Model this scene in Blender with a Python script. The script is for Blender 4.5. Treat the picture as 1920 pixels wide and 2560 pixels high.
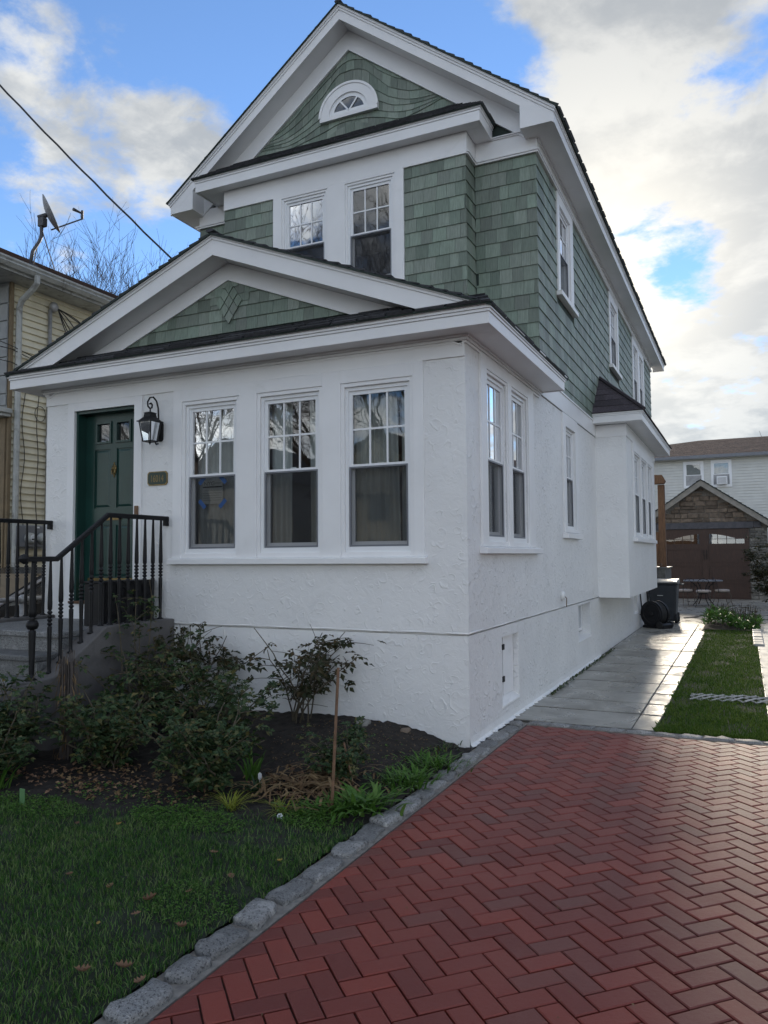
import bpy, bmesh, math, random
from mathutils import Vector, Matrix
import numpy as np

# ------------------------------------------------------------------ camera, sky, sun, exposure
for o in list(bpy.data.objects):
    bpy.data.objects.remove(o)
scene = bpy.context.scene
COL = scene.collection
rnd = random.Random(7)

CAM_F, CAM_POS = 1925.1, Vector((2.177, -6.3725, 1.648))
YAW, PITCH, ROLL = 0.4369, 0.0577, -0.0073
fw = Vector((-math.sin(YAW) * math.cos(PITCH), math.cos(YAW) * math.cos(PITCH), math.sin(PITCH)))
rt = Vector((math.cos(YAW), math.sin(YAW), 0))
up = rt.cross(fw)
r2 = rt * math.cos(ROLL) + up * math.sin(ROLL)
u2 = up * math.cos(ROLL) - rt * math.sin(ROLL)
cam_data = bpy.data.cameras.new('camera')
cam = bpy.data.objects.new('camera', cam_data)
COL.objects.link(cam)
cam.matrix_world = Matrix(((r2.x, u2.x, -fw.x, CAM_POS.x), (r2.y, u2.y, -fw.y, CAM_POS.y),
                           (r2.z, u2.z, -fw.z, CAM_POS.z), (0, 0, 0, 1)))
cam_data.sensor_fit = 'VERTICAL'
cam_data.sensor_height = 24.0
cam_data.lens = CAM_F / 2560 * 24.0
cam_data.clip_start = 0.05
cam_data.clip_end = 3000
scene.camera = cam

SUN_DIR = Vector((-0.15, 0.94, 0.33)).normalized()      # towards the sun, low behind the house
sun_el = math.asin(SUN_DIR.z)
sun_az = math.atan2(SUN_DIR.x, SUN_DIR.y)               # clockwise from +Y

world = bpy.data.worlds.new('World')
scene.world = world
world.use_nodes = True
wn, wl = world.node_tree.nodes, world.node_tree.links
wn.clear()


def wnode(t, **kw):
    n = wn.new(t)
    for k, v in kw.items():
        setattr(n, k, v)
    return n


def wmath(op, a, b=None, c=None, clamp=False):
    n = wnode('ShaderNodeMath', operation=op, use_clamp=clamp)
    for i, v in enumerate((a, b, c)):
        if v is None:
            continue
        if isinstance(v, (int, float)):
            n.inputs[i].default_value = v
        else:
            wl.new(v, n.inputs[i])
    return n.outputs[0]


def wdot(vec_socket, v):
    n = wnode('ShaderNodeVectorMath', operation='DOT_PRODUCT')
    wl.new(vec_socket, n.inputs[0])
    n.inputs[1].default_value = v
    return n.outputs['Value']


tc = wnode('ShaderNodeTexCoord')
DIR = tc.outputs['Generated']
sky = wnode('ShaderNodeTexSky', sky_type='NISHITA', sun_disc=False)
sky.sun_elevation = sun_el
sky.sun_rotation = sun_az
sky.altitude = 0
sky.air_density = 0.8
sky.dust_density = 0.0
sky.ozone_density = 3.6
bg_sky = wnode('ShaderNodeBackground')
wl.new(sky.outputs[0], bg_sky.inputs[0])
bg_sky.inputs[1].default_value = 0.105
sep = wnode('ShaderNodeSeparateXYZ')
wl.new(DIR, sep.inputs[0])
zden = wmath('ADD', wmath('MAXIMUM', sep.outputs[2], 0.0), 0.22)
comb = wnode('ShaderNodeCombineXYZ')
wl.new(wmath('DIVIDE', sep.outputs[0], zden), comb.inputs[0])
wl.new(wmath('DIVIDE', sep.outputs[1], zden), comb.inputs[1])


def wnoise(scale, detail, rough, off, dist=0.0):
    m = wnode('ShaderNodeMapping')
    m.inputs['Location'].default_value = off
    wl.new(comb.outputs[0], m.inputs[0])
    n = wnode('ShaderNodeTexNoise')
    n.inputs['Scale'].default_value = scale
    n.inputs['Detail'].default_value = detail
    n.inputs['Roughness'].default_value = rough
    n.inputs['Distortion'].default_value = dist
    wl.new(m.outputs[0], n.inputs['Vector'])
    return n.outputs[0]


n_big = wnoise(3.4, 10, 0.58, (3.1, 1.7, 0.0), 0.15)
n_med = wnoise(9.0, 8, 0.62, (8.3, 5.2, 2.0), 0.2)
dens = wmath('ADD', wmath('MULTIPLY', n_big, 1.0), wmath('MULTIPLY', n_med, 0.45))
# the day's cloud layout: banks and gaps by compass direction
BANKS = [((-0.575, 0.655, 0.485), 0.0055, 0.26), ((-0.545, 0.685, 0.475), 0.0025, 0.18), ((-0.665, 0.62, 0.412), 0.0045, 0.27), ((-0.61, 0.67, 0.425), 0.0030, 0.16), ((-0.65, 0.57, 0.505), 0.004, 0.10),
         ((-0.08, 0.87, 0.48), 0.025, 0.15), ((-0.02, 0.92, 0.40), 0.020, 0.13), ((0.0, 0.97, 0.22), 0.020, 0.10), ((-0.19, 0.795, 0.585), 0.0050, 0.30), ((-0.06, 0.80, 0.59), 0.008, 0.10),
         ((-0.52, 0.645, 0.565), 0.0050, -0.26), ((-0.43, 0.70, 0.57), 0.008, -0.30), ((-0.32, 0.755, 0.58), 0.008, -0.30), ((-0.605, 0.57, 0.56), 0.004, -0.16),
         ((-0.245, 0.812, 0.53), 0.0030, -0.34), ((-0.085, 0.922, 0.378), 0.0012, -0.22), ((-0.045, 0.945, 0.325), 0.0014, -0.20), ((0.01, 0.86, 0.53), 0.003, -0.12),
         ((-0.72, 0.56, 0.40), 0.003, -0.12), ((-0.645, 0.66, 0.37), 0.004, -0.30), ((-0.57, 0.72, 0.385), 0.004, -0.22), ((-0.628, 0.64, 0.447), 0.0008, -0.16), ((-0.60, 0.71, 0.37), 0.006, -0.16), ((-0.70, 0.60, 0.375), 0.003, -0.10)]
for d, s, w in BANKS:
    d = Vector(d).normalized()
    t = wmath('DIVIDE', wmath('SUBTRACT', wdot(DIR, d), 1.0), s)
    dens = wmath('ADD', dens, wmath('MULTIPLY', wmath('POWER', 2.718, t), w))
# low down the layers are seen edge-on and close up into a pale veil
veil = wnode('ShaderNodeMapRange', interpolation_type='SMOOTHSTEP')
wl.new(sep.outputs[2], veil.inputs[0])
veil.inputs[1].default_value = 0.42
veil.inputs[2].default_value = 0.02
dens = wmath('ADD', dens, wmath('MULTIPLY', veil.outputs[0], 0.15))
cov = wnode('ShaderNodeMapRange', interpolation_type='SMOOTHSTEP')
wl.new(dens, cov.inputs[0])
cov.inputs[1].default_value = 0.66
cov.inputs[2].default_value = 0.86
shade = wnode('ShaderNodeMapRange', interpolation_type='SMOOTHSTEP')
wl.new(wmath('ADD', wmath('MULTIPLY', wnoise(7.5, 8, 0.6, (8.6, 5.35, 2.0), 0.3), 0.45), wmath('MULTIPLY', wnoise(3.0, 8, 0.55, (1.2, 7.7, 4.0), 0.3), 0.75)), shade.inputs[0])
shade.inputs[1].default_value = 0.50
shade.inputs[2].default_value = 0.70
glow = wmath('POWER', wmath('MAXIMUM', wdot(DIR, SUN_DIR), 0.0), 60.0)      # thin cloud scatters the low sun forward
ramp = wnode('ShaderNodeMix', data_type='RGBA')
wl.new(shade.outputs[0], ramp.inputs[0])
ramp.inputs[6].default_value = (0.58, 0.61, 0.63, 1)
ramp.inputs[7].default_value = (0.97, 0.97, 0.93, 1)
warm = wnode('ShaderNodeMix', data_type='RGBA')
wl.new(glow, warm.inputs[0])
wl.new(ramp.outputs[2], warm.inputs[6])
warm.inputs[7].default_value = (1.0, 0.93, 0.78, 1)
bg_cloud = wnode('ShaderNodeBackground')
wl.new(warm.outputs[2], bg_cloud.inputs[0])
away = wmath('MULTIPLY', wmath('SUBTRACT', 1.0, wdot(DIR, SUN_DIR)), 0.5)       # unseen front-lit clouds opposite the sun, brightened to add light on the front walls
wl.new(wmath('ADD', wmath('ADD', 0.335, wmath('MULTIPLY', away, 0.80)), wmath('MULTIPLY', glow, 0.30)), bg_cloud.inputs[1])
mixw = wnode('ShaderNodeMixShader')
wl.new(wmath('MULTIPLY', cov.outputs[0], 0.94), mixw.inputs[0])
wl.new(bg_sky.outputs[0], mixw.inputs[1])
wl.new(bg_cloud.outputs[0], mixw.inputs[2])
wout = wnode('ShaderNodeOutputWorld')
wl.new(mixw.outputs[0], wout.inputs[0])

sun_data = bpy.data.lights.new('sun', 'SUN')
sun_data.energy = 1.4
sun_data.angle = math.radians(10)
sun_data.color = (1.0, 0.88, 0.70)
sun = bpy.data.objects.new('sun', sun_data)
COL.objects.link(sun)
sun.rotation_euler = SUN_DIR.to_track_quat('Z', 'Y').to_euler()
sun.location = (-2, 20, 12)

scene.view_settings.view_transform = 'Standard'
scene.view_settings.look = 'None'
scene.view_settings.exposure = 1.15
scene.view_settings.gamma = 1.0
scene.view_settings.use_curve_mapping = False
try:
    scene.cycles.use_denoising = True
    scene.cycles.max_bounces = 8
    scene.cycles.transparent_max_bounces = 12
    scene.cycles.sample_clamp_indirect = 6.0
    scene.cycles.caustics_reflective = False
    scene.cycles.caustics_refractive = False
except Exception:
    pass


def project(pt):
    d = Vector(pt) - CAM_POS
    zc = d.dot(fw)
    if zc < 0.05:
        return None
    return (960 + CAM_F * d.dot(r2) / zc, 1280 - CAM_F * d.dot(u2) / zc)


def screen_area(pts):
    q = [project(p) for p in pts]
    if any(c is None for c in q):
        return 0.0
    cx = sum(c[0] for c in q) / len(q)
    cy = sum(c[1] for c in q) / len(q)
    if not (-30 < cx < 1950 and -30 < cy < 2590):
        return 0.0
    return abs(sum(q[i][0] * q[(i + 1) % len(q)][1] - q[(i + 1) % len(q)][0] * q[i][1] for i in range(len(q)))) / 2


# ------------------------------------------------------------------ materials
def new_mat(name):
    m = bpy.data.materials.new(name)
    m.use_nodes = True
    nt = m.node_tree
    return m, nt.nodes, nt.links, nt.nodes['Principled BSDF']


def mathn(N, L, op, a, b=None, clamp=False):
    n = N.new('ShaderNodeMath')
    n.operation = op
    n.use_clamp = clamp
    for i, v in enumerate((a, b)):
        if v is None:
            continue
        if isinstance(v, (int, float)):
            n.inputs[i].default_value = v
        else:
            L.new(v, n.inputs[i])
    return n.outputs[0]


def noise(N, L, vec, scale, detail=4, rough=0.55, dist=0.0, stretch=None):
    if stretch:
        m = N.new('ShaderNodeMapping')
        m.inputs['Scale'].default_value = stretch
        L.new(vec, m.inputs[0])
        vec = m.outputs[0]
    n = N.new('ShaderNodeTexNoise')
    n.inputs['Scale'].default_value = scale
    n.inputs['Detail'].default_value = detail
    n.inputs['Roughness'].default_value = rough
    n.inputs['Distortion'].default_value = dist
    L.new(vec, n.inputs['Vector'])
    return n.outputs[0]


def mixc(N, L, f, c1, c2):
    n = N.new('ShaderNodeMix')
    n.data_type = 'RGBA'
    for s, v in ((0, f), (6, c1), (7, c2)):
        if isinstance(v, (int, float)):
            n.inputs[s].default_value = v
        elif isinstance(v, tuple):
            n.inputs[s].default_value = (*v, 1) if len(v) == 3 else v
        else:
            L.new(v, n.inputs[s])
    return n.outputs[2]


def ramp01(N, L, v, lo, hi):
    n = N.new('ShaderNodeMapRange')
    n.interpolation_type = 'SMOOTHSTEP'
    L.new(v, n.inputs[0])
    n.inputs[1].default_value = lo
    n.inputs[2].default_value = hi
    return n.outputs[0]


def bump(N, L, b, h, strength, dist=0.01):
    n = N.new('ShaderNodeBump')
    n.inputs['Strength'].default_value = strength
    n.inputs['Distance'].default_value = dist
    L.new(h, n.inputs['Height'])
    L.new(n.outputs[0], b.inputs['Normal'])


def per_piece(N, L):
    """a random 0..1 per object and per loose piece of a joined mesh"""
    oi = N.new('ShaderNodeObjectInfo')
    g = N.new('ShaderNodeNewGeometry')
    s = mathn(N, L, 'ADD', oi.outputs['Random'], g.outputs['Random Per Island'])
    return mathn(N, L, 'FRACT', mathn(N, L, 'MULTIPLY', s, 7.31))


def plain(name, col, rough=0.5, var=0.12, scale=6.0, bmp=0.0, bscale=60.0, metal=0.0, spec=0.5, coord='pos', stretch=None, piece=0.0, dirt=None):
    m, N, L, B = new_mat(name)
    vec = N.new('ShaderNodeNewGeometry').outputs['Position'] if coord == 'pos' else N.new('ShaderNodeTexCoord').outputs['Object']
    f = noise(N, L, vec, scale, 5, 0.6, 0.2, stretch)
    c1 = tuple(c * (1 - var) for c in col)
    c2 = tuple(min(1, c * (1 + var)) for c in col)
    c = mixc(N, L, ramp01(N, L, f, 0.3, 0.7), c1, c2)
    if dirt:
        dcol, lo, hi, dscale = dirt
        c = mixc(N, L, ramp01(N, L, noise(N, L, vec, dscale, 6, 0.65, 0.5), lo, hi), c, dcol)
    if piece:
        h = N.new('ShaderNodeHueSaturation')
        L.new(c, h.inputs['Color'])
        p = per_piece(N, L)
        L.new(mathn(N, L, 'ADD', mathn(N, L, 'MULTIPLY', p, 2 * piece), 1 - piece), h.inputs['Value'])
        c = h.outputs[0]
    L.new(c, B.inputs['Base Color'])
    B.inputs['Roughness'].default_value = rough
    B.inputs['Metallic'].default_value = metal
    B.inputs['Specular IOR Level'].default_value = spec
    if bmp:
        bump(N, L, B, noise(N, L, vec, bscale, 4, 0.6, 0, stretch), bmp, 0.004)
    return m


def stucco(name, col, depth=1.0):
    m, N, L, B = new_mat(name)
    vec = N.new('ShaderNodeNewGeometry').outputs['Position']
    w = N.new('ShaderNodeTexNoise')
    w.inputs['Scale'].default_value = 5.0
    L.new(vec, w.inputs['Vector'])
    off = N.new('ShaderNodeVectorMath')
    off.operation = 'MULTIPLY_ADD'
    L.new(w.outputs['Color'], off.inputs[0])
    off.inputs[1].default_value = (0.16, 0.16, 0.16)
    L.new(vec, off.inputs[2])

    def arcs(scale, r, seed):
        mp = N.new('ShaderNodeMapping')
        mp.inputs['Location'].default_value = (seed, seed * 1.7, seed * 0.3)
        L.new(off.outputs[0], mp.inputs[0])
        v = N.new('ShaderNodeTexVoronoi')
        v.inputs['Scale'].default_value = scale
        L.new(mp.outputs[0], v.inputs['Vector'])
        d = v.outputs['Distance']
        sl = mathn(N, L, 'POWER', mathn(N, L, 'DIVIDE', d, r), 5.0)
        inside = N.new('ShaderNodeMapRange')
        L.new(d, inside.inputs[0])
        inside.inputs[1].default_value = r + 0.035
        inside.inputs[2].default_value = r
        return mathn(N, L, 'MULTIPLY', mathn(N, L, 'MINIMUM', sl, 1.0), inside.outputs[0])
    mask = ramp01(N, L, noise(N, L, vec, 4.3, 2, 0.5, 0.6), 0.52, 0.62)
    mask2 = ramp01(N, L, noise(N, L, vec, 7.7, 2, 0.5, 0.3), 0.51, 0.60)
    h = mathn(N, L, 'ADD', mathn(N, L, 'MULTIPLY', arcs(6.5, 0.42, 0.0), mask),
              mathn(N, L, 'MULTIPLY', arcs(10.0, 0.40, 3.3), mask2))
    h = mathn(N, L, 'ADD', h, mathn(N, L, 'MULTIPLY', noise(N, L, vec, 10, 6, 0.62, 1.2), 1.5))
    h = mathn(N, L, 'ADD', h, mathn(N, L, 'MULTIPLY', noise(N, L, vec, 2.2, 3, 0.5), 1.5))
    c = mixc(N, L, ramp01(N, L, noise(N, L, vec, 1.3, 5, 0.6, 0.4), 0.35, 0.75), tuple(c * 0.93 for c in col), col)
    c = mixc(N, L, mathn(N, L, 'MULTIPLY', ramp01(N, L, noise(N, L, vec, 2.6, 7, 0.7, 0.8), 0.56, 0.80), 0.45), c, tuple(k * 0.80 for k in col))
    L.new(c, B.inputs['Base Color'])
    B.inputs['Roughness'].default_value = 0.42
    bump(N, L, B, h, 0.5 * depth, 0.010)
    return m


def shingle_mat(name, col):
    m, N, L, B = new_mat(name)
    vec = N.new('ShaderNodeNewGeometry').outputs['Position']
    grain = noise(N, L, vec, 1.0, 5, 0.65, 0.1, (90, 90, 4))
    p = per_piece(N, L)
    p2 = mathn(N, L, 'FRACT', mathn(N, L, 'MULTIPLY', p, 17.3))
    c = mixc(N, L, ramp01(N, L, grain, 0.28, 0.72), tuple(k * 0.80 for k in col), tuple(k * 1.18 for k in col))
    h = N.new('ShaderNodeHueSaturation')
    L.new(c, h.inputs['Color'])
    L.new(mathn(N, L, 'ADD', 0.70, mathn(N, L, 'MULTIPLY', p, 0.58)), h.inputs['Value'])
    L.new(mathn(N, L, 'ADD', 0.478, mathn(N, L, 'MULTIPLY', p2, 0.042)), h.inputs['Hue'])
    L.new(mathn(N, L, 'ADD', 0.85, mathn(N, L, 'MULTIPLY', p2, 0.3)), h.inputs['Saturation'])
    L.new(h.outputs[0], B.inputs['Base Color'])
    B.inputs['Roughness'].default_value = 0.50
    B.inputs['Specular IOR Level'].default_value = 0.3
    bump(N, L, B, grain, 0.5, 0.004)
    return m


def brick_mat():
    m, N, L, B = new_mat('red_paver')
    vec = N.new('ShaderNodeNewGeometry').outputs['Position']
    p = per_piece(N, L)
    p2 = mathn(N, L, 'FRACT', mathn(N, L, 'MULTIPLY', p, 13.7))
    c = mixc(N, L, p, (0.130, 0.020, 0.013), (0.225, 0.036, 0.021))
    c = mixc(N, L, mathn(N, L, 'MULTIPLY', ramp01(N, L, p2, 0.80, 0.98), 0.7), c, (0.125, 0.042, 0.032))
    sp = noise(N, L, vec, 420, 2, 0.7)
    c = mixc(N, L, ramp01(N, L, sp, 0.62, 0.78), c, (0.32, 0.17, 0.14))
    sp2 = noise(N, L, vec, 330, 2, 0.7)
    c = mixc(N, L, ramp01(N, L, sp2, 0.30, 0.20), c, (0.05, 0.018, 0.015))
    big = noise(N, L, vec, 1.6, 5, 0.6, 0.3)
    c = mixc(N, L, mathn(N, L, 'MULTIPLY', ramp01(N, L, big, 0.45, 0.75), 0.35), c, (0.18, 0.044, 0.029))
    chalk = ramp01(N, L, noise(N, L, vec, 7.0, 6, 0.7, 0.6), 0.70, 0.80)
    c = mixc(N, L, mathn(N, L, 'MULTIPLY', chalk, 0.35), c, (0.45, 0.36, 0.33))
    L.new(c, B.inputs['Base Color'])
    r = mathn(N, L, 'ADD', 0.36, mathn(N, L, 'MULTIPLY', noise(N, L, vec, 3.0, 4, 0.6), 0.2))
    L.new(r, B.inputs['Roughness'])
    B.inputs['Specular IOR Level'].default_value = 0.5
    bump(N, L, B, mathn(N, L, 'ADD', sp, mathn(N, L, 'MULTIPLY', noise(N, L, vec, 40, 4, 0.6), 1.2)), 0.45, 0.004)
    return m


def concrete_mat(name, c_lo, c_hi, rough, wet=True):
    m, N, L, B = new_mat(name)
    vec = N.new('ShaderNodeNewGeometry').outputs['Position']
    a = noise(N, L, vec, 1.8, 8, 0.62, 0.6)
    c = mixc(N, L, ramp01(N, L, a, 0.3, 0.72), c_lo, c_hi)
    c = mixc(N, L, ramp01(N, L, noise(N, L, vec, 70, 3, 0.7), 0.60, 0.75), c, tuple(k * 1.5 for k in c_hi))
    L.new(c, B.inputs['Base Color'])
    streak = noise(N, L, vec, 1.0, 7, 0.65, 0.8, (2.2, 1.6, 1))
    r = mathn(N, L, 'ADD', rough, mathn(N, L, 'MULTIPLY', ramp01(N, L, streak, 0.35, 0.65), 0.30 if wet else 0.1))
    L.new(r, B.inputs['Roughness'])
    B.inputs['Specular IOR Level'].default_value = 0.6
    bump(N, L, B, noise(N, L, vec, 55, 5, 0.65), 0.30, 0.004)
    return m


def granite_mat(name, base, dark, light, bmp=0.5, coord='pos'):
    m, N, L, B = new_mat(name)
    vec = N.new('ShaderNodeNewGeometry').outputs['Position']
    s = noise(N, L, vec, 95, 3, 0.7)
    c = mixc(N, L, ramp01(N, L, s, 0.52, 0.60), base, dark)
    c = mixc(N, L, ramp01(N, L, noise(N, L, vec, 170, 3, 0.7), 0.58, 0.66), c, light)
    v = noise(N, L, vec, 9, 5, 0.6, 1.5)
    c = mixc(N, L, mathn(N, L, 'MULTIPLY', ramp01(N, L, v, 0.55, 0.65), 0.5), c, light)
    c = mixc(N, L, mathn(N, L, 'MULTIPLY', ramp01(N, L, noise(N, L, vec, 5, 5, 0.6, 0.4), 0.5, 0.8), 0.5), c, tuple(k * 0.45 for k in base))
    hv = N.new('ShaderNodeHueSaturation')
    L.new(c, hv.inputs['Color'])
    L.new(mathn(N, L, 'ADD', 0.72, mathn(N, L, 'MULTIPLY', per_piece(N, L), 0.6)), hv.inputs['Value'])
    c = hv.outputs[0]
    L.new(c, B.inputs['Base Color'])
    B.inputs['Roughness'].default_value = 0.55
    bump(N, L, B, mathn(N, L, 'ADD', s, mathn(N, L, 'MULTIPLY', v, 2.0)), bmp, 0.006)
    return m


def leaf_mat(name, cols, rough=0.45, trans=0.25, patch=0.0):
    m, N, L, B = new_mat(name)
    p = per_piece(N, L)
    r = N.new('ShaderNodeValToRGB')
    L.new(p, r.inputs[0])
    el = r.color_ramp.elements
    while len(el) < len(cols):
        el.new(0.5)
    for i, c in enumerate(cols):
        el[i].position = i / max(1, len(cols) - 1)
        el[i].color = (*c, 1)
    if patch:
        vec = N.new('ShaderNodeNewGeometry').outputs['Position']
        q = mathn(N, L, 'ADD', noise(N, L, vec, 2.6, 4, 0.6, 0.5), mathn(N, L, 'MULTIPLY', mathn(N, L, 'SUBTRACT', p, 0.5), 0.9))
        L.new(mathn(N, L, 'ADD', mathn(N, L, 'MULTIPLY', mathn(N, L, 'SUBTRACT', q, 0.5), patch), 0.5, True), r.inputs[0])
    L.new(r.outputs[0], B.inputs['Base Color'])
    B.inputs['Roughness'].default_value = rough
    B.inputs['Specular IOR Level'].default_value = 0.22
    tr = N.new('ShaderNodeBsdfTranslucent')
    L.new(r.outputs[0], tr.inputs[0])
    mx = N.new('ShaderNodeMixShader')
    mx.inputs[0].default_value = trans
    L.new(B.outputs[0], mx.inputs[1])
    L.new(tr.outputs[0], mx.inputs[2])
    L.new(mx.outputs[0], N['Material Output'].inputs[0])
    return m


def glass_mat(name='window_glass', tint=(0.82, 0.85, 0.84), boost=1.0):
    m, N, L, B = new_mat(name)
    N.remove(B)
    t = N.new('ShaderNodeBsdfTransparent')
    t.inputs[0].default_value = (*tint, 1)
    g = N.new('ShaderNodeBsdfGlossy')
    g.inputs['Roughness'].default_value = 0.015
    g.inputs[0].default_value = (0.95, 0.97, 1.0, 1)
    fr = N.new('ShaderNodeFresnel')
    fr.inputs[0].default_value = 1.52
    vec = N.new('ShaderNodeNewGeometry').outputs['Position']
    bm_ = N.new('ShaderNodeBump')
    bm_.inputs['Strength'].default_value = 0.05
    bm_.inputs['Distance'].default_value = 0.02
    L.new(noise(N, L, vec, 3.0, 2, 0.5), bm_.inputs['Height'])
    L.new(bm_.outputs[0], g.inputs['Normal'])
    f = mathn(N, L, 'MULTIPLY', fr.outputs[0], 2.3 * boost, True)      # two panes of a double-glazed unit
    mx = N.new('ShaderNodeMixShader')
    L.new(f, mx.inputs[0])
    L.new(t.outputs[0], mx.inputs[1])
    L.new(g.outputs[0], mx.inputs[2])
    L.new(mx.outputs[0], N['Material Output'].inputs[0])
    return m


def screen_mat():
    m, N, L, B = new_mat('insect_mesh')
    B.inputs['Base Color'].default_value = (0.022, 0.023, 0.026, 1)
    B.inputs['Roughness'].default_value = 0.6
    t = N.new('ShaderNodeBsdfTransparent')
    mx = N.new('ShaderNodeMixShader')
    mx.inputs[0].default_value = 0.40
    L.new(t.outputs[0], mx.inputs[1])
    L.new(B.outputs[0], mx.inputs[2])
    L.new(mx.outputs[0], N['Material Output'].inputs[0])
    return m


WHITE = (0.80, 0.80, 0.80)
M = {}
M['stucco'] = stucco('white_stucco', (0.81, 0.81, 0.80), 0.9)
M['stucco_side'] = stucco('white_stucco_side', (0.81, 0.81, 0.80), 1.5)
M['joint_dirt'] = plain('dirt_in_joint', (0.05, 0.046, 0.04), 0.9, 0.3, 30)
M['trim'] = plain('white_trim', WHITE, 0.38, 0.04, 1.2, 0.10, 30, dirt=((0.66, 0.66, 0.64), 0.60, 0.85, 2.2))
M['vinyl'] = plain('white_vinyl', (0.80, 0.81, 0.82), 0.3, 0.02, 3.0)
M['shingle'] = shingle_mat('green_shingle', (0.195, 0.235, 0.192))
M['backing'] = plain('dark_backing', (0.03, 0.045, 0.038), 0.9)
M['roof'] = plain('charcoal_roof', (0.040, 0.041, 0.046), 0.85, 0.35, 25, 0.6, 160, piece=0.3)
M['roof_bay'] = plain('purple_grey_roof', (0.058, 0.048, 0.056), 0.85, 0.35, 40, 0.6, 160, piece=0.3)
M['roof_brown'] = plain('brown_roof', (0.10, 0.065, 0.052), 0.9, 0.3, 6, 0.6, 60, piece=0.2)
M['door'] = plain('dark_green_paint', (0.008, 0.042, 0.034), 0.32, 0.1, 4, 0.05, 60)
M['brass'] = plain('aged_brass', (0.27, 0.20, 0.09), 0.45, 0.25, 30, metal=0.9)
M['iron'] = plain('black_iron', (0.006, 0.006, 0.007), 0.5, 0.2, 30, 0.25, 90, spec=0.3)
M['black_plastic'] = plain('black_plastic', (0.007, 0.007, 0.009), 0.5, 0.2, 10, 0.1, 60, spec=0.35)
M['glass'] = glass_mat()
M['screen'] = screen_mat()
M['curtain'] = plain('sheer_curtain', (0.55, 0.57, 0.56), 0.9, 0.06, 5)
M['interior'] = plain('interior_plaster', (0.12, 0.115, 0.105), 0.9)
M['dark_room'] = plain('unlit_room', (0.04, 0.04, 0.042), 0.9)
M['brick'] = brick_mat()
M['joint'] = plain('dark_joint_sand', (0.040, 0.016, 0.012), 0.9, 0.3, 60, 0.5, 200)
M['concrete'] = concrete_mat('wet_concrete', (0.20, 0.19, 0.165), (0.36, 0.345, 0.305), 0.22)
M['concrete_pale'] = concrete_mat('pale_concrete', (0.30, 0.29, 0.27), (0.42, 0.41, 0.38), 0.35)
M['concrete_dark'] = concrete_mat('old_concrete', (0.09, 0.09, 0.088), (0.15, 0.148, 0.14), 0.45, False)
M['cheek'] = plain('grey_cement', (0.105, 0.10, 0.098), 0.85, 0.2, 4, 0.4, 60, dirt=((0.05, 0.05, 0.05), 0.55, 0.8, 3.0))
M['granite'] = granite_mat('grey_granite', (0.20, 0.20, 0.195), (0.05, 0.05, 0.05), (0.38, 0.375, 0.36), 0.7)
M['granite_step'] = granite_mat('speckled_step', (0.16, 0.165, 0.165), (0.05, 0.05, 0.052), (0.30, 0.30, 0.30), 0.2)
M['mortar'] = plain('grey_mortar', (0.20, 0.185, 0.165), 0.9, 0.25, 20, 0.6, 120)
M['soil'] = plain('dark_soil', (0.018, 0.014, 0.011), 0.95, 0.5, 14, 0.9, 90)
M['turf'] = plain('turf_soil', (0.014, 0.020, 0.009), 0.95, 0.5, 10, 0.9, 90)
M['grass'] = leaf_mat('grass_blade', [(0.025, 0.080, 0.014), (0.045, 0.125, 0.022), (0.080, 0.17, 0.035), (0.17, 0.23, 0.08)], 0.5, 0.25, 1.3)
M['grass_bright'] = leaf_mat('bright_grass_blade', [(0.040, 0.095, 0.010), (0.065, 0.13, 0.014), (0.13, 0.18, 0.035)], 0.5, 0.25, 1.3)
M['rose_leaf'] = leaf_mat('rose_leaf', [(0.020, 0.044, 0.019), (0.034, 0.064, 0.026), (0.048, 0.084, 0.032), (0.072, 0.098, 0.042), (0.13, 0.11, 0.04)], 0.42, 0.2)
M['rose_leaf_brown'] = leaf_mat('bronzed_rose_leaf', [(0.020, 0.030, 0.014), (0.035, 0.042, 0.018), (0.050, 0.048, 0.022), (0.075, 0.05, 0.02)], 0.5, 0.2)
M['weed'] = leaf_mat('bright_weed', [(0.045, 0.12, 0.018), (0.075, 0.17, 0.025), (0.11, 0.20, 0.045)], 0.45)
M['gold_grass'] = leaf_mat('golden_sedge', [(0.22, 0.26, 0.03), (0.30, 0.32, 0.05), (0.14, 0.20, 0.03)], 0.5)
M['stem'] = plain('brown_stem', (0.075, 0.062, 0.040), 0.8, 0.3, 30)
M['dry'] = leaf_mat('dry_leaf', [(0.15, 0.085, 0.050), (0.22, 0.13, 0.080), (0.28, 0.18, 0.115)], 0.7, 0.15)
M['dry_pale'] = leaf_mat('yellow_leaf', [(0.42, 0.30, 0.07), (0.36, 0.24, 0.08)], 0.6, 0.15)
M['straw'] = leaf_mat('straw', [(0.10, 0.06, 0.03), (0.17, 0.11, 0.055), (0.24, 0.17, 0.09)], 0.7, 0.1)
M['wood'] = plain('weathered_wood', (0.12, 0.066, 0.036), 0.75, 0.3, 6, 0.3, 60, stretch=(8, 8, 1))
M['bark'] = plain('grey_bark', (0.075, 0.062, 0.055), 0.9, 0.3, 12)
M['twig'] = plain('twig_bark', (0.075, 0.060, 0.052), 0.9, 0.2, 12)
M['yellow_siding'] = plain('cream_siding', (0.66, 0.61, 0.46), 0.5, 0.08, 2.5, 0.1, 60, piece=0.05, dirt=((0.50, 0.45, 0.31), 0.5, 0.85, 1.5))
M['white_siding'] = plain('pale_siding', (0.60, 0.60, 0.56), 0.5, 0.05, 2)
M['grey_block'] = plain('grey_scored_block', (0.30, 0.31, 0.31), 0.8, 0.1, 4, 0.2, 80)
M['gutter'] = plain('grey_white_gutter', (0.40, 0.41, 0.39), 0.45, 0.15, 5, dirt=((0.16, 0.15, 0.13), 0.52, 0.72, 6.0))
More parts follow.
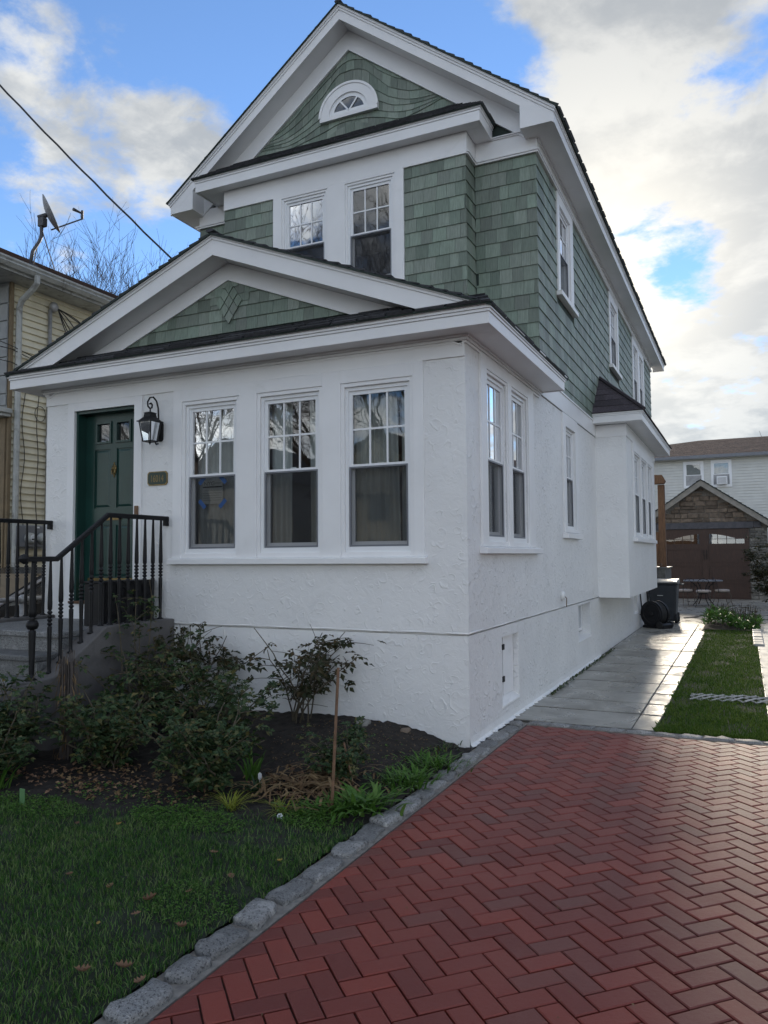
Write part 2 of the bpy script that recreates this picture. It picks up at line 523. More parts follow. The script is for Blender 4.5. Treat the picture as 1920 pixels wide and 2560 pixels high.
M['tan'] = plain('tan_wall', (0.20, 0.15, 0.09), 0.8)
M['metal_grey'] = plain('grey_enamel', (0.16, 0.17, 0.19), 0.45, 0.08, 8)
M['pipe'] = plain('galvanised_pipe', (0.38, 0.38, 0.38), 0.5, 0.2, 20, metal=0.5)
M['cable'] = plain('black_cable', (0.012, 0.012, 0.012), 0.6)
M['dish'] = plain('dish_grey', (0.26, 0.27, 0.28), 0.5, 0.1, 6)
M['dish_dark'] = plain('dish_bracket', (0.06, 0.06, 0.065), 0.5)
M['paper'] = plain('white_paper', (0.75, 0.75, 0.73), 0.8, 0.03)
M['ink'] = plain('black_ink', (0.015, 0.015, 0.017), 0.7)
M['ink_grey'] = plain('grey_ink', (0.35, 0.35, 0.35), 0.8)
M['tape'] = plain('blue_tape', (0.03, 0.17, 0.55), 0.6)
M['plate'] = plain('plaque_green', (0.012, 0.035, 0.025), 0.4)
M['car'] = plain('dark_car_paint', (0.02, 0.022, 0.025), 0.25, 0.05)
M['car_trim'] = plain('car_trim', (0.42, 0.42, 0.44), 0.3, metal=0.6)
M['rubber'] = plain('tyre_rubber', (0.015, 0.015, 0.015), 0.8)
M['stone'] = plain('brown_fieldstone', (0.16, 0.125, 0.095), 0.85, 0.3, 8, 0.6, 40, piece=0.4)
M['stone_grey'] = plain('grey_ledgestone', (0.17, 0.165, 0.15), 0.85, 0.3, 8, 0.6, 40, piece=0.4)
M['lintel'] = plain('slate_lintel', (0.085, 0.085, 0.095), 0.8, 0.2, 8, 0.4, 50)
M['garage_door'] = plain('brown_garage_door', (0.045, 0.021, 0.014), 0.5, 0.35, 5, 0.2, 40, stretch=(12, 12, 1))
M['beige_trim'] = plain('beige_trim', (0.26, 0.245, 0.215), 0.6)
M['cushion'] = plain('cream_cushion', (0.42, 0.37, 0.34), 0.9, 0.2, 40)
M['bronze'] = plain('bronze_metal', (0.06, 0.048, 0.036), 0.5, metal=0.2)
M['bin'] = plain('dark_bin_plastic', (0.018, 0.022, 0.028), 0.45)
M['tag'] = plain('white_tag', (0.72, 0.74, 0.76), 0.4)
M['green_stake'] = plain('green_marker', (0.10, 0.22, 0.09), 0.5)
M['asphalt'] = plain('asphalt', (0.05, 0.05, 0.052), 0.9, 0.2, 3, 0.4, 120)
M['cane'] = plain('cane_stake', (0.15, 0.082, 0.044), 0.6, 0.25, 20)
M['bell'] = plain('brown_bell_push', (0.16, 0.085, 0.04), 0.5)
M['curtain_print'] = plain('patterned_curtain', (0.45, 0.46, 0.45), 0.9, 0.5, 24)

# ------------------------------------------------------------------ mesh helpers
ORIG = {}


def front(y0):
    return lambda a, d, z: (a, y0 - d, z)


def side(x0):
    return lambda a, d, z: (x0 + d, a, z)


def flat(a, d, z):
    return (a, d, z)


class MB:
    def __init__(self):
        self.v, self.f = [], []

    def poly(self, pts):
        n = len(self.v)
        self.v += [tuple(p) for p in pts]
        self.f.append(tuple(range(n, n + len(pts))))
        return self

    def box(self, a0, a1, b0, b1, c0, c1, F=flat):
        n = len(self.v)
        self.v += [F(a, b, c) for a in (a0, a1) for b in (b0, b1) for c in (c0, c1)]
        self.f += [tuple(n + i for i in q) for q in ((0, 1, 3, 2), (4, 6, 7, 5), (0, 4, 5, 1), (2, 3, 7, 6), (0, 2, 6, 4), (1, 5, 7, 3))]
        return self

    def prism(self, base, off):
        """base polygon (3D points) extruded by a vector"""
        n, k = len(self.v), len(base)
        o = Vector(off)
        self.v += [tuple(p) for p in base] + [tuple(Vector(p) + o) for p in base]
        self.f.append(tuple(range(n, n + k))[::-1])
        self.f.append(tuple(range(n + k, n + 2 * k)))
        self.f += [(n + i, n + (i + 1) % k, n + k + (i + 1) % k, n + k + i) for i in range(k)]
        return self

    def tube(self, path, rad, seg=6, cap=True):
        P = [Vector(p) for p in path]
        R = rad if isinstance(rad, (list, tuple)) else [rad] * len(P)
        n0 = len(self.v)
        t0 = (P[1] - P[0]).normalized()
        ref = Vector((0, 0, 1)) if abs(t0.z) < 0.9 else Vector((1, 0, 0))
        u = t0.cross(ref).normalized()
        for i, p in enumerate(P):
            t = (P[min(i + 1, len(P) - 1)] - P[max(i - 1, 0)])
            t = t.normalized() if t.length > 1e-9 else t0
            u = (u - t * u.dot(t))
            u = u.normalized() if u.length > 1e-6 else t.orthogonal().normalized()
            w = t.cross(u)
            for k in range(seg):
                a = 2 * math.pi * k / seg
                self.v.append(tuple(p + (u * math.cos(a) + w * math.sin(a)) * R[i]))
        for i in range(len(P) - 1):
            for k in range(seg):
                a, b = n0 + i * seg + k, n0 + i * seg + (k + 1) % seg
                self.f.append((a, b, b + seg, a + seg))
        if cap:
            self.f.append(tuple(n0 + k for k in range(seg))[::-1])
            self.f.append(tuple(n0 + (len(P) - 1) * seg + k for k in range(seg)))
        return self

    def lathe(self, prof, c, seg=10, axis='z'):
        """prof = [(radius, height)], turned about a vertical axis at c"""
        n0 = len(self.v)
        for r, h in prof:
            for k in range(seg):
                a = 2 * math.pi * k / seg
                p = (r * math.cos(a), r * math.sin(a), h)
                if axis == 'x':
                    p = (h, r * math.cos(a), r * math.sin(a))
                elif axis == 'y':
                    p = (r * math.cos(a), h, r * math.sin(a))
                self.v.append((c[0] + p[0], c[1] + p[1], c[2] + p[2]))
        for i in range(len(prof) - 1):
            for k in range(seg):
                a, b = n0 + i * seg + k, n0 + i * seg + (k + 1) % seg
                self.f.append((a, b, b + seg, a + seg))
        self.f.append(tuple(n0 + k for k in range(seg))[::-1])
        self.f.append(tuple(n0 + (len(prof) - 1) * seg + k for k in range(seg)))
        return self

    def ring(self, a0, a1, z0, z1, wd, d0, d1, F, wt=None, wb=None):
        """four butted boards round an opening"""
        wt = wd if wt is None else wt
        wb = wd if wb is None else wb
        self.box(a0, a0 + wd, d0, d1, z0, z1, F)
        self.box(a1 - wd, a1, d0, d1, z0, z1, F)
        self.box(a0 + wd, a1 - wd, d0, d1, z1 - wt, z1, F)
        self.box(a0 + wd, a1 - wd, d0, d1, z0, z0 + wb, F)
        return self

    def build(self, name, mat, parent=None, origin=None, smooth=False, bevel=0.0, kind=None, fix=True):
        base = ORIG.get(parent.name, Vector()) if parent else Vector()
        org = Vector(origin) if origin is not None else base
        me = bpy.data.meshes.new(name)
        me.from_pydata([(p[0] - org.x, p[1] - org.y, p[2] - org.z) for p in self.v], [], self.f)
        if fix and len(self.f) < 20000:
            b = bmesh.new()
            b.from_mesh(me)
            bmesh.ops.recalc_face_normals(b, faces=b.faces)
            b.to_mesh(me)
            b.free()
        me.materials.append(M[mat] if isinstance(mat, str) else mat)
        if smooth:
            for p in me.polygons:
                p.use_smooth = True
        o = bpy.data.objects.new(name, me)
        COL.objects.link(o)
        if parent:
            o.parent = parent
        o.location = org - base
        ORIG[o.name] = org
        if bevel:
            bv = o.modifiers.new('edge', 'BEVEL')
            bv.width = bevel
            bv.segments = 2
            bv.limit_method = 'ANGLE'
        if kind:
            o['kind'] = kind
        return o


def tag(o, label, cat, group=None, kind=None):
    if label:
        o['label'] = label
    if cat:
        o['category'] = cat
    if group:
        o['group'] = group
    if kind:
        o['kind'] = kind
    return o


def root(name, label, cat, loc=(0, 0, 0), group=None):
    o = bpy.data.objects.new(name, None)
    COL.objects.link(o)
    o.location = loc
    ORIG[o.name] = Vector(loc)
    return tag(o, label, cat, group)


def copy_thing(src, loc, label=None, rotz=0.0, scale=1.0):
    r = src.copy()
    COL.objects.link(r)
    r.location = loc
    r.rotation_euler = (0, 0, rotz)
    r.scale = (scale, scale, scale)
    if label:
        r['label'] = label
    for ch in src.children:
        c = ch.copy()
        COL.objects.link(c)
        c.parent = r
        for g in ch.children:
            d = g.copy()
            COL.objects.link(d)
            d.parent = c
    return r


def wall_grid(a0, a1, z0, z1, holes, F, thick=0.14):
    """a wall sheet with openings: outer face in cells plus the reveals of each opening"""
    m = MB()
    A = sorted({a0, a1, *[h[0] for h in holes], *[h[1] for h in holes]})
    Z = sorted({z0, z1, *[h[2] for h in holes], *[h[3] for h in holes]})
    A = [a for a in A if a0 - 1e-6 <= a <= a1 + 1e-6]
    Z = [z for z in Z if z0 - 1e-6 <= z <= z1 + 1e-6]
    idx = {}

    def vid(a, z):
        if (a, z) not in idx:
            idx[(a, z)] = len(m.v)
            m.v.append(F(a, 0, z))
        return idx[(a, z)]
    for i in range(len(A) - 1):
        for k in range(len(Z) - 1):
            ca, cz = (A[i] + A[i + 1]) / 2, (Z[k] + Z[k + 1]) / 2
            if any(h[0] < ca < h[1] and h[2] < cz < h[3] for h in holes):
                continue
            m.f.append((vid(A[i], Z[k]), vid(A[i + 1], Z[k]), vid(A[i + 1], Z[k + 1]), vid(A[i], Z[k + 1])))
    for h in holes:
        b0, b1, c0, c1 = h[:4]
        t = h[4] if len(h) > 4 else thick
        for p, q in (((b0, c0), (b0, c1)), ((b1, c0), (b1, c1)), ((b0, c0), (b1, c0)), ((b0, c1), (b1, c1))):
            m.poly([F(p[0], 0, p[1]), F(q[0], 0, q[1]), F(q[0], -t, q[1]), F(p[0], -t, p[1])])
    return m
# ------------------------------------------------------------------ ground, driveway, paths, lawn (the setting)
def smooth(e0, e1, x):
    t = max(0.0, min(1.0, (x - e0) / (e1 - e0)))
    return t * t * (3 - 2 * t)


def hsh(x, y, s=1.0):
    return math.sin(x * 12.9 * s + y * 4.1) * math.cos(y * 9.7 * s - x * 3.3)


def bed_edge(x):
    return -2.18 + 0.26 * x + 0.10 * math.sin(x * 5.0)


def garden_z(x, y):
    z = 0.035 + 0.115 * smooth(-1.5, -0.05, y) * smooth(0.05, 0.75, -x)
    z += 0.03 * smooth(-1.3, -0.3, y) * math.exp(-((x + 1.3) / 0.6) ** 2)
    z += 0.006 * hsh(x, y) + 0.004 * hsh(y, x, 2.7)
    return z - 0.03 * smooth(-0.35, 0.02, x)


ground = MB().poly([(-900, -900, -0.06), (900, -900, -0.06), (900, 900, -0.06), (-900, 900, -0.06)]).build('ground', 'concrete_dark')
tag(ground, None, None, kind='structure')
street = MB().poly([(-300, -16, -0.05), (300, -16, -0.05), (300, -8.5, -0.05), (-300, -8.5, -0.05)]).build('street', 'asphalt')
tag(street, None, None, kind='structure')

# garden soil and lawn share one relief; the lawn sheet stops at the bed's edge


def relief(name, mat, test, x0, x1, y0, y1, step, dz):
    m = MB()
    nx, ny = int((x1 - x0) / step), int((y1 - y0) / step)
    for i in range(nx + 1):
        for k in range(ny + 1):
            x, y = x0 + i * step, y0 + k * step
            m.v.append((x, y, garden_z(x, y) + dz(x, y)))
    for i in range(nx):
        for k in range(ny):
            x, y = x0 + (i + .5) * step, y0 + (k + .5) * step
            if test(x, y):
                a = i * (ny + 1) + k
                m.f.append((a, a + ny + 1, a + ny + 2, a + 1))
    o = m.build(name, mat, fix=False, smooth=True)
    tag(o, None, None, kind='structure')
    return o


relief('garden_bed', 'soil', lambda x, y: y > bed_edge(x) - 0.3, -6.5, 0.02, -4.2, 0.02, 0.04,
       lambda x, y: 0.012 * math.sin(x * 31 + y * 17) * math.sin(y * 37 - x * 11) + 0.008 * math.sin(x * 71) * math.sin(y * 83 + 1))
relief('lawn_soil', 'turf', lambda x, y: y < bed_edge(x) + 0.02, -7.0, 0.03, -6.6, -1.6, 0.06, lambda x, y: 0.006)
for nm, mat, x0, x1, y0, y1, z in (('side_path_base', 'joint_dirt', 0.0, 1.372, 1.265, 13.19, 0.0035),
                                   ('rear_yard', 'concrete', -6, 9, 13.2, 33.5, 0.0),
                                   ('neighbor_driveway', 'concrete_dark', -7.8, -5.1, -9, 14, 0.01)):
    o = MB().poly([(x0, y0, z), (x1, y0, z), (x1, y1, z), (x0, y1, z)]).build(nm, mat)
    tag(o, None, None, kind='structure')

# concrete walk beside the house: each poured slab is a piece with open joints
walk = root('side_walk', None, None, (0.7, 6, 0))
walk['kind'] = 'structure'
ys = [1.27, 2.02, 2.62, 3.3, 4.05, 4.9, 5.75, 6.7, 7.7, 8.8, 10.1, 11.5, 13.19]
for i in range(len(ys) - 1):
    xr = 1.37 if ys[i] < 11 else 1.30
    edge = 1.16
    MB().box(0.02, edge - 0.006, ys[i] + 0.024, ys[i + 1] - 0.024, -0.05, 0.012 + rnd.uniform(-.004, .004)).build('slab', 'concrete', walk, bevel=0.006)
    MB().box(edge + 0.004, xr, ys[i] + 0.024, ys[i + 1] - 0.024, -0.05, 0.010 + rnd.uniform(-.004, .004)).build('edge_slab', 'concrete', walk, bevel=0.006)
strip = root('right_pavement', None, None, (3, 6, 0))
strip['kind'] = 'structure'
yy = 1.3
while yy < 13:
    MB().box(2.34, 3.25, yy + .006, yy + .78, -0.05, 0.012).build('slab', 'concrete_pale', strip, bevel=0.006)
    yy += .79
for k in range(7):
    y0 = 8.9 + k * .43
    MB().box(2.27, 2.45, y0 + .03, y0 + .40, -0.05, 0.055 + rnd.uniform(-.01, .01)).build('edging_stone', 'concrete_pale', strip, bevel=0.02)
grass_base = MB().box(1.375, 2.335, 1.27, 11.9, -0.05, 0.0).build('grass_strip', 'turf')
MB().box(1.31, 2.46, 11.9, 14.3, -.05, .012).build('flower_soil', 'soil', bevel=.02)['kind'] = 'structure'
tag(grass_base, None, None, kind='structure')

# herringbone brick driveway, 45 degrees to the house
BX0, BX1, BY0, BY1 = 0.205, 5.2, -6.2, 1.10
drive = MB().poly([(0.0, BY0, -0.016), (BX1, BY0, -0.016), (BX1, 1.27, -0.016), (0.0, 1.27, -0.016)]).build('brick_driveway', 'joint')
tag(drive, None, None, kind='structure')
WB = 0.1043
ea, eb = Vector((1, 1, 0)) / math.sqrt(2), Vector((1, -1, 0)) / math.sqrt(2)
P0 = Vector((2.02, -2.914, 0))


def clip(poly, axis, val, keep_less):
    out = []
    for i in range(len(poly)):
        p, q = poly[i], poly[(i + 1) % len(poly)]
        ip = (p[axis] <= val) == keep_less
        iq = (q[axis] <= val) == keep_less
        if ip:
            out.append(p)
        if ip != iq:
            t = (val - p[axis]) / (q[axis] - p[axis])
            out.append(tuple(p[j] + t * (q[j] - p[j]) for j in range(len(p))))
    return out


def paver(poly, z, ch=0.005):
    """chamfered slab from a convex outline"""
    m = MB()
    c = [sum(p[i] for p in poly) / len(poly) for i in (0, 1)]
    k = len(poly)
    ins = []
    for i in range(k):                                   # inset along both neighbouring edges
        p, a, b = Vector(poly[i][:2]), Vector(poly[i - 1][:2]), Vector(poly[(i + 1) % k][:2])
        d = (a - p).normalized() + (b - p).normalized()
        s = abs((a - p).normalized().cross((b - p).normalized()))
        ins.append(p + d * (ch / max(s, 0.3)))
    m.v += [(p[0], p[1], z - 0.03) for p in poly] + [(p[0], p[1], z - ch * .8) for p in poly] + [(p.x, p.y, z) for p in ins]
    for i in range(k):
        j = (i + 1) % k
        m.f += [(i, j, k + j, k + i), (k + i, k + j, 2 * k + j, 2 * k + i)]
    m.f.append(tuple(range(2 * k, 3 * k)))
    return m


bricks = []
g = 0.0038
for i in range(-40, 41):
    for k in range(-60, 61):
        o = P0 + (ea - eb) * (WB * k) + (ea + eb) * (2 * WB * i)
        for (a0, a1, b0, b1) in ((-2 * WB, 0, 0, WB), (0, WB, 0, 2 * WB)):
            pts = [o + ea * a + eb * b for a, b in ((a0 + g, b0 + g), (a1 - g, b0 + g), (a1 - g, b1 - g), (a0 + g, b1 - g))]
            c = (pts[0] + pts[2]) / 2
            if not (BX0 - .2 < c.x < BX1 + .2 and BY0 - .2 < c.y < BY1 + .2):
                continue
            if screen_area(pts) < 1:
                if not (BX0 < c.x < BX1 and -4.5 < c.y < BY1 and rnd.random() < 2):
                    continue
            poly = [(p.x, p.y) for p in pts]
            whole = all(BX0 <= p[0] <= BX1 and BY0 <= p[1] <= BY1 for p in poly)
            if not whole:
                for ax, v, less in ((0, BX0, False), (0, BX1, True), (1, BY0, False), (1, BY1, True)):
                    poly = clip(poly, ax, v, less)
                    if len(poly) < 3:
                        break
                if len(poly) < 3:
                    continue
                ar = abs(sum(poly[q][0] * poly[(q + 1) % len(poly)][1] - poly[(q + 1) % len(poly)][0] * poly[q][1] for q in range(len(poly)))) / 2
                if ar < 0.0009:
                    continue
            bricks.append((screen_area([(p[0], p[1], 0) for p in poly]), poly, whole, (a1 - a0) > (b1 - b0), c))
bricks.sort(key=lambda t: -t[0])
unit = {}
for horiz in (True, False):
    L_, W_ = 2 * WB - 2 * g, WB - 2 * g
    da, db = (ea, eb) if horiz else (eb, ea)
    pts = [da * (-L_ / 2) + db * (-W_ / 2), da * (L_ / 2) + db * (-W_ / 2), da * (L_ / 2) + db * (W_ / 2), da * (-L_ / 2) + db * (W_ / 2)]
    t = paver([(p.x, p.y) for p in pts], 0.0).build('brick', 'brick', drive)
    unit[horiz] = t.data
    bpy.data.objects.remove(t)
rest = MB()
nb = 0
for area, poly, whole, horiz, c in bricks:
    z = rnd.uniform(-.0015, .0015)
    if nb < 298 and area > 0:
        if whole:
            b = bpy.data.objects.new('brick', unit[horiz])
            COL.objects.link(b)
            b.parent = drive
            b.location = (c.x, c.y, z)
            b.rotation_euler = (rnd.uniform(-.008, .008), rnd.uniform(-.008, .008), rnd.uniform(-.006, .006))
        else:
            paver(poly, z).build('brick', 'brick', drive)
        nb += 1
    else:
        m = paver(poly, z)
        n = len(rest.v)
        rest.v += m.v
        rest.f += [tuple(n + q for q in f) for f in m.f]
rest.build('far_brick_field', 'brick', drive, kind='stuff')

# granite curb between lawn and driveway, and across the top of the driveway
curb = MB().box(0.03, 0.197, -6.2, 1.2, -0.06, 0.0).build('stone_curb', 'mortar')
tag(curb, None, None, kind='structure')


def rough_block(x0, x1, y0, y1, z0, z1, rad, seed):
    b = bmesh.new()
    bmesh.ops.create_cube(b, size=1)
    bmesh.ops.subdivide_edges(b, edges=b.edges, cuts=4, use_grid_fill=True)
    r = random.Random(seed)
    ph = [r.uniform(0, 6) for _ in range(6)]
    sx, sy, sz = x1 - x0, y1 - y0, z1 - z0
    for v in b.verts:
        p = Vector((v.co.x * sx, v.co.y * sy, v.co.z * sz))
        h = Vector((max(sx / 2 - rad, 0), max(sy / 2 - rad, 0), max(sz / 2 - rad, 0)))
        q = Vector([max(-h[i], min(h[i], p[i])) for i in range(3)])
        d = p - q
        if d.length > 1e-6:
            p = q + d.normalized() * min(d.length, rad)
        n = math.sin(p.x * 37 + ph[0]) * math.sin(p.y * 29 + ph[1]) + math.sin(p.y * 53 + ph[2]) * math.sin(p.x * 61 + ph[3]) * .6
        p += Vector((math.sin(p.y * 21 + ph[4]) * .011 + math.sin(p.y * 57 + ph[2]) * .004, math.sin(p.x * 33 + ph[5]) * .011 + math.sin(p.x * 71) * .004, n * .006))
        v.co = p + Vector(((x0 + x1) / 2, (y0 + y1) / 2, (z0 + z1) / 2))
    m = MB()
    b.verts.ensure_lookup_table()
    m.v = [tuple(v.co) for v in b.verts]
    m.f = [tuple(v.index for v in f.verts) for f in b.faces]
    b.free()
    return m


y = -5.4
k = 0
while y < 1.05:
    ln = rnd.uniform(0.17, 0.30)
    wj = rnd.uniform(-.022, .018)
    rough_block(0.045 + wj, 0.175 + wj * .5, y, min(y + ln, 1.12), -0.05, 0.026 + rnd.uniform(-.008, .014), rnd.choice((0.014, .018, .026)), k).build('curb_stone', 'granite', curb, smooth=True)
    y += ln + rnd.uniform(0.02, 0.045)
    k += 1
curb2 = MB().box(0.198, 2.42, 1.11, 1.262, -0.06, 0.004).build('cross_curb', 'mortar')
tag(curb2, None, None, kind='structure')
x = 0.21
while x < 2.36:
    ln = rnd.uniform(0.16, 0.26)
    rough_block(x, min(x + ln, 2.40), 1.125, 1.245, -0.05, 0.016 + rnd.uniform(-.003, .006), 0.02, k).build('curb_stone', 'granite', curb2, smooth=True)
    x += ln + rnd.uniform(.008, .02)
    k += 1

# ------------------------------------------------------------------ the house
house = root('house', 'white stucco house with green shingled upper storey and front gable over three tall windows', 'house', (-2.55, 7, 0))
FR, SD = front(0.0), side(0.0)
W1, W2, W3 = (-3.08, -2.43), (-2.145, -1.47), (-1.198, -0.532)
WZ0, WZ1, WZM = 1.692, 3.242, 2.495
DOOR = (-4.65, -3.768, 1.17, 3.312)
FW_HOLES = [(*W1, WZ0, WZ1), (*W2, WZ0, WZ1), (*W3, WZ0, WZ1), (DOOR[0], DOOR[1], DOOR[2], DOOR[3], 0.17)]
BELT = 0.97
wall_grid(-5.1, 0.0, BELT, 3.60, FW_HOLES, FR).build('front_wall', 'stucco', house)
DW1, DW2, SW = (0.585, 1.237), (1.43, 2.06), (4.105, 4.752)
SD_HOLES = [(*DW1, 1.784, 3.386), (*DW2, 1.784, 3.386), (*SW, 2.0, 3.406)]
wall_grid(0.0, 15.4, BELT, 3.60, SD_HOLES, SD).build('side_wall', 'stucco_side', house)
R1, R2, R3 = (1.0, 1.62, 0.19, 0.845), (4.85, 5.80, 0.42, 0.925), (10.95, 11.55, 0.38, 0.90)
wall_grid(-5.1, -0.004, -0.1, BELT - .014, [], front(0.004)).build('foundation_wall', 'stucco', house)
fnd = wall_grid(0.004, 15.4, -0.1, BELT - .014, [(*R1, 0.10), (*R2, 0.20), (*R3, 0.20)], side(-0.004))
fnd.build('foundation_wall', 'stucco_side', house)
# the belt line: a hand-cut groove between upper and lower stucco
gv = MB()
for z in (BELT, BELT - .014):
    gv.poly([(-5.1, 0, z), (0, 0, z), (-.04, .04, z), (-5.1, .04, z)]).poly([(0, 0, z), (0, 15.4, z), (-.04, 15.4, z), (-.04, .04, z)])
gv.poly([(-5.1, .04, BELT - .014), (-.04, .04, BELT - .014), (-.04, .04, BELT), (-5.1, .04, BELT)]).poly([(-.04, .04, BELT - .014), (-.04, 15.4, BELT - .014), (-.04, 15.4, BELT), (-.04, .04, BELT)])
gv.build('belt_groove', 'stucco', house)
lip = MB()
lip.tube([(-5.1 + i * .1275, .004 + .003 * math.sin(i * 1.7), BELT + .006 + .003 * math.sin(i * .9)) for i in range(41)], [.008 + .002 * math.sin(i * 2.3) for i in range(41)], 6)
lip.tube([(-.004 + .003 * math.sin(i * 1.3), i * .165, BELT + .006 + .003 * math.sin(i * .8)) for i in range(41)], [.008 + .002 * math.sin(i * 1.9) for i in range(41)], 6)
lip.build('belt_lip', 'stucco', house, smooth=True)
# flared ragged foot of the side wall, painted over the path
foot = MB()
n0 = 120
for i in range(n0 + 1):
    yv = i * 6.6 / n0
    w = 0.02 + 0.02 * abs(math.sin(i * .9)) + .015 * math.sin(i * 2.7)
    foot.v += [(-0.002, yv, 0.09), (0.004, yv, 0.035), (w, yv, 0.014)]
for i in range(n0):
    a = i * 3
    foot.f += [(a, a + 3, a + 4, a + 1), (a + 1, a + 4, a + 5, a + 2)]
foot.build('wall_foot', 'stucco', house)
# closing walls that the camera never faces, and rooms behind the glass
sh = MB()
sh.poly([(-5.1, 0, -.1), (-5.1, 15.4, -.1), (-5.1, 15.4, 6.8), (-5.1, 2.75, 6.8), (-5.1, 2.75, 3.6), (-5.1, 0, 3.6)])
sh.build('left_wall', 'stucco', house)
MB().poly([(-5.1, 15.4, -.1), (0, 15.4, -.1), (0, 15.4, 6.8), (-2.55, 15.4, 8.7), (-5.1, 15.4, 6.8)]).build('rear_wall', 'stucco', house)
rm = MB()
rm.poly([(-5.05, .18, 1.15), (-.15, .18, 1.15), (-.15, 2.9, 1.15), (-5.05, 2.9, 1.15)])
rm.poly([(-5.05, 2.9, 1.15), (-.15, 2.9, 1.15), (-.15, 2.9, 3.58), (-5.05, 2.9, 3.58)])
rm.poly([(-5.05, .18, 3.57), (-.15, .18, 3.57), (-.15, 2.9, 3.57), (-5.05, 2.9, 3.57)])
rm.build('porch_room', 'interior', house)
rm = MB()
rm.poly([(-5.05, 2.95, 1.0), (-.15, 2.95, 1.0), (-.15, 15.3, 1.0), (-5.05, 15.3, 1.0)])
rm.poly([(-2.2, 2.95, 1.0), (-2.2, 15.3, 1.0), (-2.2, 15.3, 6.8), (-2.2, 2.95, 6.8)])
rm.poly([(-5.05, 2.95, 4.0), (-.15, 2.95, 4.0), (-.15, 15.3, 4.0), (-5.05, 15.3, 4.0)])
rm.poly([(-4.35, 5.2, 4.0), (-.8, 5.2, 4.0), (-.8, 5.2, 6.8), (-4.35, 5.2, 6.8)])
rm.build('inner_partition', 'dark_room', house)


def sash_window(parent, F, a0, a1, z0, z1, zm, nx=3, nz=2, screen=True, rec=0.0, grille=True, label=None, pane='glass'):
    """double-hung sash window; sub-parts: sashes, panes, grille, insect screen"""
    d = -rec
    w = MB().ring(a0, a1, z0, z1, 0.030, d - .105, d - .012, F, 0.034, 0.048).build('window', 'vinyl', parent)
    if label:
        w['label'] = label
    i0, i1 = a0 + .030, a1 - .030
    MB().ring(i0, i1, zm - .018, z1 - .034, .036, d - .058, d - .030, F, .038, .036).build('upper_sash', 'vinyl', w)
    MB().ring(i0, i1, z0 + .048, zm + .018, .036, d - .092, d - .064, F, .036, .050).build('lower_sash', 'vinyl', w)
    u = (i0 + .036, i1 - .036, zm + .018, z1 - .072)
    MB().poly([F(u[0], d - .044, u[2]), F(u[1], d - .044, u[2]), F(u[1], d - .044, u[3]), F(u[0], d - .044, u[3])]).build('upper_pane', pane, w)
    l = (i0 + .036, i1 - .036, z0 + .098, zm - .018)
    MB().poly([F(l[0], d - .078, l[2]), F(l[1], d - .078, l[2]), F(l[1], d - .078, l[3]), F(l[0], d - .078, l[3])]).build('lower_pane', pane, w)
    if grille:
        gm = MB()
        for i in range(1, nx):
            a = u[0] + (u[1] - u[0]) * i / nx
            gm.box(a - .009, a + .009, d - .0435, d - .036, u[2], u[3], F)
        for k in range(1, nz):
            z = u[2] + (u[3] - u[2]) * k / nz
            gm.box(u[0], u[1], d - .0430, d - .0355, z - .009, z + .009, F)
        gm.build('grille', 'vinyl', w)
    MB().box((a0 + a1) / 2 - .03, (a0 + a1) / 2 + .03, d - .078, d - .0645, zm + .018, zm + .034, F).build('sash_lock', 'vinyl', w)
    if screen:
        sf = MB().ring(i0 + .004, i1 - .004, z0 + .050, zm - .004, .016, d - .032, d - .020, F).build('screen_frame', 'metal_grey', w)
        MB().poly([F(i0 + .02, d - .026, z0 + .065), F(i1 - .02, d - .026, z0 + .065), F(i1 - .02, d - .026, zm - .02), F(i0 + .02, d - .026, zm - .02)]).build('insect_screen', 'screen', w)
    return w


def curtain(F, a0, a1, z0, z1, d, label, folds=7, gap=None, seed=0, mat='curtain'):
    r = random.Random(seed)
    m = MB()
    n = 70
    ph = r.uniform(0, 6)
    spans = [(a0, a1)] if gap is None else [(a0, gap[0]), (gap[1], a1)]
    for s0, s1 in spans:
        base = len(m.v)
        for i in range(n + 1):
            t = i / n
            a = s0 + (s1 - s0) * t
            for j in range(7):
                q = j / 6
                spread = 1 + .10 * q * math.sin(ph)
                dd = d + .022 * math.sin(a * folds * 9 + ph + q * .8) + .010 * math.sin(a * folds * 23 + ph * 2)
                m.v.append(F(s0 + (a - s0) * spread if s0 == a0 else s1 - (s1 - a) * spread, dd, z1 + (z0 - z1) * q))
        for i in range(n):
            for j in range(6):
                p = base + i * 7 + j
                m.f.append((p, p + 7, p + 8, p + 1))
    o = m.build('curtain', mat, smooth=True, fix=False)
    return tag(o, label, 'curtain', 'curtains behind the windows')


# --- ground floor front windows
for i, (a, lab) in enumerate(((W1, 'front window with a paper notice taped inside the lower pane'), (W2, None), (W3, None))):
    sash_window(house, FR, a[0], a[1], WZ0, WZ1, WZM, label=lab)
cs = MB()
CZ0, CZ1 = 1.645, 3.405
bw = .038                                              # brick-mould strip round each window
for x0, x1 in ((-3.232, W1[0] - bw), (W1[1] + bw, W2[0] - bw), (W2[1] + bw, W3[0] - bw), (W3[1] + bw, -0.394)):
    cs.box(x0, x1, 0.0, .026, CZ0, CZ1, FR)
for x0, x1 in (W1, W2, W3):
    cs.box(x0 - bw, x1 + bw, 0.0, .026, WZ1 + bw, CZ1, FR)
    cs.ring(x0 - bw, x1 + bw, CZ0 + .002, WZ1 + bw, bw, 0.001, .014, FR, bw, WZ0 - CZ0 - .002)
cs.build('window_casing', 'trim', house, bevel=.003)
MB().prism([FR(-3.262, 0.0, 1.582), FR(-3.262, .072, 1.582), FR(-3.262, .072, 1.636), FR(-3.262, 0.0, 1.650)], (2.897, 0, 0)).build('window_sill', 'trim', house, bevel=.004)

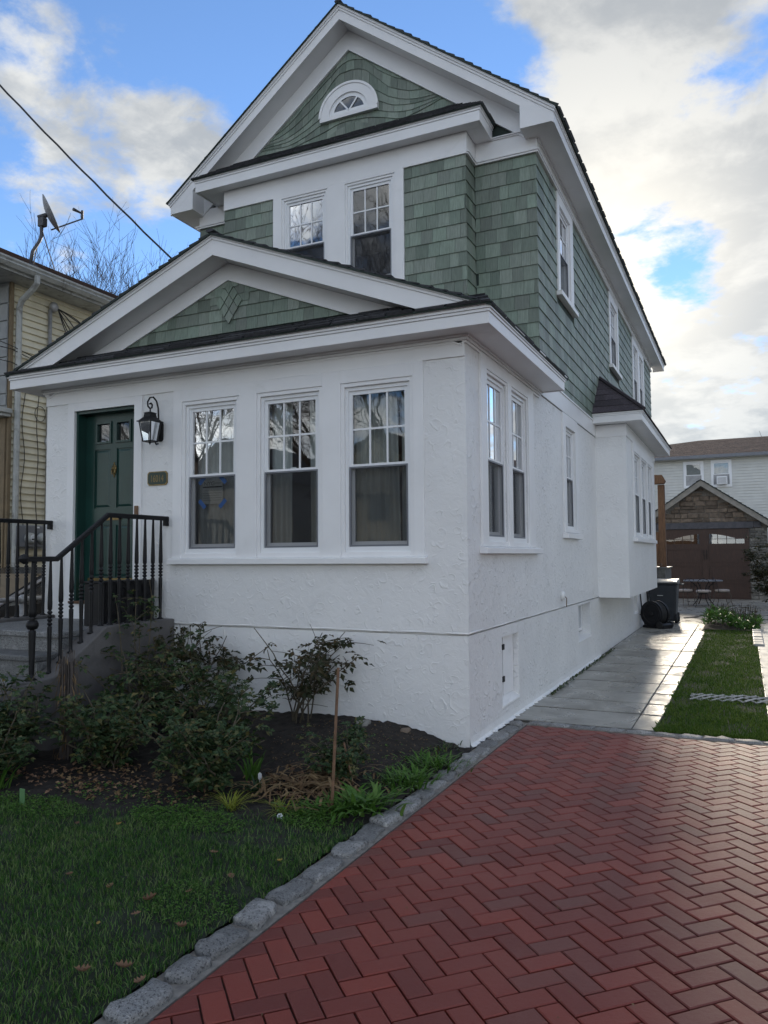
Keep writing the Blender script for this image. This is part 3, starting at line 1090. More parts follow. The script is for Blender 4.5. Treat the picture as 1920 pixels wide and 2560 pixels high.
# --- door
dc = MB()
dc.box(-4.751, DOOR[0], 0.0, .024, 1.0, 3.405, FR)
dc.box(DOOR[1], -3.662, 0.0, .024, 1.0, 3.405, FR)
dc.box(DOOR[0], DOOR[1], 0.0, .024, DOOR[3], 3.405, FR)
dc.build('door_casing', 'trim', house, bevel=.003)
jb = MB()
jb.box(DOOR[0] - .002, DOOR[0] + .028, -.20, -.012, DOOR[2], DOOR[3] - .002, FR)
jb.box(DOOR[1] - .028, DOOR[1] + .002, -.20, -.012, DOOR[2], DOOR[3] - .002, FR)
jb.box(DOOR[0] + .028, DOOR[1] - .028, -.20, -.012, DOOR[3] - .032, DOOR[3] - .003, FR)
jb.build('door_jamb', 'door', house)
DX0, DX1, DZ0, DZ1 = DOOR[0] + .028, DOOR[1] - .028, 1.195, DOOR[3] - .032
DD = -.135
holes = [(-4.447, -4.262, 2.966, 3.172, .04), (-4.156, -3.971, 2.966, 3.172, .04)]
panels = [(-4.49, -4.255, 2.215, 2.88), (-4.163, -3.928, 2.215, 2.88), (-4.49, -4.255, 1.44, 2.02), (-4.163, -3.928, 1.44, 2.02)]
dm = wall_grid(DX0, DX1, DZ0, DZ1, holes + [(*p, .012) for p in panels], front(.135), .012)
for p in panels:                                       # sunk moulding and a raised field
    dm.poly([FR(p[0], DD - .012, p[2]), FR(p[1], DD - .012, p[2]), FR(p[1], DD - .012, p[3]), FR(p[0], DD - .012, p[3])])
    e = .035
    b0 = [FR(p[0] + .012, DD - .0115, p[2] + .012), FR(p[1] - .012, DD - .0115, p[2] + .012), FR(p[1] - .012, DD - .0115, p[3] - .012), FR(p[0] + .012, DD - .0115, p[3] - .012)]
    b1 = [FR(p[0] + e, DD - .002, p[2] + e), FR(p[1] - e, DD - .002, p[2] + e), FR(p[1] - e, DD - .002, p[3] - e), FR(p[0] + e, DD - .002, p[3] - e)]
    for q in range(4):
        dm.poly([b0[q], b0[(q + 1) % 4], b1[(q + 1) % 4], b1[q]])
    dm.poly(b1)
door = dm.build('front_door', 'door', house)
for h in holes:
    MB().ring(h[0] - .022, h[1] + .022, h[2] - .022, h[3] + .022, .024, DD, DD + .014, FR).build('lite_frame', 'door', door)
    MB().poly([FR(h[0], DD - .02, h[2]), FR(h[1], DD - .02, h[2]), FR(h[1], DD - .02, h[3]), FR(h[0], DD - .02, h[3])]).build('door_pane', 'glass', door)
kn = MB()
kn.lathe([(.004, .095), (.012, .09), (.014, .078), (.008, .07), (.028, .055), (.036, .03), (.034, 0), (.024, -.03), (.012, -.055), (.010, -.07), (.003, -.08)], FR(-4.195, DD + .004, 2.632), 12)
kn.v = [(p[0], FR(0, DD, 0)[1] - abs(p[1] - FR(0, DD + .004, 0)[1]) * .35 - .001, p[2]) for p in kn.v]
kn.tube([FR(-4.195 + .026 * math.sin(t), DD + .022 + .006 * math.cos(t * 2), 2.625 - .035 * math.cos(t)) for t in [i * math.pi / 8 for i in range(17)]], .005, 6)
kn.build('knocker', 'brass', door, smooth=True)
MB().ring(-4.311, -4.078, 2.075, 2.13, .010, DD, DD + .012, FR).box(-4.30, -4.089, DD, DD + .006, 2.086, 2.119, FR).build('mail_slot', 'brass', door, bevel=.002)
MB().box(DX0 + .05, DX1 - .05, DD, DD + .004, DZ0 + .02, DZ0 + .235, FR).build('kick_plate', 'brass', door, bevel=.001)
MB().box(-3.90, -3.855, DD, DD + .012, 2.05, 2.18, FR).lathe([(.012, -.05), (.012, -.02), (.028, -.015), (.030, 0), (.02, .012)], (-3.878, .135 - .0, 2.10), 10, 'y').build('door_handle', 'brass', door, smooth=False)
MB().box(DOOR[0] - .03, DOOR[1] + .03, -.16, .05, 1.15, 1.178, FR).build('door_sill', 'wood', house, bevel=.006)

# --- porch frieze, eaves and gable
PZ = 3.585
MB().box(-5.1, 0.0, 0.0, .016, 3.408, PZ, FR).build('porch_frieze', 'trim', house)
PFX0, PFX1, PFY = -5.385, 0.31, -0.28
f = MB()
f.box(PFX0, PFX1, PFY, PFY + .022, PZ, PZ + .10)
f.box(PFX1 - .022, PFX1, PFY + .022, 2.70, PZ, PZ + .10)
f.box(PFX0, PFX0 + .022, PFY + .022, 2.70, PZ, PZ + .10)
f.box(PFX0 + .022, PFX1 - .022, 2.678, 2.70, PZ, PZ + .09)
f.build('porch_fascia', 'trim', house, bevel=.003)
f = MB()
for z0, z1, e in ((.102, .125, .010), (.127, .150, .022), (.152, .166, .034)):
    f.box(PFX0 - e, PFX1 + e, PFY - e, PFY + .02, PZ + z0, PZ + z1)
    f.box(PFX1 - .01, PFX1 + e, PFY + .0205, 2.71, PZ + z0, PZ + z1)
    f.box(PFX0 - e, PFX0 + .01, PFY + .0205, 2.71, PZ + z0, PZ + z1)
f.build('porch_crown', 'trim', house, bevel=.002)
f = MB()
f.box(PFX0 + .022, PFX1 - .022, PFY + .022, 0.0, PZ + .010, PZ + .024)
f.box(0.002, PFX1 - .022, 0.002, 2.676, PZ + .010, PZ + .024)
f.box(PFX0 + .022, -5.102, 0.002, 2.676, PZ + .010, PZ + .024)
f.build('porch_soffit', 'trim', house)
f = MB()                                               # bed moulding under the soffit
for z0, z1, e in ((-.062, -.040, .020), (-.038, -.014, .034), (-.012, .010, .050)):
    f.box(-5.1 - e, e, -e, .002, PZ + z0, PZ + z1)
    f.box(0.002, e, .003, 2.67, PZ + z0, PZ + z1)
f.build('bed_moulding', 'trim', house, bevel=.002)


def gable_fn(xc, apex, slope):
    return lambda x: apex - slope * abs(x - xc)


def rake_band(m, xc, apex_lo, apex_hi, slope, xl, xr, y0, y1, zmin=None):
    """a sloping board on both sides of the ridge, thickness y0..y1; square cut at xl and xr"""
    for xe in (xl, xr):
        lo_e, hi_e = apex_lo - slope * abs(xe - xc), apex_hi - slope * abs(xe - xc)
        P = [(xc, y0, apex_lo), (xe, y0, lo_e), (xe, y0, hi_e), (xc, y0, apex_hi)]
        if zmin is not None and lo_e < zmin:
            xz = xc + (1 if xe > xc else -1) * (apex_lo - zmin) / slope
            xh = xc + (1 if xe > xc else -1) * min(abs(xe - xc), (apex_hi - zmin) / slope)
            P = [(xc, y0, apex_lo), (xz, y0, zmin), (xh, y0, zmin), (xc, y0, apex_hi)]
            if abs(xe - xc) < (apex_hi - zmin) / slope:
                P = [(xc, y0, apex_lo), (xz, y0, zmin), (xe, y0, zmin), (xe, y0, hi_e), (xc, y0, apex_hi)]
        m.prism(P, (0, y1 - y0, 0))
    return m


def roof_slope(name, mat, parent, ridge, eave, course, thick, seed, kind='stuff', tab=0.32):
    """shingle courses from eave to ridge (two pairs of points, same order along the slope); one mesh of tabs"""
    r = random.Random(seed)
    e0, e1, g0, g1 = Vector(eave[0]), Vector(eave[1]), Vector(ridge[0]), Vector(ridge[1])
    n = max(2, int(((g0 - e0).length) / course))
    nrm = (e1 - e0).cross(g0 - e0).normalized()
    if nrm.z < 0:
        nrm = -nrm
    m = MB()
    for i in range(n):
        t0, t1 = i / n, min(1.0, (i + 1.25) / n)
        a0, a1 = e0.lerp(g0, t0), e1.lerp(g1, t0)
        b0, b1 = e0.lerp(g0, t1), e1.lerp(g1, t1)
        ln = (a1 - a0).length
        s = 0.0
        off = r.uniform(0.2, 1) * tab
        cuts = [0.0]
        q = off
        while q < ln - .05:
            cuts.append(q / ln)
            q += tab * r.uniform(.8, 1.2)
        cuts.append(1.0)
        for k in range(len(cuts) - 1):
            c0, c1 = cuts[k] + .002, cuts[k + 1] - .002
            h = thick * r.uniform(.75, 1.35)
            p = [a0.lerp(a1, c0), a0.lerp(a1, c1), b0.lerp(b1, c1), b0.lerp(b1, c0)]
            d = (a0 - b0).normalized() * r.uniform(-.006, .008)
            p[0] += d
            p[1] += d
            lo = [v.copy() for v in p]
            hi = [p[0] + nrm * h, p[1] + nrm * h, p[2] + nrm * .004, p[3] + nrm * .004]
            nn = len(m.v)
            m.v += [tuple(v) for v in lo + hi]
            m.f += [tuple(nn + j for j in f_) for f_ in ((0, 1, 2, 3), (7, 6, 5, 4), (0, 4, 5, 1), (1, 5, 6, 2), (2, 6, 7, 3), (3, 7, 4, 0))]
    dk = MB().prism([tuple(e0 - nrm * .003), tuple(e1 - nrm * .003), tuple(g1 - nrm * .003), tuple(g0 - nrm * .003)], tuple(nrm * -.012))
    dk.build('roof_deck', 'backing', parent)
    return m.build(name, mat, parent, kind=kind)


PXC, PS = -2.535, 0.395
rake_band(MB(), PXC, 4.662, 4.820, PS, PFX0 - .02, PFX1 + .02, PFY, PFY + .024, 3.80).build('porch_rake_board', 'trim', house)
m = MB()
rake_band(m, PXC, 4.8205, 4.845, PS, PFX0 - .02, PFX1 + .02, PFY - .012, PFY + .024, 3.80)
rake_band(m, PXC, 4.8455, 4.872, PS, PFX0 - .02, PFX1 + .03, PFY - .026, PFY + .024, 3.79)
m.build('porch_rake_moulding', 'trim', house)
m = MB()
for s in (-1, 1):
    xe = PXC + s * 2.72
    z0, ze = 4.672, 4.672 - PS * 2.72
    m.prism([(PXC, PFY + .025, z0), (xe, PFY + .025, ze), (xe, PFY + .025, ze + .012), (PXC, PFY + .025, z0 + .012)], (0, -PFY - .027, 0))
m.build('porch_rake_soffit', 'trim', house)
rake_band(MB(), PXC, 4.505, 4.668, PS, -5.05, -0.02, -0.020, 0.0).build('porch_gable_frieze', 'trim', house)
rake_band(MB(), PXC, 4.488, 4.5045, PS, -5.05, -0.02, -0.028, 0.0).build('porch_gable_bead', 'trim', house)
MB().poly([(-5.1, .004, 3.6), (0, .004, 3.6), (PXC, .004, 4.66)]).build('porch_gable_wall', 'backing', house)
RE = 0.345
for s, sd in ((1, 3), (-1, 4)):
    xe = PXC + s * (2.855 + .02)
    ze = 4.872 - PS * 2.875
    roof_slope('porch_roof', 'roof', house, [(PXC, -.325, 4.872), (PXC, 2.78, 4.872)], [(xe, -.325, ze), (xe, 2.78, ze)], .14, .020, sd)
m = MB().tube([(PXC, -.33, 4.893), (PXC, 2.76, 4.893)], .05, 8)
m.v = [(p[0], p[1], 4.893 + (p[2] - 4.893) * .35) for p in m.v]
m.build('porch_ridge_cap', 'roof', house)
# pent roof closing the foot of the porch gable
roof_slope('porch_pent_roof', 'roof', house, [(PFX0 + .1, -.002, 3.935), (PFX1 - .12, -.002, 3.935)], [(PFX0 - .045, -.335, 3.752), (PFX1 + .045, -.335, 3.752)], .115, .022, 8)
MB().poly([(PFX0 - .03, -.31, 3.751), (PFX1 + .03, -.31, 3.751), (PFX1 - .1, -.003, 3.925), (PFX0 + .1, -.003, 3.925)]).build('pent_deck', 'backing', house)

# --- side band between stucco and shingles
for y0, y1 in ((2.72, 6.55), (10.85, 15.4)):
    MB().box(y0, y1, 0.0, .018, 3.588, 3.815, SD).build('side_frieze', 'trim', house)
MB().box(2.72, 6.55, 0.0, .032, 3.816, 3.838, SD).build('side_ledge', 'trim', house)

# --- ground-floor side windows
cs = MB()
for x0, x1 in ((0.372, DW1[0] - .03), (DW1[1] + .03, DW2[0] - .03), (DW2[1] + .03, 2.325)):
    cs.box(x0, x1, 0.0, .026, 1.735, 3.522, SD)
for a in (DW1, DW2):
    cs.box(a[0] - .03, a[1] + .03, 0.0, .026, 3.416, 3.522, SD)
    cs.ring(a[0] - .03, a[1] + .03, 1.737, 3.416, .03, .001, .014, SD, .03, .047)
cs.build('side_window_casing', 'trim', house, bevel=.003)
MB().prism([SD(.335, 0, 1.668), SD(.335, .075, 1.668), SD(.335, .075, 1.722), SD(.335, 0, 1.738)], (0, 2.16, 0)).build('side_window_sill', 'trim', house, bevel=.004)
sash_window(house, SD, *DW1, 1.784, 3.386, 2.575, screen=True)
sash_window(house, SD, *DW2, 1.784, 3.386, 2.575, screen=True)
cs = MB()
cs.ring(3.94, 4.93, 1.955, 3.575, .165, 0.0, .026, SD, .169, .045)
cs.build('side_window_casing', 'trim', house, bevel=.003)
MB().prism([SD(3.90, 0, 1.875), SD(3.90, .07, 1.875), SD(3.90, .07, 1.94), SD(3.90, 0, 1.956)], (0, 1.07, 0)).build('side_window_sill', 'trim', house, bevel=.004)
sash_window(house, SD, *SW, 2.0, 3.406, 2.72)

# --- basement openings
MB().box(R1[0] + .002, R1[0] + .212, -.085, -.064, R1[2] + .03, R1[3] - .004, SD).build('hatch_frame', 'trim', house)
MB().box(R1[0] + .245, R1[1] - .012, -.085, -.064, R1[2] + .05, R1[3] - .012, SD).build('basement_hatch', 'trim', house, bevel=.004)
m = MB()
for z in (.70, .38):
    m.box(R1[0] + .195, R1[0] + .262, -.0635, -.052, z, z + .055, SD)
m.build('hatch_hinge', 'iron', house)
for r in (R1, R2, R3):
    m = MB()
    dp = -.09 if r is R1 else -.17
    m.prism([SD(r[0] - .01, .006, r[2] - .035), SD(r[0] - .01, .006, r[2] - .005), SD(r[0] - .01, dp, r[2] + .055), SD(r[0] - .01, dp, r[2] - .035)], (0, r[1] - r[0] + .02, 0))
    m.build('basement_sill', 'stucco', house, bevel=.01)
for r in (R2, R3):
    wf = MB().ring(r[0] + .01, r[1] - .01, r[2] + .075, r[3] - .01, .045, -.165, -.135, SD).build('basement_window', 'vinyl', house)
    MB().poly([SD(r[0] + .05, -.15, r[2] + .11), SD(r[1] - .05, -.15, r[2] + .11), SD(r[1] - .05, -.15, r[3] - .05), SD(r[0] + .05, -.15, r[3] - .05)]).build('pane', 'glass', wf)
MB().box(.5, 12, -.6, -.5, -.05, .96, SD).build('basement_partition', 'dark_room', house)

# --- box bay on the side
BYA, BYB, BXO, BZ0 = 6.55, 10.85, 0.487, 0.955
BF = front(BYA)
BS = side(BXO)
BW = [(7.42, 8.28), (8.42, 9.28), (9.42, 10.20)]
wall_grid(0.0, BXO, BZ0, 3.60, [], BF).build('bay_front_wall', 'stucco', house)
wall_grid(BYA, BYB, BZ0, 3.60, [(*a, 1.99, 3.40) for a in BW], BS).build('bay_side_wall', 'stucco_side', house)
MB().poly([(0, BYB, BZ0), (BXO, BYB, BZ0), (BXO, BYB, 3.6), (0, BYB, 3.6)]).poly([(0, BYA, BZ0), (BXO, BYA, BZ0), (BXO, BYB, BZ0), (0, BYB, BZ0)]).build('bay_underside', 'stucco', house)
MB().box(0, BXO + .016, BYA - .016, BYA, 3.58, 3.775).box(BXO, BXO + .016, BYA, BYB, 3.58, 3.775).build('bay_frieze', 'trim', house)
cs = MB()
for x0, x1 in ((7.25, 7.39), (8.31, 8.39), (9.31, 9.39), (10.23, 10.36)):
    cs.box(x0, x1, 0.0, .026, 1.95, 3.57, BS)
for a in BW:
    cs.box(a[0] - .03, a[1] + .03, 0, .026, 3.43, 3.57, BS)
    cs.ring(a[0] - .03, a[1] + .03, 1.951, 3.43, .03, .001, .014, BS, .03, .039)
    sash_window(house, BS, a[0], a[1], 1.99, 3.40, 2.71)
cs.build('bay_window_casing', 'trim', house, bevel=.003)
MB().prism([BS(7.2, 0, 1.87), BS(7.2, .07, 1.87), BS(7.2, .07, 1.935), BS(7.2, 0, 1.951)], (0, 3.21, 0)).build('bay_window_sill', 'trim', house, bevel=.004)
EX, EY0, EY1, EZ = 0.775, 6.27, 11.30, 3.775
f = MB()
f.box(0.0, EX, EY0, EY0 + .022, EZ, EZ + .105)
f.box(EX - .022, EX, EY0 + .022, EY1, EZ, EZ + .105)
f.box(0.0, EX - .022, EY1 - .022, EY1, EZ, EZ + .105)
for z0, z1, e in ((.106, .128, .010), (.130, .152, .022)):
    f.box(0.0, EX + e, EY0 - e, EY0 + .02, EZ + z0, EZ + z1)
    f.box(EX - .01, EX + e, EY0 + .0205, EY1 + e, EZ + z0, EZ + z1)
f.build('bay_fascia', 'trim', house, bevel=.003)
f = MB().box(0.0, EX - .022, EY0 + .022, BYA - .017, EZ + .008, EZ + .02).box(BXO + .017, EX - .022, BYA - .0165, EY1 - .023, EZ + .008, EZ + .02)
f.build('bay_soffit', 'trim', house)
bay_roof = MB().poly([(0, EY0 - .03, EZ + .153), (EX + .03, EY0 - .03, EZ + .153), (0.0, 7.05, 4.66)]).poly([(EX + .03, EY0 - .03, EZ + .153), (EX + .03, EY1 + .03, EZ + .153), (0, 10.5, 4.66), (0, 7.05, 4.66)]).build('bay_roof', 'roof_bay', house)


def tri_courses(parent, e0, e1, t0, t1, n, mat, tab, seed, name='roof_shingle'):
    """individual roof shingles on a slope whose sides converge: eave e0-e1, top t0-t1"""
    r = random.Random(seed)
    e0, e1, t0, t1 = map(Vector, (e0, e1, t0, t1))
    nrm = (e1 - e0).cross(t0 - e0).normalized()
    if nrm.z < 0:
        nrm = -nrm
    for i in range(n):
        u0, u1 = i / n, min(1, (i + 1.15) / n)
        A0, A1, B0, B1 = e0.lerp(t0, u0), e1.lerp(t1, u0), e0.lerp(t0, u1), e1.lerp(t1, u1)
        k = max(1, round((A1 - A0).length / tab))
        cuts = [0] + [(j + r.uniform(-.15, .15) + (.5 if i % 2 else 0)) / (k + .5) for j in range(1, k)] + [1]
        for j in range(len(cuts) - 1):
            c0, c1 = cuts[j], cuts[j + 1] - (.004 if j < len(cuts) - 2 else 0)
            p = [A0.lerp(A1, c0), A0.lerp(A1, c1), B0.lerp(B1, c1), B0.lerp(B1, c0)]
            h = .012 * r.uniform(.8, 1.3)
            m = MB()
            m.v = [tuple(q + nrm * .001) for q in p] + [tuple(p[0] + nrm * h), tuple(p[1] + nrm * h), tuple(p[2] + nrm * .004), tuple(p[3] + nrm * .004)]
            m.f = [(0, 1, 2, 3), (7, 6, 5, 4), (0, 4, 5, 1), (1, 5, 6, 2), (2, 6, 7, 3), (3, 7, 4, 0)]
            m.build(name, mat, parent)


tri_courses(bay_roof, (0, EY0 - .04, EZ + .153), (EX + .04, EY0 - .04, EZ + .153), (0, 7.03, 4.66), (.012, 7.05, 4.66), 6, 'roof_bay', .26, 21)
tri_courses(bay_roof, (EX + .04, EY0 - .04, EZ + .153), (EX + .04, EY1 + .04, EZ + .153), (.012, 7.05, 4.66), (.012, 10.5, 4.66), 6, 'roof_bay', .5, 22)
hip = MB().tube([(EX + .045, EY0 - .045, EZ + .165), (.01, 7.04, 4.685)], .03, 6)
hip.build('hip_cap', 'roof_bay', bay_roof)
# --- upper storey: body, bay, windows
MY, BY = 2.75, 2.40                                     # main front plane, bay front plane
BXA, BXB = -4.39, -0.787
UF, UB, US = front(MY), front(BY), side(0.0)
UW1, UW2 = (-3.388, -2.737), (-2.409, -1.757)
UZ0, UZ1, UZM = 5.175, 6.515, 5.85
wall_grid(BXA, BXB, 3.9, 6.86, [(*UW1, UZ0, UZ1), (*UW2, UZ0, UZ1)], UB).build('upper_bay_wall', 'backing', house)
SWIN = [(3.95, 4.66, 5.20, 6.43), (8.36, 9.20, 5.20, 6.43), (11.66, 12.46, 4.95, 6.43), (12.74, 13.54, 4.95, 6.43)]
wall_grid(MY, 15.4, 3.58, 6.80, SWIN, US).build('upper_side_wall', 'backing', house)
m = MB()
m.poly([(-5.1, MY, 3.6), (0, MY, 3.6), (0, MY, 6.8), (-5.1, MY, 6.8)]) if False else None
m.poly([(-5.1, MY, 3.6), (BXA, MY, 3.6), (BXA, MY, 6.8), (-5.1, MY, 6.8)])
m.poly([(BXB, MY, 3.6), (0, MY, 3.6), (0, MY, 6.8), (BXB, MY, 6.8)])
m.poly([(BXA, MY, 6.86), (BXB, MY, 6.86), (BXB, MY, 6.8), (0, MY, 6.8), (-2.555, MY, 8.9), (-5.1, MY, 6.8), (BXA, MY, 6.8)])
m.poly([(BXA, BY, 3.9), (BXA, MY, 3.9), (BXA, MY, 6.86), (BXA, BY, 6.86)])
m.poly([(BXB, BY, 3.9), (BXB, MY, 3.9), (BXB, MY, 6.86), (BXB, BY, 6.86)])
m.build('upper_front_wall', 'backing', house)
for a in (UW1, UW2):
    sash_window(house, UB, a[0], a[1], UZ0, UZ1, UZM, rec=-.016)
cs = MB()
T = .034
for x0, x1 in ((-3.558, UW1[0] - .032), (UW1[1] + .032, UW2[0] - .032), (UW2[1] + .032, -1.600)):
    cs.box(x0, x1, 0.0, T, 5.09, 6.577, UB)
for a in (UW1, UW2):
    cs.box(a[0] - .032, a[1] + .032, 0, T, UZ1 + .030, 6.577, UB)
    cs.ring(a[0] - .032, a[1] + .032, 5.092, UZ1 + .030, .032, .001, .022, UB, .030, .083)
cs.build('upper_window_casing', 'trim', house, bevel=.003)
MB().box(-3.58, -1.575, 0, .065, 5.03, 5.09, UB).build('upper_window_sill', 'trim', house, bevel=.004)
for k, s in enumerate(SWIN):
    sash_window(house, US, *s, (s[2] + s[3]) / 2 + .02, rec=-.016)
for (a0, a1, holes_) in ((3.82, 4.86, [SWIN[0]]), (8.23, 9.34, [SWIN[1]]), (11.52, 13.68, SWIN[2:])):
    cs = MB()
    xs = [a0] + [v for h in holes_ for v in (h[0], h[1])] + [a1]
    for i in range(0, len(xs), 2):
        cs.box(xs[i], xs[i + 1], 0, T, holes_[0][2] - .01, 6.575, US)
    for h in holes_:
        cs.box(h[0], h[1], 0, T, h[3], 6.575, US)
    cs.build('upper_side_casing', 'trim', house, bevel=.003)
for (a0, a1, z) in ((3.78, 4.91, 5.125), (8.19, 9.39, 5.125), (11.48, 13.72, 4.875)):
    MB().box(a0, a1, 0, .085, z, z + .064, US).build('upper_side_sill', 'trim', house, bevel=.004)

# --- shingle siding
SHW = []                                                 # (area, F, list of 4 (a, z) corners)
ZT = 6.580
rows = [ZT - .148 - .178 * k for k in range(0, 17)]


def add_rows(F, a0, a1, zlo, ztop, blocks, seed):
    r = random.Random(seed)
    tops = [ZT] + rows[:-1]
    for k, zb in enumerate(rows):
        zt = tops[k]
        if zb < zlo - .15 or zt > ztop + .001:
            continue
        zb2 = max(zb, zlo)
        if zt - zb2 < .02:
            continue
        spans = [(a0, a1)]
        for (b0, b1, c0, c1) in blocks:
            if c0 < (zb2 + zt) / 2 < c1 or (c0 < zt and c1 > zb2 and min(c1, zt) - max(c0, zb2) > .06):
                ns = []
                for s0, s1 in spans:
                    if b0 > s0:
                        ns.append((s0, min(s1, b0)))
                    if b1 < s1:
                        ns.append((max(s0, b1), s1))
                spans = [s for s in ns if s[1] - s[0] > .01]
        for s0, s1 in spans:
            a = s0 - r.uniform(0, .10)
            while a < s1 - .002:
                w = r.choice((.115, .135, .15, .155, .165, .185, .20))
                p, q = max(a, s0), min(a + w, s1)
                a += w
                if q - p < .03:
                    continue
                SHW.append((F, p + .0015, q - .0015, zb2 + r.uniform(-.0015, .0015), min(zt + .03, ztop + .03)))


add_rows(UB, BXA, -3.56, 4.25, ZT, [], 1)
add_rows(UB, -1.598, BXB + .014, 4.2, ZT, [], 2)
add_rows(UB, -3.56, -1.598, 4.2, 5.03, [], 3)
BSD = side(BXB)
add_rows(BSD, BY - .012, MY - .002, 4.2, ZT, [], 4)
add_rows(front(MY), BXB + .016, .014, 3.95, ZT, [], 5)
add_rows(front(MY), -5.1, BXA, 4.4, ZT, [], 6)
blk = [(3.82, 4.86, 5.19, 6.6), (3.78, 4.91, 5.12, 5.19), (8.23, 9.34, 5.19, 6.6), (8.19, 9.39, 5.12, 5.19), (11.52, 13.68, 4.94, 6.6), (11.48, 13.72, 4.87, 4.94)]
add_rows(US, MY - .014, 15.42, 3.842, ZT, blk, 7)


def plate(F, a0, a1, z0, z1, t0=.018, t1=.004):
    m = MB()
    m.v = [F(a0, .001, z0), F(a1, .001, z0), F(a1, .001, z1), F(a0, .001, z1), F(a0, t0, z0), F(a1, t0, z0), F(a1, t1, z1), F(a0, t1, z1)]
    m.f = [(0, 3, 2, 1), (4, 5, 6, 7), (0, 1, 5, 4), (1, 2, 6, 5), (2, 3, 7, 6), (3, 0, 4, 7)]
    return m


shingles = [(screen_area([F(a0, .01, z0), F(a1, .01, z0), F(a1, .01, z1 - .03), F(a0, .01, z1 - .03)]), plate(F, a0, a1, z0, z1)) for F, a0, a1, z0, z1 in SHW]

# wavy courses of the main gable: lower edges measured as polylines (x, z)
GX, GA, GS = -2.555, 8.640, 0.755
C_ = [
    [(-3.75, 7.72), (-3.50, 7.84), (-3.29, 8.017), (-2.821, 8.347), (-2.638, 8.475), (-2.457, 8.479), (-2.295, 8.418), (-2.135, 8.25), (-1.963, 8.12), (-1.752, 8.001), (-1.5, 7.97)],
    [(-3.80, 7.65), (-3.55, 7.72), (-3.29, 7.862), (-2.976, 8.082), (-2.745, 8.311), (-2.60, 8.345), (-2.458, 8.341), (-2.31, 8.286), (-2.165, 8.15), (-1.965, 7.959), (-1.683, 7.829), (-1.476, 7.793), (-1.3, 7.79)],
    [(-3.85, 7.60), (-3.55, 7.63), (-3.29, 7.728), (-3.054, 7.879), (-2.80, 8.06), (-2.555, 8.12), (-2.30, 8.06), (-2.137, 7.952), (-1.966, 7.825), (-1.754, 7.729), (-1.56, 7.684), (-1.328, 7.674), (-1.15, 7.70)],
    [(-3.90, 7.57), (-3.55, 7.57), (-3.29, 7.65), (-3.055, 7.753), (-2.80, 7.86), (-2.555, 7.90), (-2.30, 7.86), (-2.11, 7.796), (-1.91, 7.69), (-1.685, 7.638), (-1.478, 7.623), (-1.261, 7.637), (-1.1, 7.66)],
    [(-3.95, 7.53), (-3.55, 7.51), (-3.29, 7.566), (-2.993, 7.681), (-2.70, 7.73), (-2.40, 7.72), (-2.111, 7.662), (-1.911, 7.59), (-1.658, 7.551), (-1.451, 7.57), (-1.221, 7.60), (-1.05, 7.62)],
    [(-4.0, 7.47), (-3.55, 7.45), (-3.29, 7.496), (-2.978, 7.559), (-2.672, 7.635), (-2.315, 7.613), (-2.111, 7.568), (-1.785, 7.471), (-1.60, 7.49), (-1.384, 7.539), (-1.221, 7.587), (-1.0, 7.60)],
    [(-4.1, 7.28), (-1.0, 7.28)]]


def curve(pts, x):
    if x <= pts[0][0]:
        return pts[0][1]
    for i in range(len(pts) - 1):
        if x <= pts[i + 1][0]:
            t = (x - pts[i][0]) / (pts[i + 1][0] - pts[i][0])
            p0 = pts[max(i - 1, 0)][1]
            p1, p2 = pts[i][1], pts[i + 1][1]
            p3 = pts[min(i + 2, len(pts) - 1)][1]
            return p1 + .5 * t * (p2 - p0 + t * (2 * p0 - 5 * p1 + 4 * p2 - p3 + t * (3 * (p1 - p2) + p3 - p0)))
    return pts[-1][1]


def gable_top(x):
    return GA - GS * abs(x - GX) + .02


r = random.Random(33)
GF = front(MY)
for k in range(len(C_) + 0):
    lo = C_[k]
    hi = C_[k - 1] if k else None
    x = -4.15 + r.uniform(0, .1)
    while x < -0.95:
        w = r.choice((.10, .12, .13, .15, .17))
        x0, x1 = x + .0015, x + w - .0015
        x += w
        xs = [x0 + (x1 - x0) * i / 4 for i in range(5)]
        Z0 = [curve(lo, q) for q in xs]
        Z1 = [min((curve(hi, q) + .025) if hi else 99, gable_top(q)) for q in xs]
        if max(Z1[i] - Z0[i] for i in range(5)) < .015:
            continue
        Z0 = [min(a, b_ - .001) for a, b_ in zip(Z0, Z1)]
        m = MB()
        d0, d1 = .018, .005
        for i in range(5):
            m.v += [GF(xs[i], .002, Z0[i]), GF(xs[i], .002, Z1[i]), GF(xs[i], d0, Z0[i]), GF(xs[i], d1, Z1[i])]
        for i in range(4):
            q = i * 4
            m.f += [(q + 2, q + 6, q + 7, q + 3), (q, q + 4, q + 6, q + 2)]
        m.f += [(0, 2, 3, 1), (16, 17, 19, 18)]
        shingles.append((screen_area([m.v[2], m.v[18], m.v[19], m.v[3]]), m))
# little arc course under the half-round window
arc = [(-2.93, 7.44), (-2.90, 7.47), (-2.748, 7.537), (-2.56, 7.57), (-2.418, 7.578), (-2.257, 7.517), (-2.17, 7.448)]
x = -2.92
while x < -2.2:
    xs = [x + .0015 + .146 * i / 4 for i in range(5)]
    m = MB()
    for q in xs:
        z1 = curve(arc, min(q, -2.17))
        z0 = 7.28
        m.v += [GF(q, .019, z0), GF(q, .019, z1), GF(q, .025, z0), GF(q, .025, z1)]
    for i in range(4):
        q = i * 4
        m.f += [(q + 2, q + 6, q + 7, q + 3), (q + 1, q + 3, q + 7, q + 5)]
    m.f += [(0, 2, 3, 1), (16, 17, 19, 18)]
    shingles.append((screen_area([m.v[2], m.v[18], m.v[19], m.v[3]]), m))
    x += .15

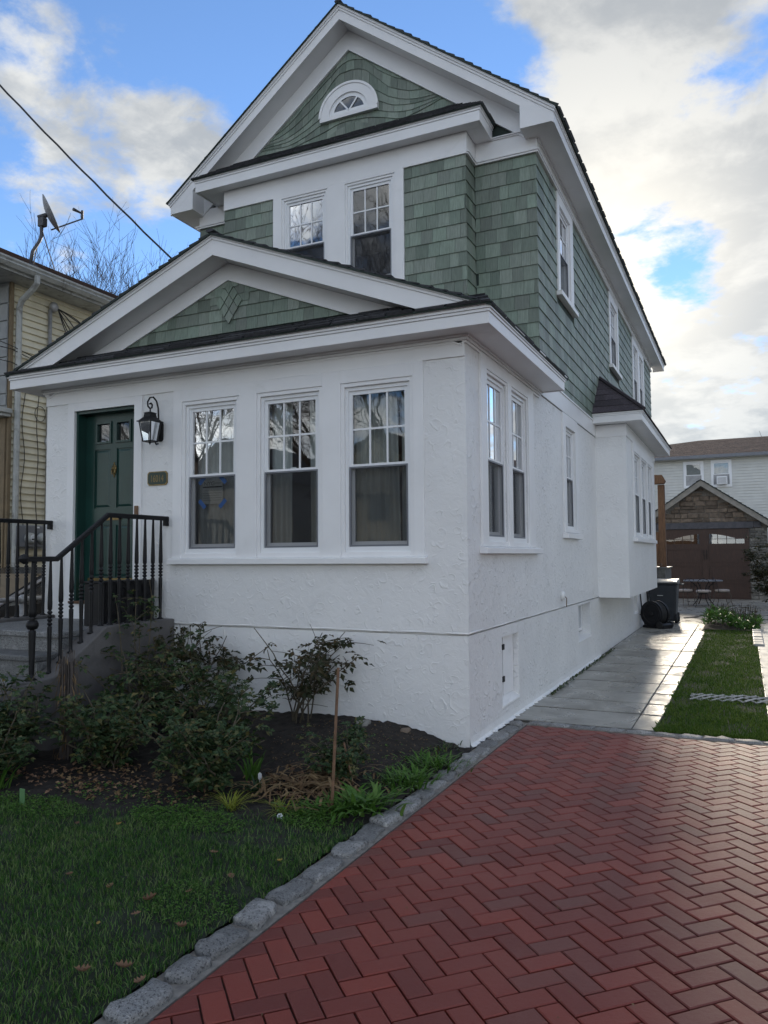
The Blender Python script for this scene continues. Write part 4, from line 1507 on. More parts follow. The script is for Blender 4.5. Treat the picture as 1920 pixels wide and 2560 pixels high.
# porch gable: straight courses, with a diamond inlay in the middle
PGF = front(0.004)
DCX, DCZ, DHX, DHZ = -2.522, 4.262, .165, .232
zc = [4.46 - .128 * k for k in range(0, 5)]


def ptop(x):
    return 4.505 - PS * abs(x - PXC) - .002


for k, zb in enumerate(zc[1:]):
    zt = zc[k]
    x = -4.2 + r.uniform(0, .1)
    while x < -0.85:
        w = r.choice((.11, .13, .15, .17))
        x0, x1 = x + .0015, x + w - .0015
        x += w
        xs = [x0, (x0 + x1) / 2, x1]
        Z1 = [min(zt + .02, ptop(q)) for q in xs]
        if max(Z1) - zb < .012:
            continue
        cz = zb + .064
        if abs((x0 + x1) / 2 - DCX) / DHX + abs(cz - DCZ) / DHZ < .42:
            continue
        if x0 < DCX < x1 and PXC:
            pass
        m = MB()
        for i in range(3):
            z0 = min(zb, Z1[i] - .001)
            m.v += [PGF(xs[i], .001, z0), PGF(xs[i], .001, Z1[i]), PGF(xs[i], .020, z0), PGF(xs[i], .005, Z1[i])]
        for i in range(2):
            q = i * 4
            m.f += [(q + 2, q + 6, q + 7, q + 3), (q, q + 4, q + 6, q + 2)]
        m.f += [(0, 2, 3, 1), (8, 9, 11, 10)]
        shingles.append((screen_area([m.v[2], m.v[10], m.v[11], m.v[3]]), m))
for i in range(3):
    for j in range(3):
        cx = DCX + (i - j) * DHX / 3
        cz = DCZ + (2 - i - j) * DHZ / 3
        hx, hz = DHX / 3 * .92, DHZ / 3 * .92
        m = MB().prism([PGF(cx, .030, cz - hz), PGF(cx + hx, .030, cz), PGF(cx, .030, cz + hz), PGF(cx - hx, .030, cz)], (0, .016, 0))
        m.v = [(p[0], p[1] + (p[2] - cz) * .08, p[2]) for p in m.v]
        shingles.append((1e5, m))
# nested stepped shingles either side of the diamond
for sg in (-1, 1):
    for (xa, xb, zb, d_) in ((.02, .107, 4.413, .0275), (.07, .180, 4.332, .0250), (.115, .240, 4.250, .0225)):
        x0, x1 = DCX + sg * xa, DCX + sg * xb
        P_ = [PGF(x0, d_, zb), PGF(x1, d_, zb), PGF(x1, d_ - .010, max(ptop(x1), zb + .03)), PGF(x0, d_ - .010, ptop(x0))]
        m = MB().prism(P_, (0, d_ - .012, 0))
        shingles.append((9e4, m))
shingles.sort(key=lambda t: -t[0])
rest = MB()
for i, (a, m) in enumerate(shingles):
    if i < 299 and a > 0:
        m.build('shingle', 'shingle', house)
    else:
        n = len(rest.v)
        rest.v += m.v
        rest.f += [tuple(n + q for q in f_) for f_ in m.f]
rest.build('far_shingle_siding', 'shingle', house, kind='stuff')

# --- upper friezes, mouldings
f = MB()
f.box(BXA, BXB + .030, BY - .030, BY, ZT - .002, 6.855)
f.box(BXB, BXB + .030, BY, MY, ZT - .002, 6.855)
f.box(BXB + .0305, .030, MY - .030, MY, ZT, 6.86)
f.box(-5.1, BXA - .0005, MY - .030, MY, ZT, 6.86)
f.box(0.0, .030, MY + .0005, 15.4, ZT, 6.775)
f.build('upper_frieze', 'trim', house, bevel=.003)
f = MB()
for z0, z1, e in ((-.004, .018, .044), (.020, .040, .056)):
    f.box(BXB + .031, BXB + e, BY + .0 - e + .03, MY - e - .001, ZT + z0, ZT + z1)
    f.box(BXB + .031, e, MY - e, MY - .029, ZT + z0, ZT + z1)
    f.box(0.031, e, MY - .028, 15.4, ZT + z0, ZT + z1)
    f.box(-5.1 - e, BXA, MY - e, MY - .029, ZT + z0, ZT + z1)
for z0, z1, e in ((.262, .276, .05), (.278, .292, .065)):
    f.box(-.53, .0, MY - e, MY - .029, ZT + z0, ZT + z1)
f.box(0.031, .05, MY, 15.4, 6.735, 6.768)
f.build('frieze_moulding', 'trim', house, bevel=.002)

# --- pent roof over the bay
QX0, QX1, QY, QZ = -4.76, -0.53, 2.20, 6.845
f = MB()
f.box(QX0, QX1, QY, QY + .022, QZ, QZ + .128)
f.box(QX1 - .022, QX1, QY + .0225, MY - .03, QZ, QZ + .128)
f.box(QX0, QX0 + .022, QY + .0225, MY - .03, QZ, QZ + .128)
for z0, z1, e in ((.129, .155, .010), (.157, .180, .022)):
    f.box(QX0 - e, QX1 + e, QY - e, QY + .02, QZ + z0, QZ + z1)
    f.box(QX1 - .01, QX1 + e, QY + .0205, MY - .03, QZ + z0, QZ + z1)
    f.box(QX0 - e, QX0 + .01, QY + .0205, MY - .03, QZ + z0, QZ + z1)
f.build('bay_pent_fascia', 'trim', house, bevel=.003)
f = MB().box(QX0 + .022, QX1 - .022, QY + .022, BY - .031, QZ + .010, QZ + .022).box(BXB + .031, QX1 - .022, BY - .0305, MY - .031, QZ + .010, QZ + .022).box(QX0 + .022, BXA - .001, BY - .0305, MY - .031, QZ + .010, QZ + .022)
f.build('bay_pent_soffit', 'trim', house)
QT = 7.05
roof_slope('bay_pent_roof', 'roof', house, [(QX0 + .55, MY - .005, 7.45), (QX1 - .55, MY - .005, 7.45)], [(QX0 - .045, QY - .045, QT - .024), (QX1 + .045, QY - .045, QT - .024)], .13, .022, 12)
roof_slope('bay_pent_roof', 'roof', house, [(QX1 - .56, MY - .006, 7.45), (QX1 - .50, MY - .004, 7.44)], [(QX1 + .045, QY - .045, QT - .024), (QX1 + .045, MY - .005, QT - .024)], .13, .022, 13, tab=.2)
roof_slope('bay_pent_roof', 'roof', house, [(QX0 + .56, MY - .006, 7.45), (QX0 + .50, MY - .004, 7.44)], [(QX0 - .045, QY - .045, QT - .024), (QX0 - .045, MY - .005, QT - .024)], .13, .022, 14, tab=.2)

# --- half-round attic window
HX, HZ, RO, RI, RG = -2.555, 7.765, .445, .300, .238


def arch(m, ro, ri, d0, d1, zb, n=24, el=1.0):
    base = len(m.v)
    for i in range(n + 1):
        t = math.pi * i / n
        c, s = math.cos(t), math.sin(t)
        for rr, d in ((ro, d0), (ro, d1), (ri, d1), (ri, d0)):
            m.v.append(GF(HX + rr * c, d, zb + rr * s * el))
    for i in range(n):
        q = base + i * 4
        for a, b_ in ((0, 1), (1, 2), (2, 3), (3, 0)):
            m.f.append((q + a, q + b_, q + 4 + b_, q + 4 + a))
    m.f += [(base, base + 1, base + 2, base + 3), (base + 4 * n, base + 4 * n + 3, base + 4 * n + 2, base + 4 * n + 1)]
    return m


m = arch(MB(), RO, RI, .005, .062, HZ - .03, el=.93)
m.box(HX - RO, HX + RO, .005, .064, HZ - .085, HZ - .0302, GF)
arc_win = m.build('arched_window', 'trim', house)
arch(MB(), RO + .012, RO - .02, .0625, .074, HZ - .03, el=.93).build('arch_rim', 'trim', arc_win)
m = arch(MB(), RI - .001, RG, .004, .040, HZ - .028, el=.93)
m.box(HX - RI + .02, HX + RI - .02, .004, .041, HZ - .0295, HZ + .022, GF)
m.build('arch_sash', 'vinyl', arc_win)
pg = [GF(HX + (RG + .02) * math.cos(math.pi * i / 20), .030, HZ - .028 + (RG + .02) * .93 * math.sin(math.pi * i / 20)) for i in range(21)]
MB().poly(pg).build('pane', 'glass', arc_win)
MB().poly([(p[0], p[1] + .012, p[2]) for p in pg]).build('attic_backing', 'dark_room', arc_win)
m = MB()
for t in (math.radians(57), math.radians(123)):
    c, s = math.cos(t), math.sin(t)
    nx, nz = -s * .011, c * .011
    p0, p1 = (HX, HZ - .0), (HX + (RG + .01) * c, HZ - .028 + (RG + .01) * .93 * s)
    m.prism([GF(p0[0] - nx, .031, p0[1] - nz), GF(p0[0] + nx, .031, p0[1] + nz), GF(p1[0] + nx, .031, p1[1] + nz), GF(p1[0] - nx, .031, p1[1] - nz)], (0, -.012, 0))
m.build('muntin', 'vinyl', arc_win)

# --- main roof
RX, RS, RY0, RY1 = -2.56, 0.755, 2.45, 16.2
EVX = 2.86                                             # eave distance from ridge line (fascia face)
LO, HI = 8.900, 9.030
rake_band(MB(), RX, LO, HI, RS, RX - EVX, RX + EVX, RY0, RY0 + .024).build('rake_board', 'trim', house)
m = MB()
rake_band(m, RX, HI + .001, HI + .034, RS, RX - EVX - .012, RX + EVX + .012, RY0 - .012, RY0 + .024)
rake_band(m, RX, HI + .036, HI + .072, RS, RX - EVX - .024, RX + EVX + .024, RY0 - .026, RY0 + .024)
rake_band(m, RX, HI + .074, HI + .090, RS, RX - EVX - .034, RX + EVX + .034, RY0 - .036, RY0 + .024)
m.build('rake_moulding', 'trim', house)
m = MB()
for s in (-1, 1):
    m.prism([(RX, RY0 + .025, LO + .012), (RX + s * 2.6, RY0 + .025, LO + .012 - RS * 2.6), (RX + s * 2.6, RY0 + .025, LO + .024 - RS * 2.6), (RX, RY0 + .025, LO + .024)], (0, MY - RY0 - .027, 0))
m.build('rake_soffit', 'trim', house)
rake_band(MB(), RX, GA + .012, LO + .010, RS, -5.07, -0.04, MY - .034, MY).build('gable_frieze', 'trim', house)
rake_band(MB(), RX, GA - .012, GA + .0115, RS, -5.05, -0.06, MY - .044, MY).build('gable_bead', 'trim', house)
for s in (-1, 1):                                      # boxed eave returns
    xi, xo = RX + s * 2.452, RX + s * EVX
    zi = LO - RS * 2.452
    MB().prism([(xi, RY0 + .001, 6.762), (xo - s * .001, RY0 + .001, 6.762), (xi, RY0 + .001, zi + .02)], (0, MY - RY0 - .032, 0)).build('eave_return', 'trim', house, bevel=.003)
m = MB()
for s in (-1, 1):
    xo = RX + s * EVX
    a, b_ = sorted((xo, xo - s * .022))
    m.box(a, b_, RY0 + .0245, RY1, 6.752, 6.868)
    for z0, z1, e in ((.870, .896, .012), (.898, .924, .024), (.926, .942, .034)):
        a, b_ = sorted((xo + s * e, xo - s * .01))
        m.box(a, b_, RY0 + .0245, RY1, 6 + z0, 6 + z1)
    a, b_ = sorted((xo - s * .022, xo - s * .022 * 1.1 - s * .02))
m.box(RX + EVX - .3, RX + EVX - .022, RY1 - .022, RY1, 6.752, 6.868)
m.build('eave_fascia', 'trim', house, bevel=.003)
MB().box(0.031, RX + EVX - .0225, MY - .029, RY1 - .023, 6.766, 6.78).box(RX - EVX + .0225, -5.101, MY - .029, RY1 - .023, 6.766, 6.78).build('eave_soffit', 'trim', house)
for s, sd in ((1, 31), (-1, 32)):
    dx = EVX + .055
    roof_slope('main_roof', 'roof', house, [(RX, RY0 - .05, HI + .091), (RX, RY1 + .04, HI + .091)], [(RX + s * dx, RY0 - .05, HI + .091 - RS * dx), (RX + s * dx, RY1 + .04, HI + .091 - RS * dx)], .145, .024, sd)
m = MB().tube([(RX, RY0 - .045, HI + .098), (RX, RY1 + .03, HI + .098)], .05, 8)
m.v = [(p[0], p[1], HI + .098 + (p[2] - HI - .098) * .45) for p in m.v]
m.build('ridge_cap', 'roof', house)
m = MB()
m.poly([(RX, RY1 - .1, HI), (RX - EVX, RY1 - .1, HI - RS * EVX), (RX + EVX, RY1 - .1, HI - RS * EVX)])
m.build('rear_gable', 'backing', house)

# --- things fixed to or standing behind the front
curtain(FR, W1[0] + .02, W1[1] - .02, 1.70, 3.22, -.17, 'closed white sheer curtain behind the window with the paper notice', 7, None, 1)
curtain(FR, W2[0] + .02, W2[1] - .02, 1.70, 3.22, -.17, 'white sheer curtain parted right of centre in the middle front window', 7, (-1.86, -1.66), 2)
curtain(FR, W3[0] + .02, W3[1] - .02, 1.70, 3.22, -.17, 'white sheer curtain in the front window nearest the house corner', 6, (-.74, -.68), 3)
curtain(SD, DW1[0] + .02, DW1[1] - .02, 1.8, 3.37, -.17, 'curtain behind the first side window, next to the house corner', 6, None, 4)
curtain(SD, DW2[0] + .02, DW2[1] - .02, 1.8, 3.37, -.17, 'curtain behind the second window of the pair on the side wall', 6, None, 5)
curtain(SD, SW[0] + .02, SW[1] - .02, 2.0, 3.39, -.15, 'patterned curtain behind the narrow single side window', 5, None, 6, 'curtain_print')

notice = root('paper_notice', 'white official paper notice held by blue tape inside the front window', 'notice', (-2.79, .095, 2.34))
ND = -.072
NF = FR
NX0, NX1, NZ0, NZ1 = -2.925, -2.665, 2.205, 2.455
ND = -.0795
MB().box(NX0, NX1, ND - .002, ND, NZ0, NZ1, NF).build('sheet', 'paper', notice)


def text_mesh(body, size, F, a, d, z, mat, name, parent, sx=1.0, ext=.0006):
    cu = bpy.data.curves.new('lettering', 'FONT')
    cu.body = body
    cu.size = size
    to = bpy.data.objects.new('lettering', cu)
    COL.objects.link(to)
    me = to.to_mesh()
    m = MB()
    m.v = [F(a + v.co.x * sx, d + ext, z + v.co.y) for v in me.vertices]
    m.f = [tuple(p.vertices) for p in me.polygons]
    to.to_mesh_clear()
    bpy.data.objects.remove(to)
    return m.build(name, mat, parent, fix=False)


text_mesh('NYC', .058, NF, NX0 + .018, ND, NZ1 - .058, 'ink', 'lettering', notice, 1.15)
m = MB().box(NX0 + .008, NX1 - .008, ND + .0004, ND + .0012, NZ1 - .082, NZ1 - .068, NF)
m.build('black_bar', 'ink', notice)
m = MB()
for z, w in ((.035, .10), (.042, .10), (.115, .2), (.14, .23), (.165, .2), (.19, .23), (.215, .22)):
    a = NX0 + (.14 if z < .05 else .012)
    m.box(a, min(a + w, NX1 - .01), ND + .0004, ND + .001, NZ1 - z, NZ1 - z + .004, NF)
m.build('printed_line', 'ink_grey', notice)
for cx, cz, rot in ((NX0, NZ1, .8), (NX1, NZ1, -.8), (NX0, NZ0, -.8), (NX1, NZ0, .8)):
    c, s = math.cos(rot), math.sin(rot)
    P = [(cx + c * u - s * v, cz + s * u + c * v) for u, v in ((-.055, -.022), (.055, -.022), (.055, .022), (-.055, .022))]
    MB().prism([NF(p[0], ND + .0012, p[1]) for p in P], (0, -.0006, 0)).build('tape', 'tape', notice)

num = root('house_number_plate', 'green oval-cornered brass rimmed plaque reading 16014 beside the door', 'house number', (-3.448, -.01, 2.49))
PX0, PX1, PZ0, PZ1 = -3.582, -3.314, 2.420, 2.568
ch = .022


def oct_(e, d):
    return [FR(PX0 + e + ch, d, PZ0 + e), FR(PX1 - e - ch, d, PZ0 + e), FR(PX1 - e, d, PZ0 + e + ch), FR(PX1 - e, d, PZ1 - e - ch), FR(PX1 - e - ch, d, PZ1 - e), FR(PX0 + e + ch, d, PZ1 - e), FR(PX0 + e, d, PZ1 - e - ch), FR(PX0 + e, d, PZ0 + e + ch)]


MB().prism(oct_(0, .001), (0, -.012, 0)).build('rim', 'brass', num)
MB().prism(oct_(.010, .0132), (0, -.002, 0)).build('plaque', 'plate', num)
text_mesh('16014', .105, FR, PX0 + .040, .0156, PZ0 + .036, 'brass', 'numeral', num, .70, .001)
m = MB()
for i, xx in enumerate((.048, .217)):
    pass

lan = root('wall_lantern', 'black wrought-iron lantern with scroll bracket on the wall beside the door', 'wall lamp', (-3.42, -.1, 2.98))
LX, LD, = -3.425, .155
m = MB().prism([FR(-3.455 + .018, .001, 2.885), FR(-3.378 - .018, .001, 2.885), FR(-3.378, .001, 2.905), FR(-3.378, .001, 3.075), FR(-3.396, .001, 3.095), FR(-3.437, .001, 3.095), FR(-3.455, .001, 3.075), FR(-3.455, .001, 2.905)], (0, -.024, 0))
m.build('backplate', 'iron', lan)
arm = [(-.0, .03, 2.86), (-.0, .06, 2.85), (0, .075, 2.87), (0, .06, 2.89), (0, .04, 2.90), (0, .028, 3.0), (0, .028, 3.15), (0, .035, 3.24), (0, .06, 3.31), (0, .11, 3.345), (0, .16, 3.33), (0, .195, 3.28), (0, .19, 3.235), (0, .16, 3.215), (0, .13, 3.23), (0, .125, 3.26), (0, .145, 3.275), (0, .165, 3.262)]
MB().tube([FR(LX, d, z) for _, d, z in arm], .009, 6).build('scroll_arm', 'iron', lan, smooth=True)
m = MB().tube([FR(LX, LD, 3.22), FR(LX, LD, 3.17)], .008, 6)


def sq(m, h0, z0, h1, z1):
    n = len(m.v)
    for h, z in ((h0, z0), (h1, z1)):
        m.v += [FR(LX - h, LD - h, z), FR(LX + h, LD - h, z), FR(LX + h, LD + h, z), FR(LX - h, LD + h, z)]
    m.f += [(n, n + 3, n + 2, n + 1), (n + 4, n + 5, n + 6, n + 7)] + [(n + i, n + (i + 1) % 4, n + 4 + (i + 1) % 4, n + 4 + i) for i in range(4)]


sq(m, .098, 3.072, .096, 3.082)
sq(m, .085, 3.0825, .048, 3.125)
sq(m, .048, 3.1255, .042, 3.165)
sq(m, .05, 3.1655, .03, 3.178)
m.build('lantern_roof', 'iron', lan)
cage = MB()
for sx_ in (-1, 1):
    for sy_ in (-1, 1):
        cage.tube([FR(LX + sx_ * .078, LD + sy_ * .078, 3.071), FR(LX + sx_ * .052, LD + sy_ * .052, 2.872)], .007, 5)
sq(cage, .056, 2.862, .058, 2.874)
cage.tube([FR(LX, LD, 2.862), FR(LX, LD, 2.835)], [.014, .004], 6)
cage.build('cage', 'iron', lan)
MB().lathe([(.012, 2.875), (.012, 2.96), (.006, 2.97)], (LX, -LD, 0), 8).build('candle', 'paper', lan)
for sx_, sy_ in ((-1, 0), (1, 0), (0, -1), (0, 1)):
    tx, ty = -sy_, sx_
    m = MB().poly([FR(LX + sx_ * .072 + tx * .068, LD + sy_ * .072 + ty * .068, 3.068), FR(LX + sx_ * .072 - tx * .068, LD + sy_ * .072 - ty * .068, 3.068), FR(LX + sx_ * .050 - tx * .046, LD + sy_ * .050 - ty * .046, 2.878), FR(LX + sx_ * .050 + tx * .046, LD + sy_ * .050 + ty * .046, 2.878)])
    m.build('lantern_pane', 'glass', lan)

bell = root('door_bell', 'small brown bell push on the white door casing above the handrail', 'doorbell', (-3.71, -.03, 2.16))
MB().box(-3.735, -3.69, .024, .045, 2.10, 2.21, FR).lathe([(.012, -.05), (.012, -.044)], (-3.712, 0, 2.16), 8, 'y').build('bell_push', 'bell', bell, bevel=.004)
vent = root('pipe_outlet', 'white capped pipe stub on the side wall above the belt line', 'outlet', (0, 3.7, 1.3))
m = MB().lathe([(.06, .0), (.06, .03), (.045, .045), (.02, .05)], (0, 3.72, 1.12), 12, 'x')
m.build('cap', 'stucco', vent, smooth=True)
MB().tube([(.05, 3.72, 1.11), (.07, 3.72, 1.09), (.065, 3.725, .98)], .006, 5).build('wire_tail', 'straw', vent)

# ------------------------------------------------------------------ front stoop, railings, planter
stoop = root('front_stoop', 'speckled granite steps and landing with grey cement side wall below the green door', 'steps', (-4.2, -.8, 0))
MB().box(-4.90, -3.425, -1.28, -.03, .93, .985).build('landing', 'granite_step', stoop, bevel=.012)
MB().box(-4.90, -3.425, -1.255, -.03, -.05, .929).build('landing_riser', 'granite_step', stoop)
for k in range(1, 5):
    z = .985 - .18 * k
    y0 = -1.28 - .27 * k
    MB().box(-4.90, -3.425, y0, y0 + .30, z - .055, z).build('step', 'granite_step', stoop, bevel=.014)
    MB().box(-4.90, -3.425, y0 + .025, y0 + .29, -.05, z - .056).build('riser', 'granite_step', stoop)
prof = [(0.0, -.06), (-0.0, 1.022), (-.94, 1.018), (-1.53, .640), (-1.80, .612), (-2.12, .40), (-2.42, .20), (-2.42, -.06)]
for x0, x1 in ((-3.422, -3.20), (-5.10, -4.902)):
    m = MB().prism([(x0, p[0] - .012, p[1]) for p in prof], (x1 - x0, 0, 0))
    m.build('cheek_wall', 'cheek', stoop, bevel=.012)
MB().box(-4.83, -3.67, -.030, .0, .975, 1.15).build('threshold_block', 'trim', stoop)


def cheek_top(y):
    for i in range(1, 6):
        (y0, z0), (y1, z1) = prof[i], prof[i + 1]
        if y1 <= y <= y0:
            return z0 + (z1 - z0) * (y - y0) / (y1 - y0)
    return .6


RXL = -3.315
rail = root('iron_railing', 'black turned-baluster stair railing with a bent handrail on the right side wall of the stoop', 'railing', (RXL, -.9, .6), 'stoop railings')


def handrail_z(y):
    if y > -.84:
        return 2.085
    if y > -1.44:
        return 2.085 - (-.84 - y) * (.415 / .60)
    return 1.67


def flatbar(path, w, h):
    m = MB()
    n = len(path)
    for (yy_, zz_) in path:
        m.v += [(RXL - w, yy_, zz_ - h), (RXL + w, yy_, zz_ - h), (RXL + w, yy_, zz_ - .008), (RXL + w * .5, yy_, zz_), (RXL - w * .5, yy_, zz_), (RXL - w, yy_, zz_ - .008)]
    for i in range(n - 1):
        for k in range(6):
            a, b_ = i * 6 + k, i * 6 + (k + 1) % 6
            m.f.append((a, b_, b_ + 6, a + 6))
    m.f += [tuple(range(6)), tuple(range(6 * n - 6, 6 * n))]
    return m


hr = flatbar([(-.005, 2.085), (-.84, 2.085), (-1.44, 1.67), (-1.76, 1.67)], .024, .045)
hr.lathe([(.006, 1.605), (.034, 1.625), (.042, 1.65), (.034, 1.678), (.008, 1.69)], (RXL, -1.775, 0), 10)
hr.box(RXL - .022, RXL + .022, -.045, -.004, 1.985, 2.041)
hr.build('handrail', 'iron', rail)


def baluster(y, z0, z1, s=1.0, newel=False):
    h = z1 - z0
    k = z0 + h * .47                                     # where the turned beads sit
    P = [(.030, z0), (.032, z0 + .012), (.016, z0 + .022), (.015, z0 + .06), (.020, k - .07), (.020, k - .055), (.011, k - .048)]
    if newel:
        P += [(.026, k - .04), (.034, k - .015), (.034, k + .005), (.026, k + .03), (.012, k + .038), (.030, k + .046), (.012, k + .056)]
        kk = k + .058
    else:
        for j in range(4):
            q = k - .045 + j * .033
            P += [(.012, q), (.0225, q + .012), (.0225, q + .020), (.012, q + .031)]
        kk = k + .092
    P += [(.020, kk + .008), (.021, kk + .05), (.011, z1 - .02), (.011, z1)]
    return MB().lathe([(r_ * s, z_) for r_, z_ in P], (RXL, y, 0), 8)


for i in range(12):
    y = -.10 - .1165 * i
    baluster(y, cheek_top(y) - .004, handrail_z(y) - .04).build('baluster', 'iron', rail, smooth=True)
baluster(-1.50, cheek_top(-1.50) - .004, 1.63).build('baluster', 'iron', rail, smooth=True)
baluster(-1.68, cheek_top(-1.68) - .004, 1.63, 1.5, True).build('newel_post', 'iron', rail, smooth=True)
copy_thing(rail, (RXL - 1.685, -.9, .6), 'black turned-baluster railing on the far left side of the stoop, near the meter box')

pl = root('ornate_planter', 'black scroll-patterned planter box standing on the landing behind the railing', 'planter', (-3.58, -.38, .985))
PXA, PXB, PYA, PYB, PZA, PZB = -3.72, -3.462, -.73, -.035, .99, 1.425
m = MB().box(PXA, PXB, PYA, PYB, PZA, PZB - .02).box(PXA - .012, PXB + .008, PYA - .012, PYB + .012, PZB - .0195, PZB)
m.build('box', 'black_plastic', pl, bevel=.006)
m = MB()
pf = side(PXB)
for cy in (-.56, -.205):
    for s in (-1, 1):
        for (r0, turns, oz) in ((.075, 2.2, 1.30), (.060, 2.0, 1.13)):
            pts = []
            for i in range(22):
                t = i / 21
                a = turns * math.pi * t * s
                rr = r0 * (1 - t * .8)
                pts.append(pf(cy + s * .078 + rr * math.cos(a + (0 if s < 0 else math.pi)), .004, oz + rr * math.sin(a)))
            m.tube(pts, .007, 5)
    m.tube([pf(cy, .004, 1.03), pf(cy, .004, 1.39)], .008, 5)
m.ring(PYA + .015, PYB - .015, PZA + .01, PZB - .03, .018, 0.0, .008, pf)
m.build('scroll_relief', 'iron', pl)

# overhead service cable from off frame to the porch roof
A_, B_ = Vector((-4.2, 1.0, 5.40)), Vector((-6.6, -.35, 8.40))
pts = []
for i in range(30):
    t = i / 29 * 1.6
    p = A_.lerp(B_, t)
    p.z -= .14 * math.sin(math.pi * min(1, t / 1.6))
    pts.append(tuple(p + Vector((.004 * math.sin(i * 2.2), 0, .004 * math.cos(i * 2.2)))))
A2 = Vector((-4.1, 1.1, 4.15))
cab = MB().tube([(-4.05, 1.25, 4.28), (-4.12, 1.1, 5.30)] + pts, .012, 6).build('service_cable', 'cable')
tag(cab, 'thick twisted black cable sagging from the upper left sky to the porch roof', 'cable')

# ------------------------------------------------------------------ left neighbour
nb_ = root('neighbor_house', 'cream sided neighbouring house on the left with brown roof and grey block front', 'house', (-10.5, 6, 0))
NX, NY0, NY1, NEZ = -7.80, 1.645, 13.5, 5.93
MB().poly([(NX - .03, NY0, -.05), (NX - .03, NY1, -.05), (NX - .03, NY1, 6.0), (NX - .03, NY0, 6.0)]).build('side_wall', 'yellow_siding', nb_)
z = .35
while z < 5.85:
    zt = min(z + .1045, 5.86)
    m = MB().prism([(NX - .028, NY0 + .06, z), (NX + .012, NY0 + .06, z), (NX + .012, NY0 + .06, z + .010), (NX - .020, NY0 + .06, zt), (NX - .028, NY0 + .06, zt)], (0, NY1 - NY0 - .14, 0))
    m.build('siding_board', 'yellow_siding', nb_)
    z += .1045
MB().box(NX - .03, NX + .012, NY0, NY0 + .055, -.05, 5.86).build('corner_board', 'tan', nb_)
# grey scored-block front
bz = [5.80, 5.53, 5.26, 4.98, 4.70, 4.42, 4.14, 3.96]
for i in range(len(bz) - 1):
    MB().box(-13.5, NX - .035, NY0 - .03, NY0 + .02, bz[i + 1] + .008, bz[i] - .008).build('front_block', 'grey_block', nb_, bevel=.006)
MB().box(-13.5, NX - .035, NY0 - .005, NY0 + .06, 3.9, 5.86).build('front_wall', 'grey_block', nb_)
MB().box(-13.5, NX - .04, NY0 - .02, NY0 + .05, -.05, 3.80).build('lower_front_wall', 'tan', nb_)
m = MB().box(-13.5, NX + .10, NY0 - .22, NY0 + .0, 3.83, 3.90).box(-13.5, NX + .06, NY0 - .16, NY0, 3.78, 3.829)
m.build('front_cornice', 'gutter', nb_, bevel=.01)
MB().box(-13.5, NX + .36, NY0 - .72, NY1, 5.86, 5.885).build('soffit', 'gutter', nb_)
MB().box(NX + .34, NX + .365, NY0 - .74, NY1, 5.86, 6.0).build('fascia', 'gutter', nb_)
gp = [(0, .0), (.06, 0), (.11, .05), (.10, .075), (.125, .10), (.125, .125), (.112, .125), (.09, .075), (.05, .012), (0, .012)]
MB().prism([(NX + .366 + a, NY0 - .87, 5.90 + b_) for a, b_ in gp], (0, NY1 - NY0 + .83, 0)).build('gutter', 'gutter', nb_)
MB().prism([(-13.5, NY0 - .745 - a, 5.90 + b_) for a, b_ in gp], (13.5 + NX + .36, 0, 0)).build('gutter', 'gutter', nb_)
NRX, NRS = -10.6, .50
rz = 6.02
for s, (xe, xr) in enumerate(((NX + .45, NRX), (-13.4, NRX))):
    roof_slope('roof', 'roof_brown', nb_, [(xr, NY0 - .7, rz + NRS * 3.2), (xr, NY1 - 2.0, rz + NRS * 3.2)], [(xe, NY0 - .78, rz), (xe, NY1 + .2, rz)], .14, .014, 60 + s, tab=.9)
MB().poly([(NX + .45, NY1 + .2, rz), (-13.4, NY1 + .2, rz), (NRX, NY1 - 2.0, rz + NRS * 3.2)]).poly([(NX + .45, NY0 - .77, rz - .01), (-13.4, NY0 - .77, rz - .01), (NRX, NY0 - .7, rz + NRS * 3.2)]).build('hip_roof', 'roof_brown', nb_)
MB().tube([(NX + .44, NY0 + .10, 5.91), (NX + .44, NY0 + .10, 5.80), (NX + .36, NY0 + .10, 5.72), (NX + .12, NY0 + .10, 5.58), (NX + .065, NY0 + .105, 5.48), (NX + .065, NY0 + .105, .05)], .045, 8).build('downspout', 'gutter', nb_)
CY = 2.34
cd = MB().tube([(NX + .05, CY, 2.15), (NX + .05, CY, 3.4), (NX + .05, CY - .03, 3.5), (NX + .05, CY, 3.6), (NX + .05, CY, 5.62)], .03, 8)
cd.lathe([(.02, 5.60), (.06, 5.62), (.075, 5.68), (.05, 5.74), (.01, 5.76)], (NX + .07, CY + .05, 0), 10)
cd.build('service_conduit', 'pipe', nb_, smooth=True)
wr = root('service_wires', 'bundle of looping black wires at the weatherhead on the cream siding', 'cables', (NX + .05, 2.4, 4.5))
r = random.Random(5)
for k in range(6):
    e = Vector((NX + .35, 2.75 + .16 * k, 5.10 - .03 * k))
    s = Vector((NX + .10, CY + .10, 5.66))
    pts = []
    for i in range(12):
        t = i / 11
        p = s.lerp(e, t)
        p.z -= .35 * math.sin(math.pi * t) * (1 if k % 2 else -.2) - .1 * t * (k % 3)
        pts.append(tuple(p))
    MB().tube(pts, .008, 5).build('wire', 'cable', wr)
for k in range(3):
    c = (NX + .06, CY + .42 + .05 * k, 5.02)
    MB().tube([(c[0] + .02 * math.sin(t * 2), c[1] + (.30 - .05 * k) * math.cos(t), c[2] + (.22 - .05 * k) * math.sin(t)) for t in [i * math.pi / 10 for i in range(21)]], .010, 5).build('wire', 'cable', wr)
for y0, w in ((1.90, .03), (2.16, .02)):
    MB().tube([(NX + .025, y0 + w * math.sin(i * .9), 4.6 - i * .16) for i in range(17)], .006, 5).build('wire', 'cable', wr)
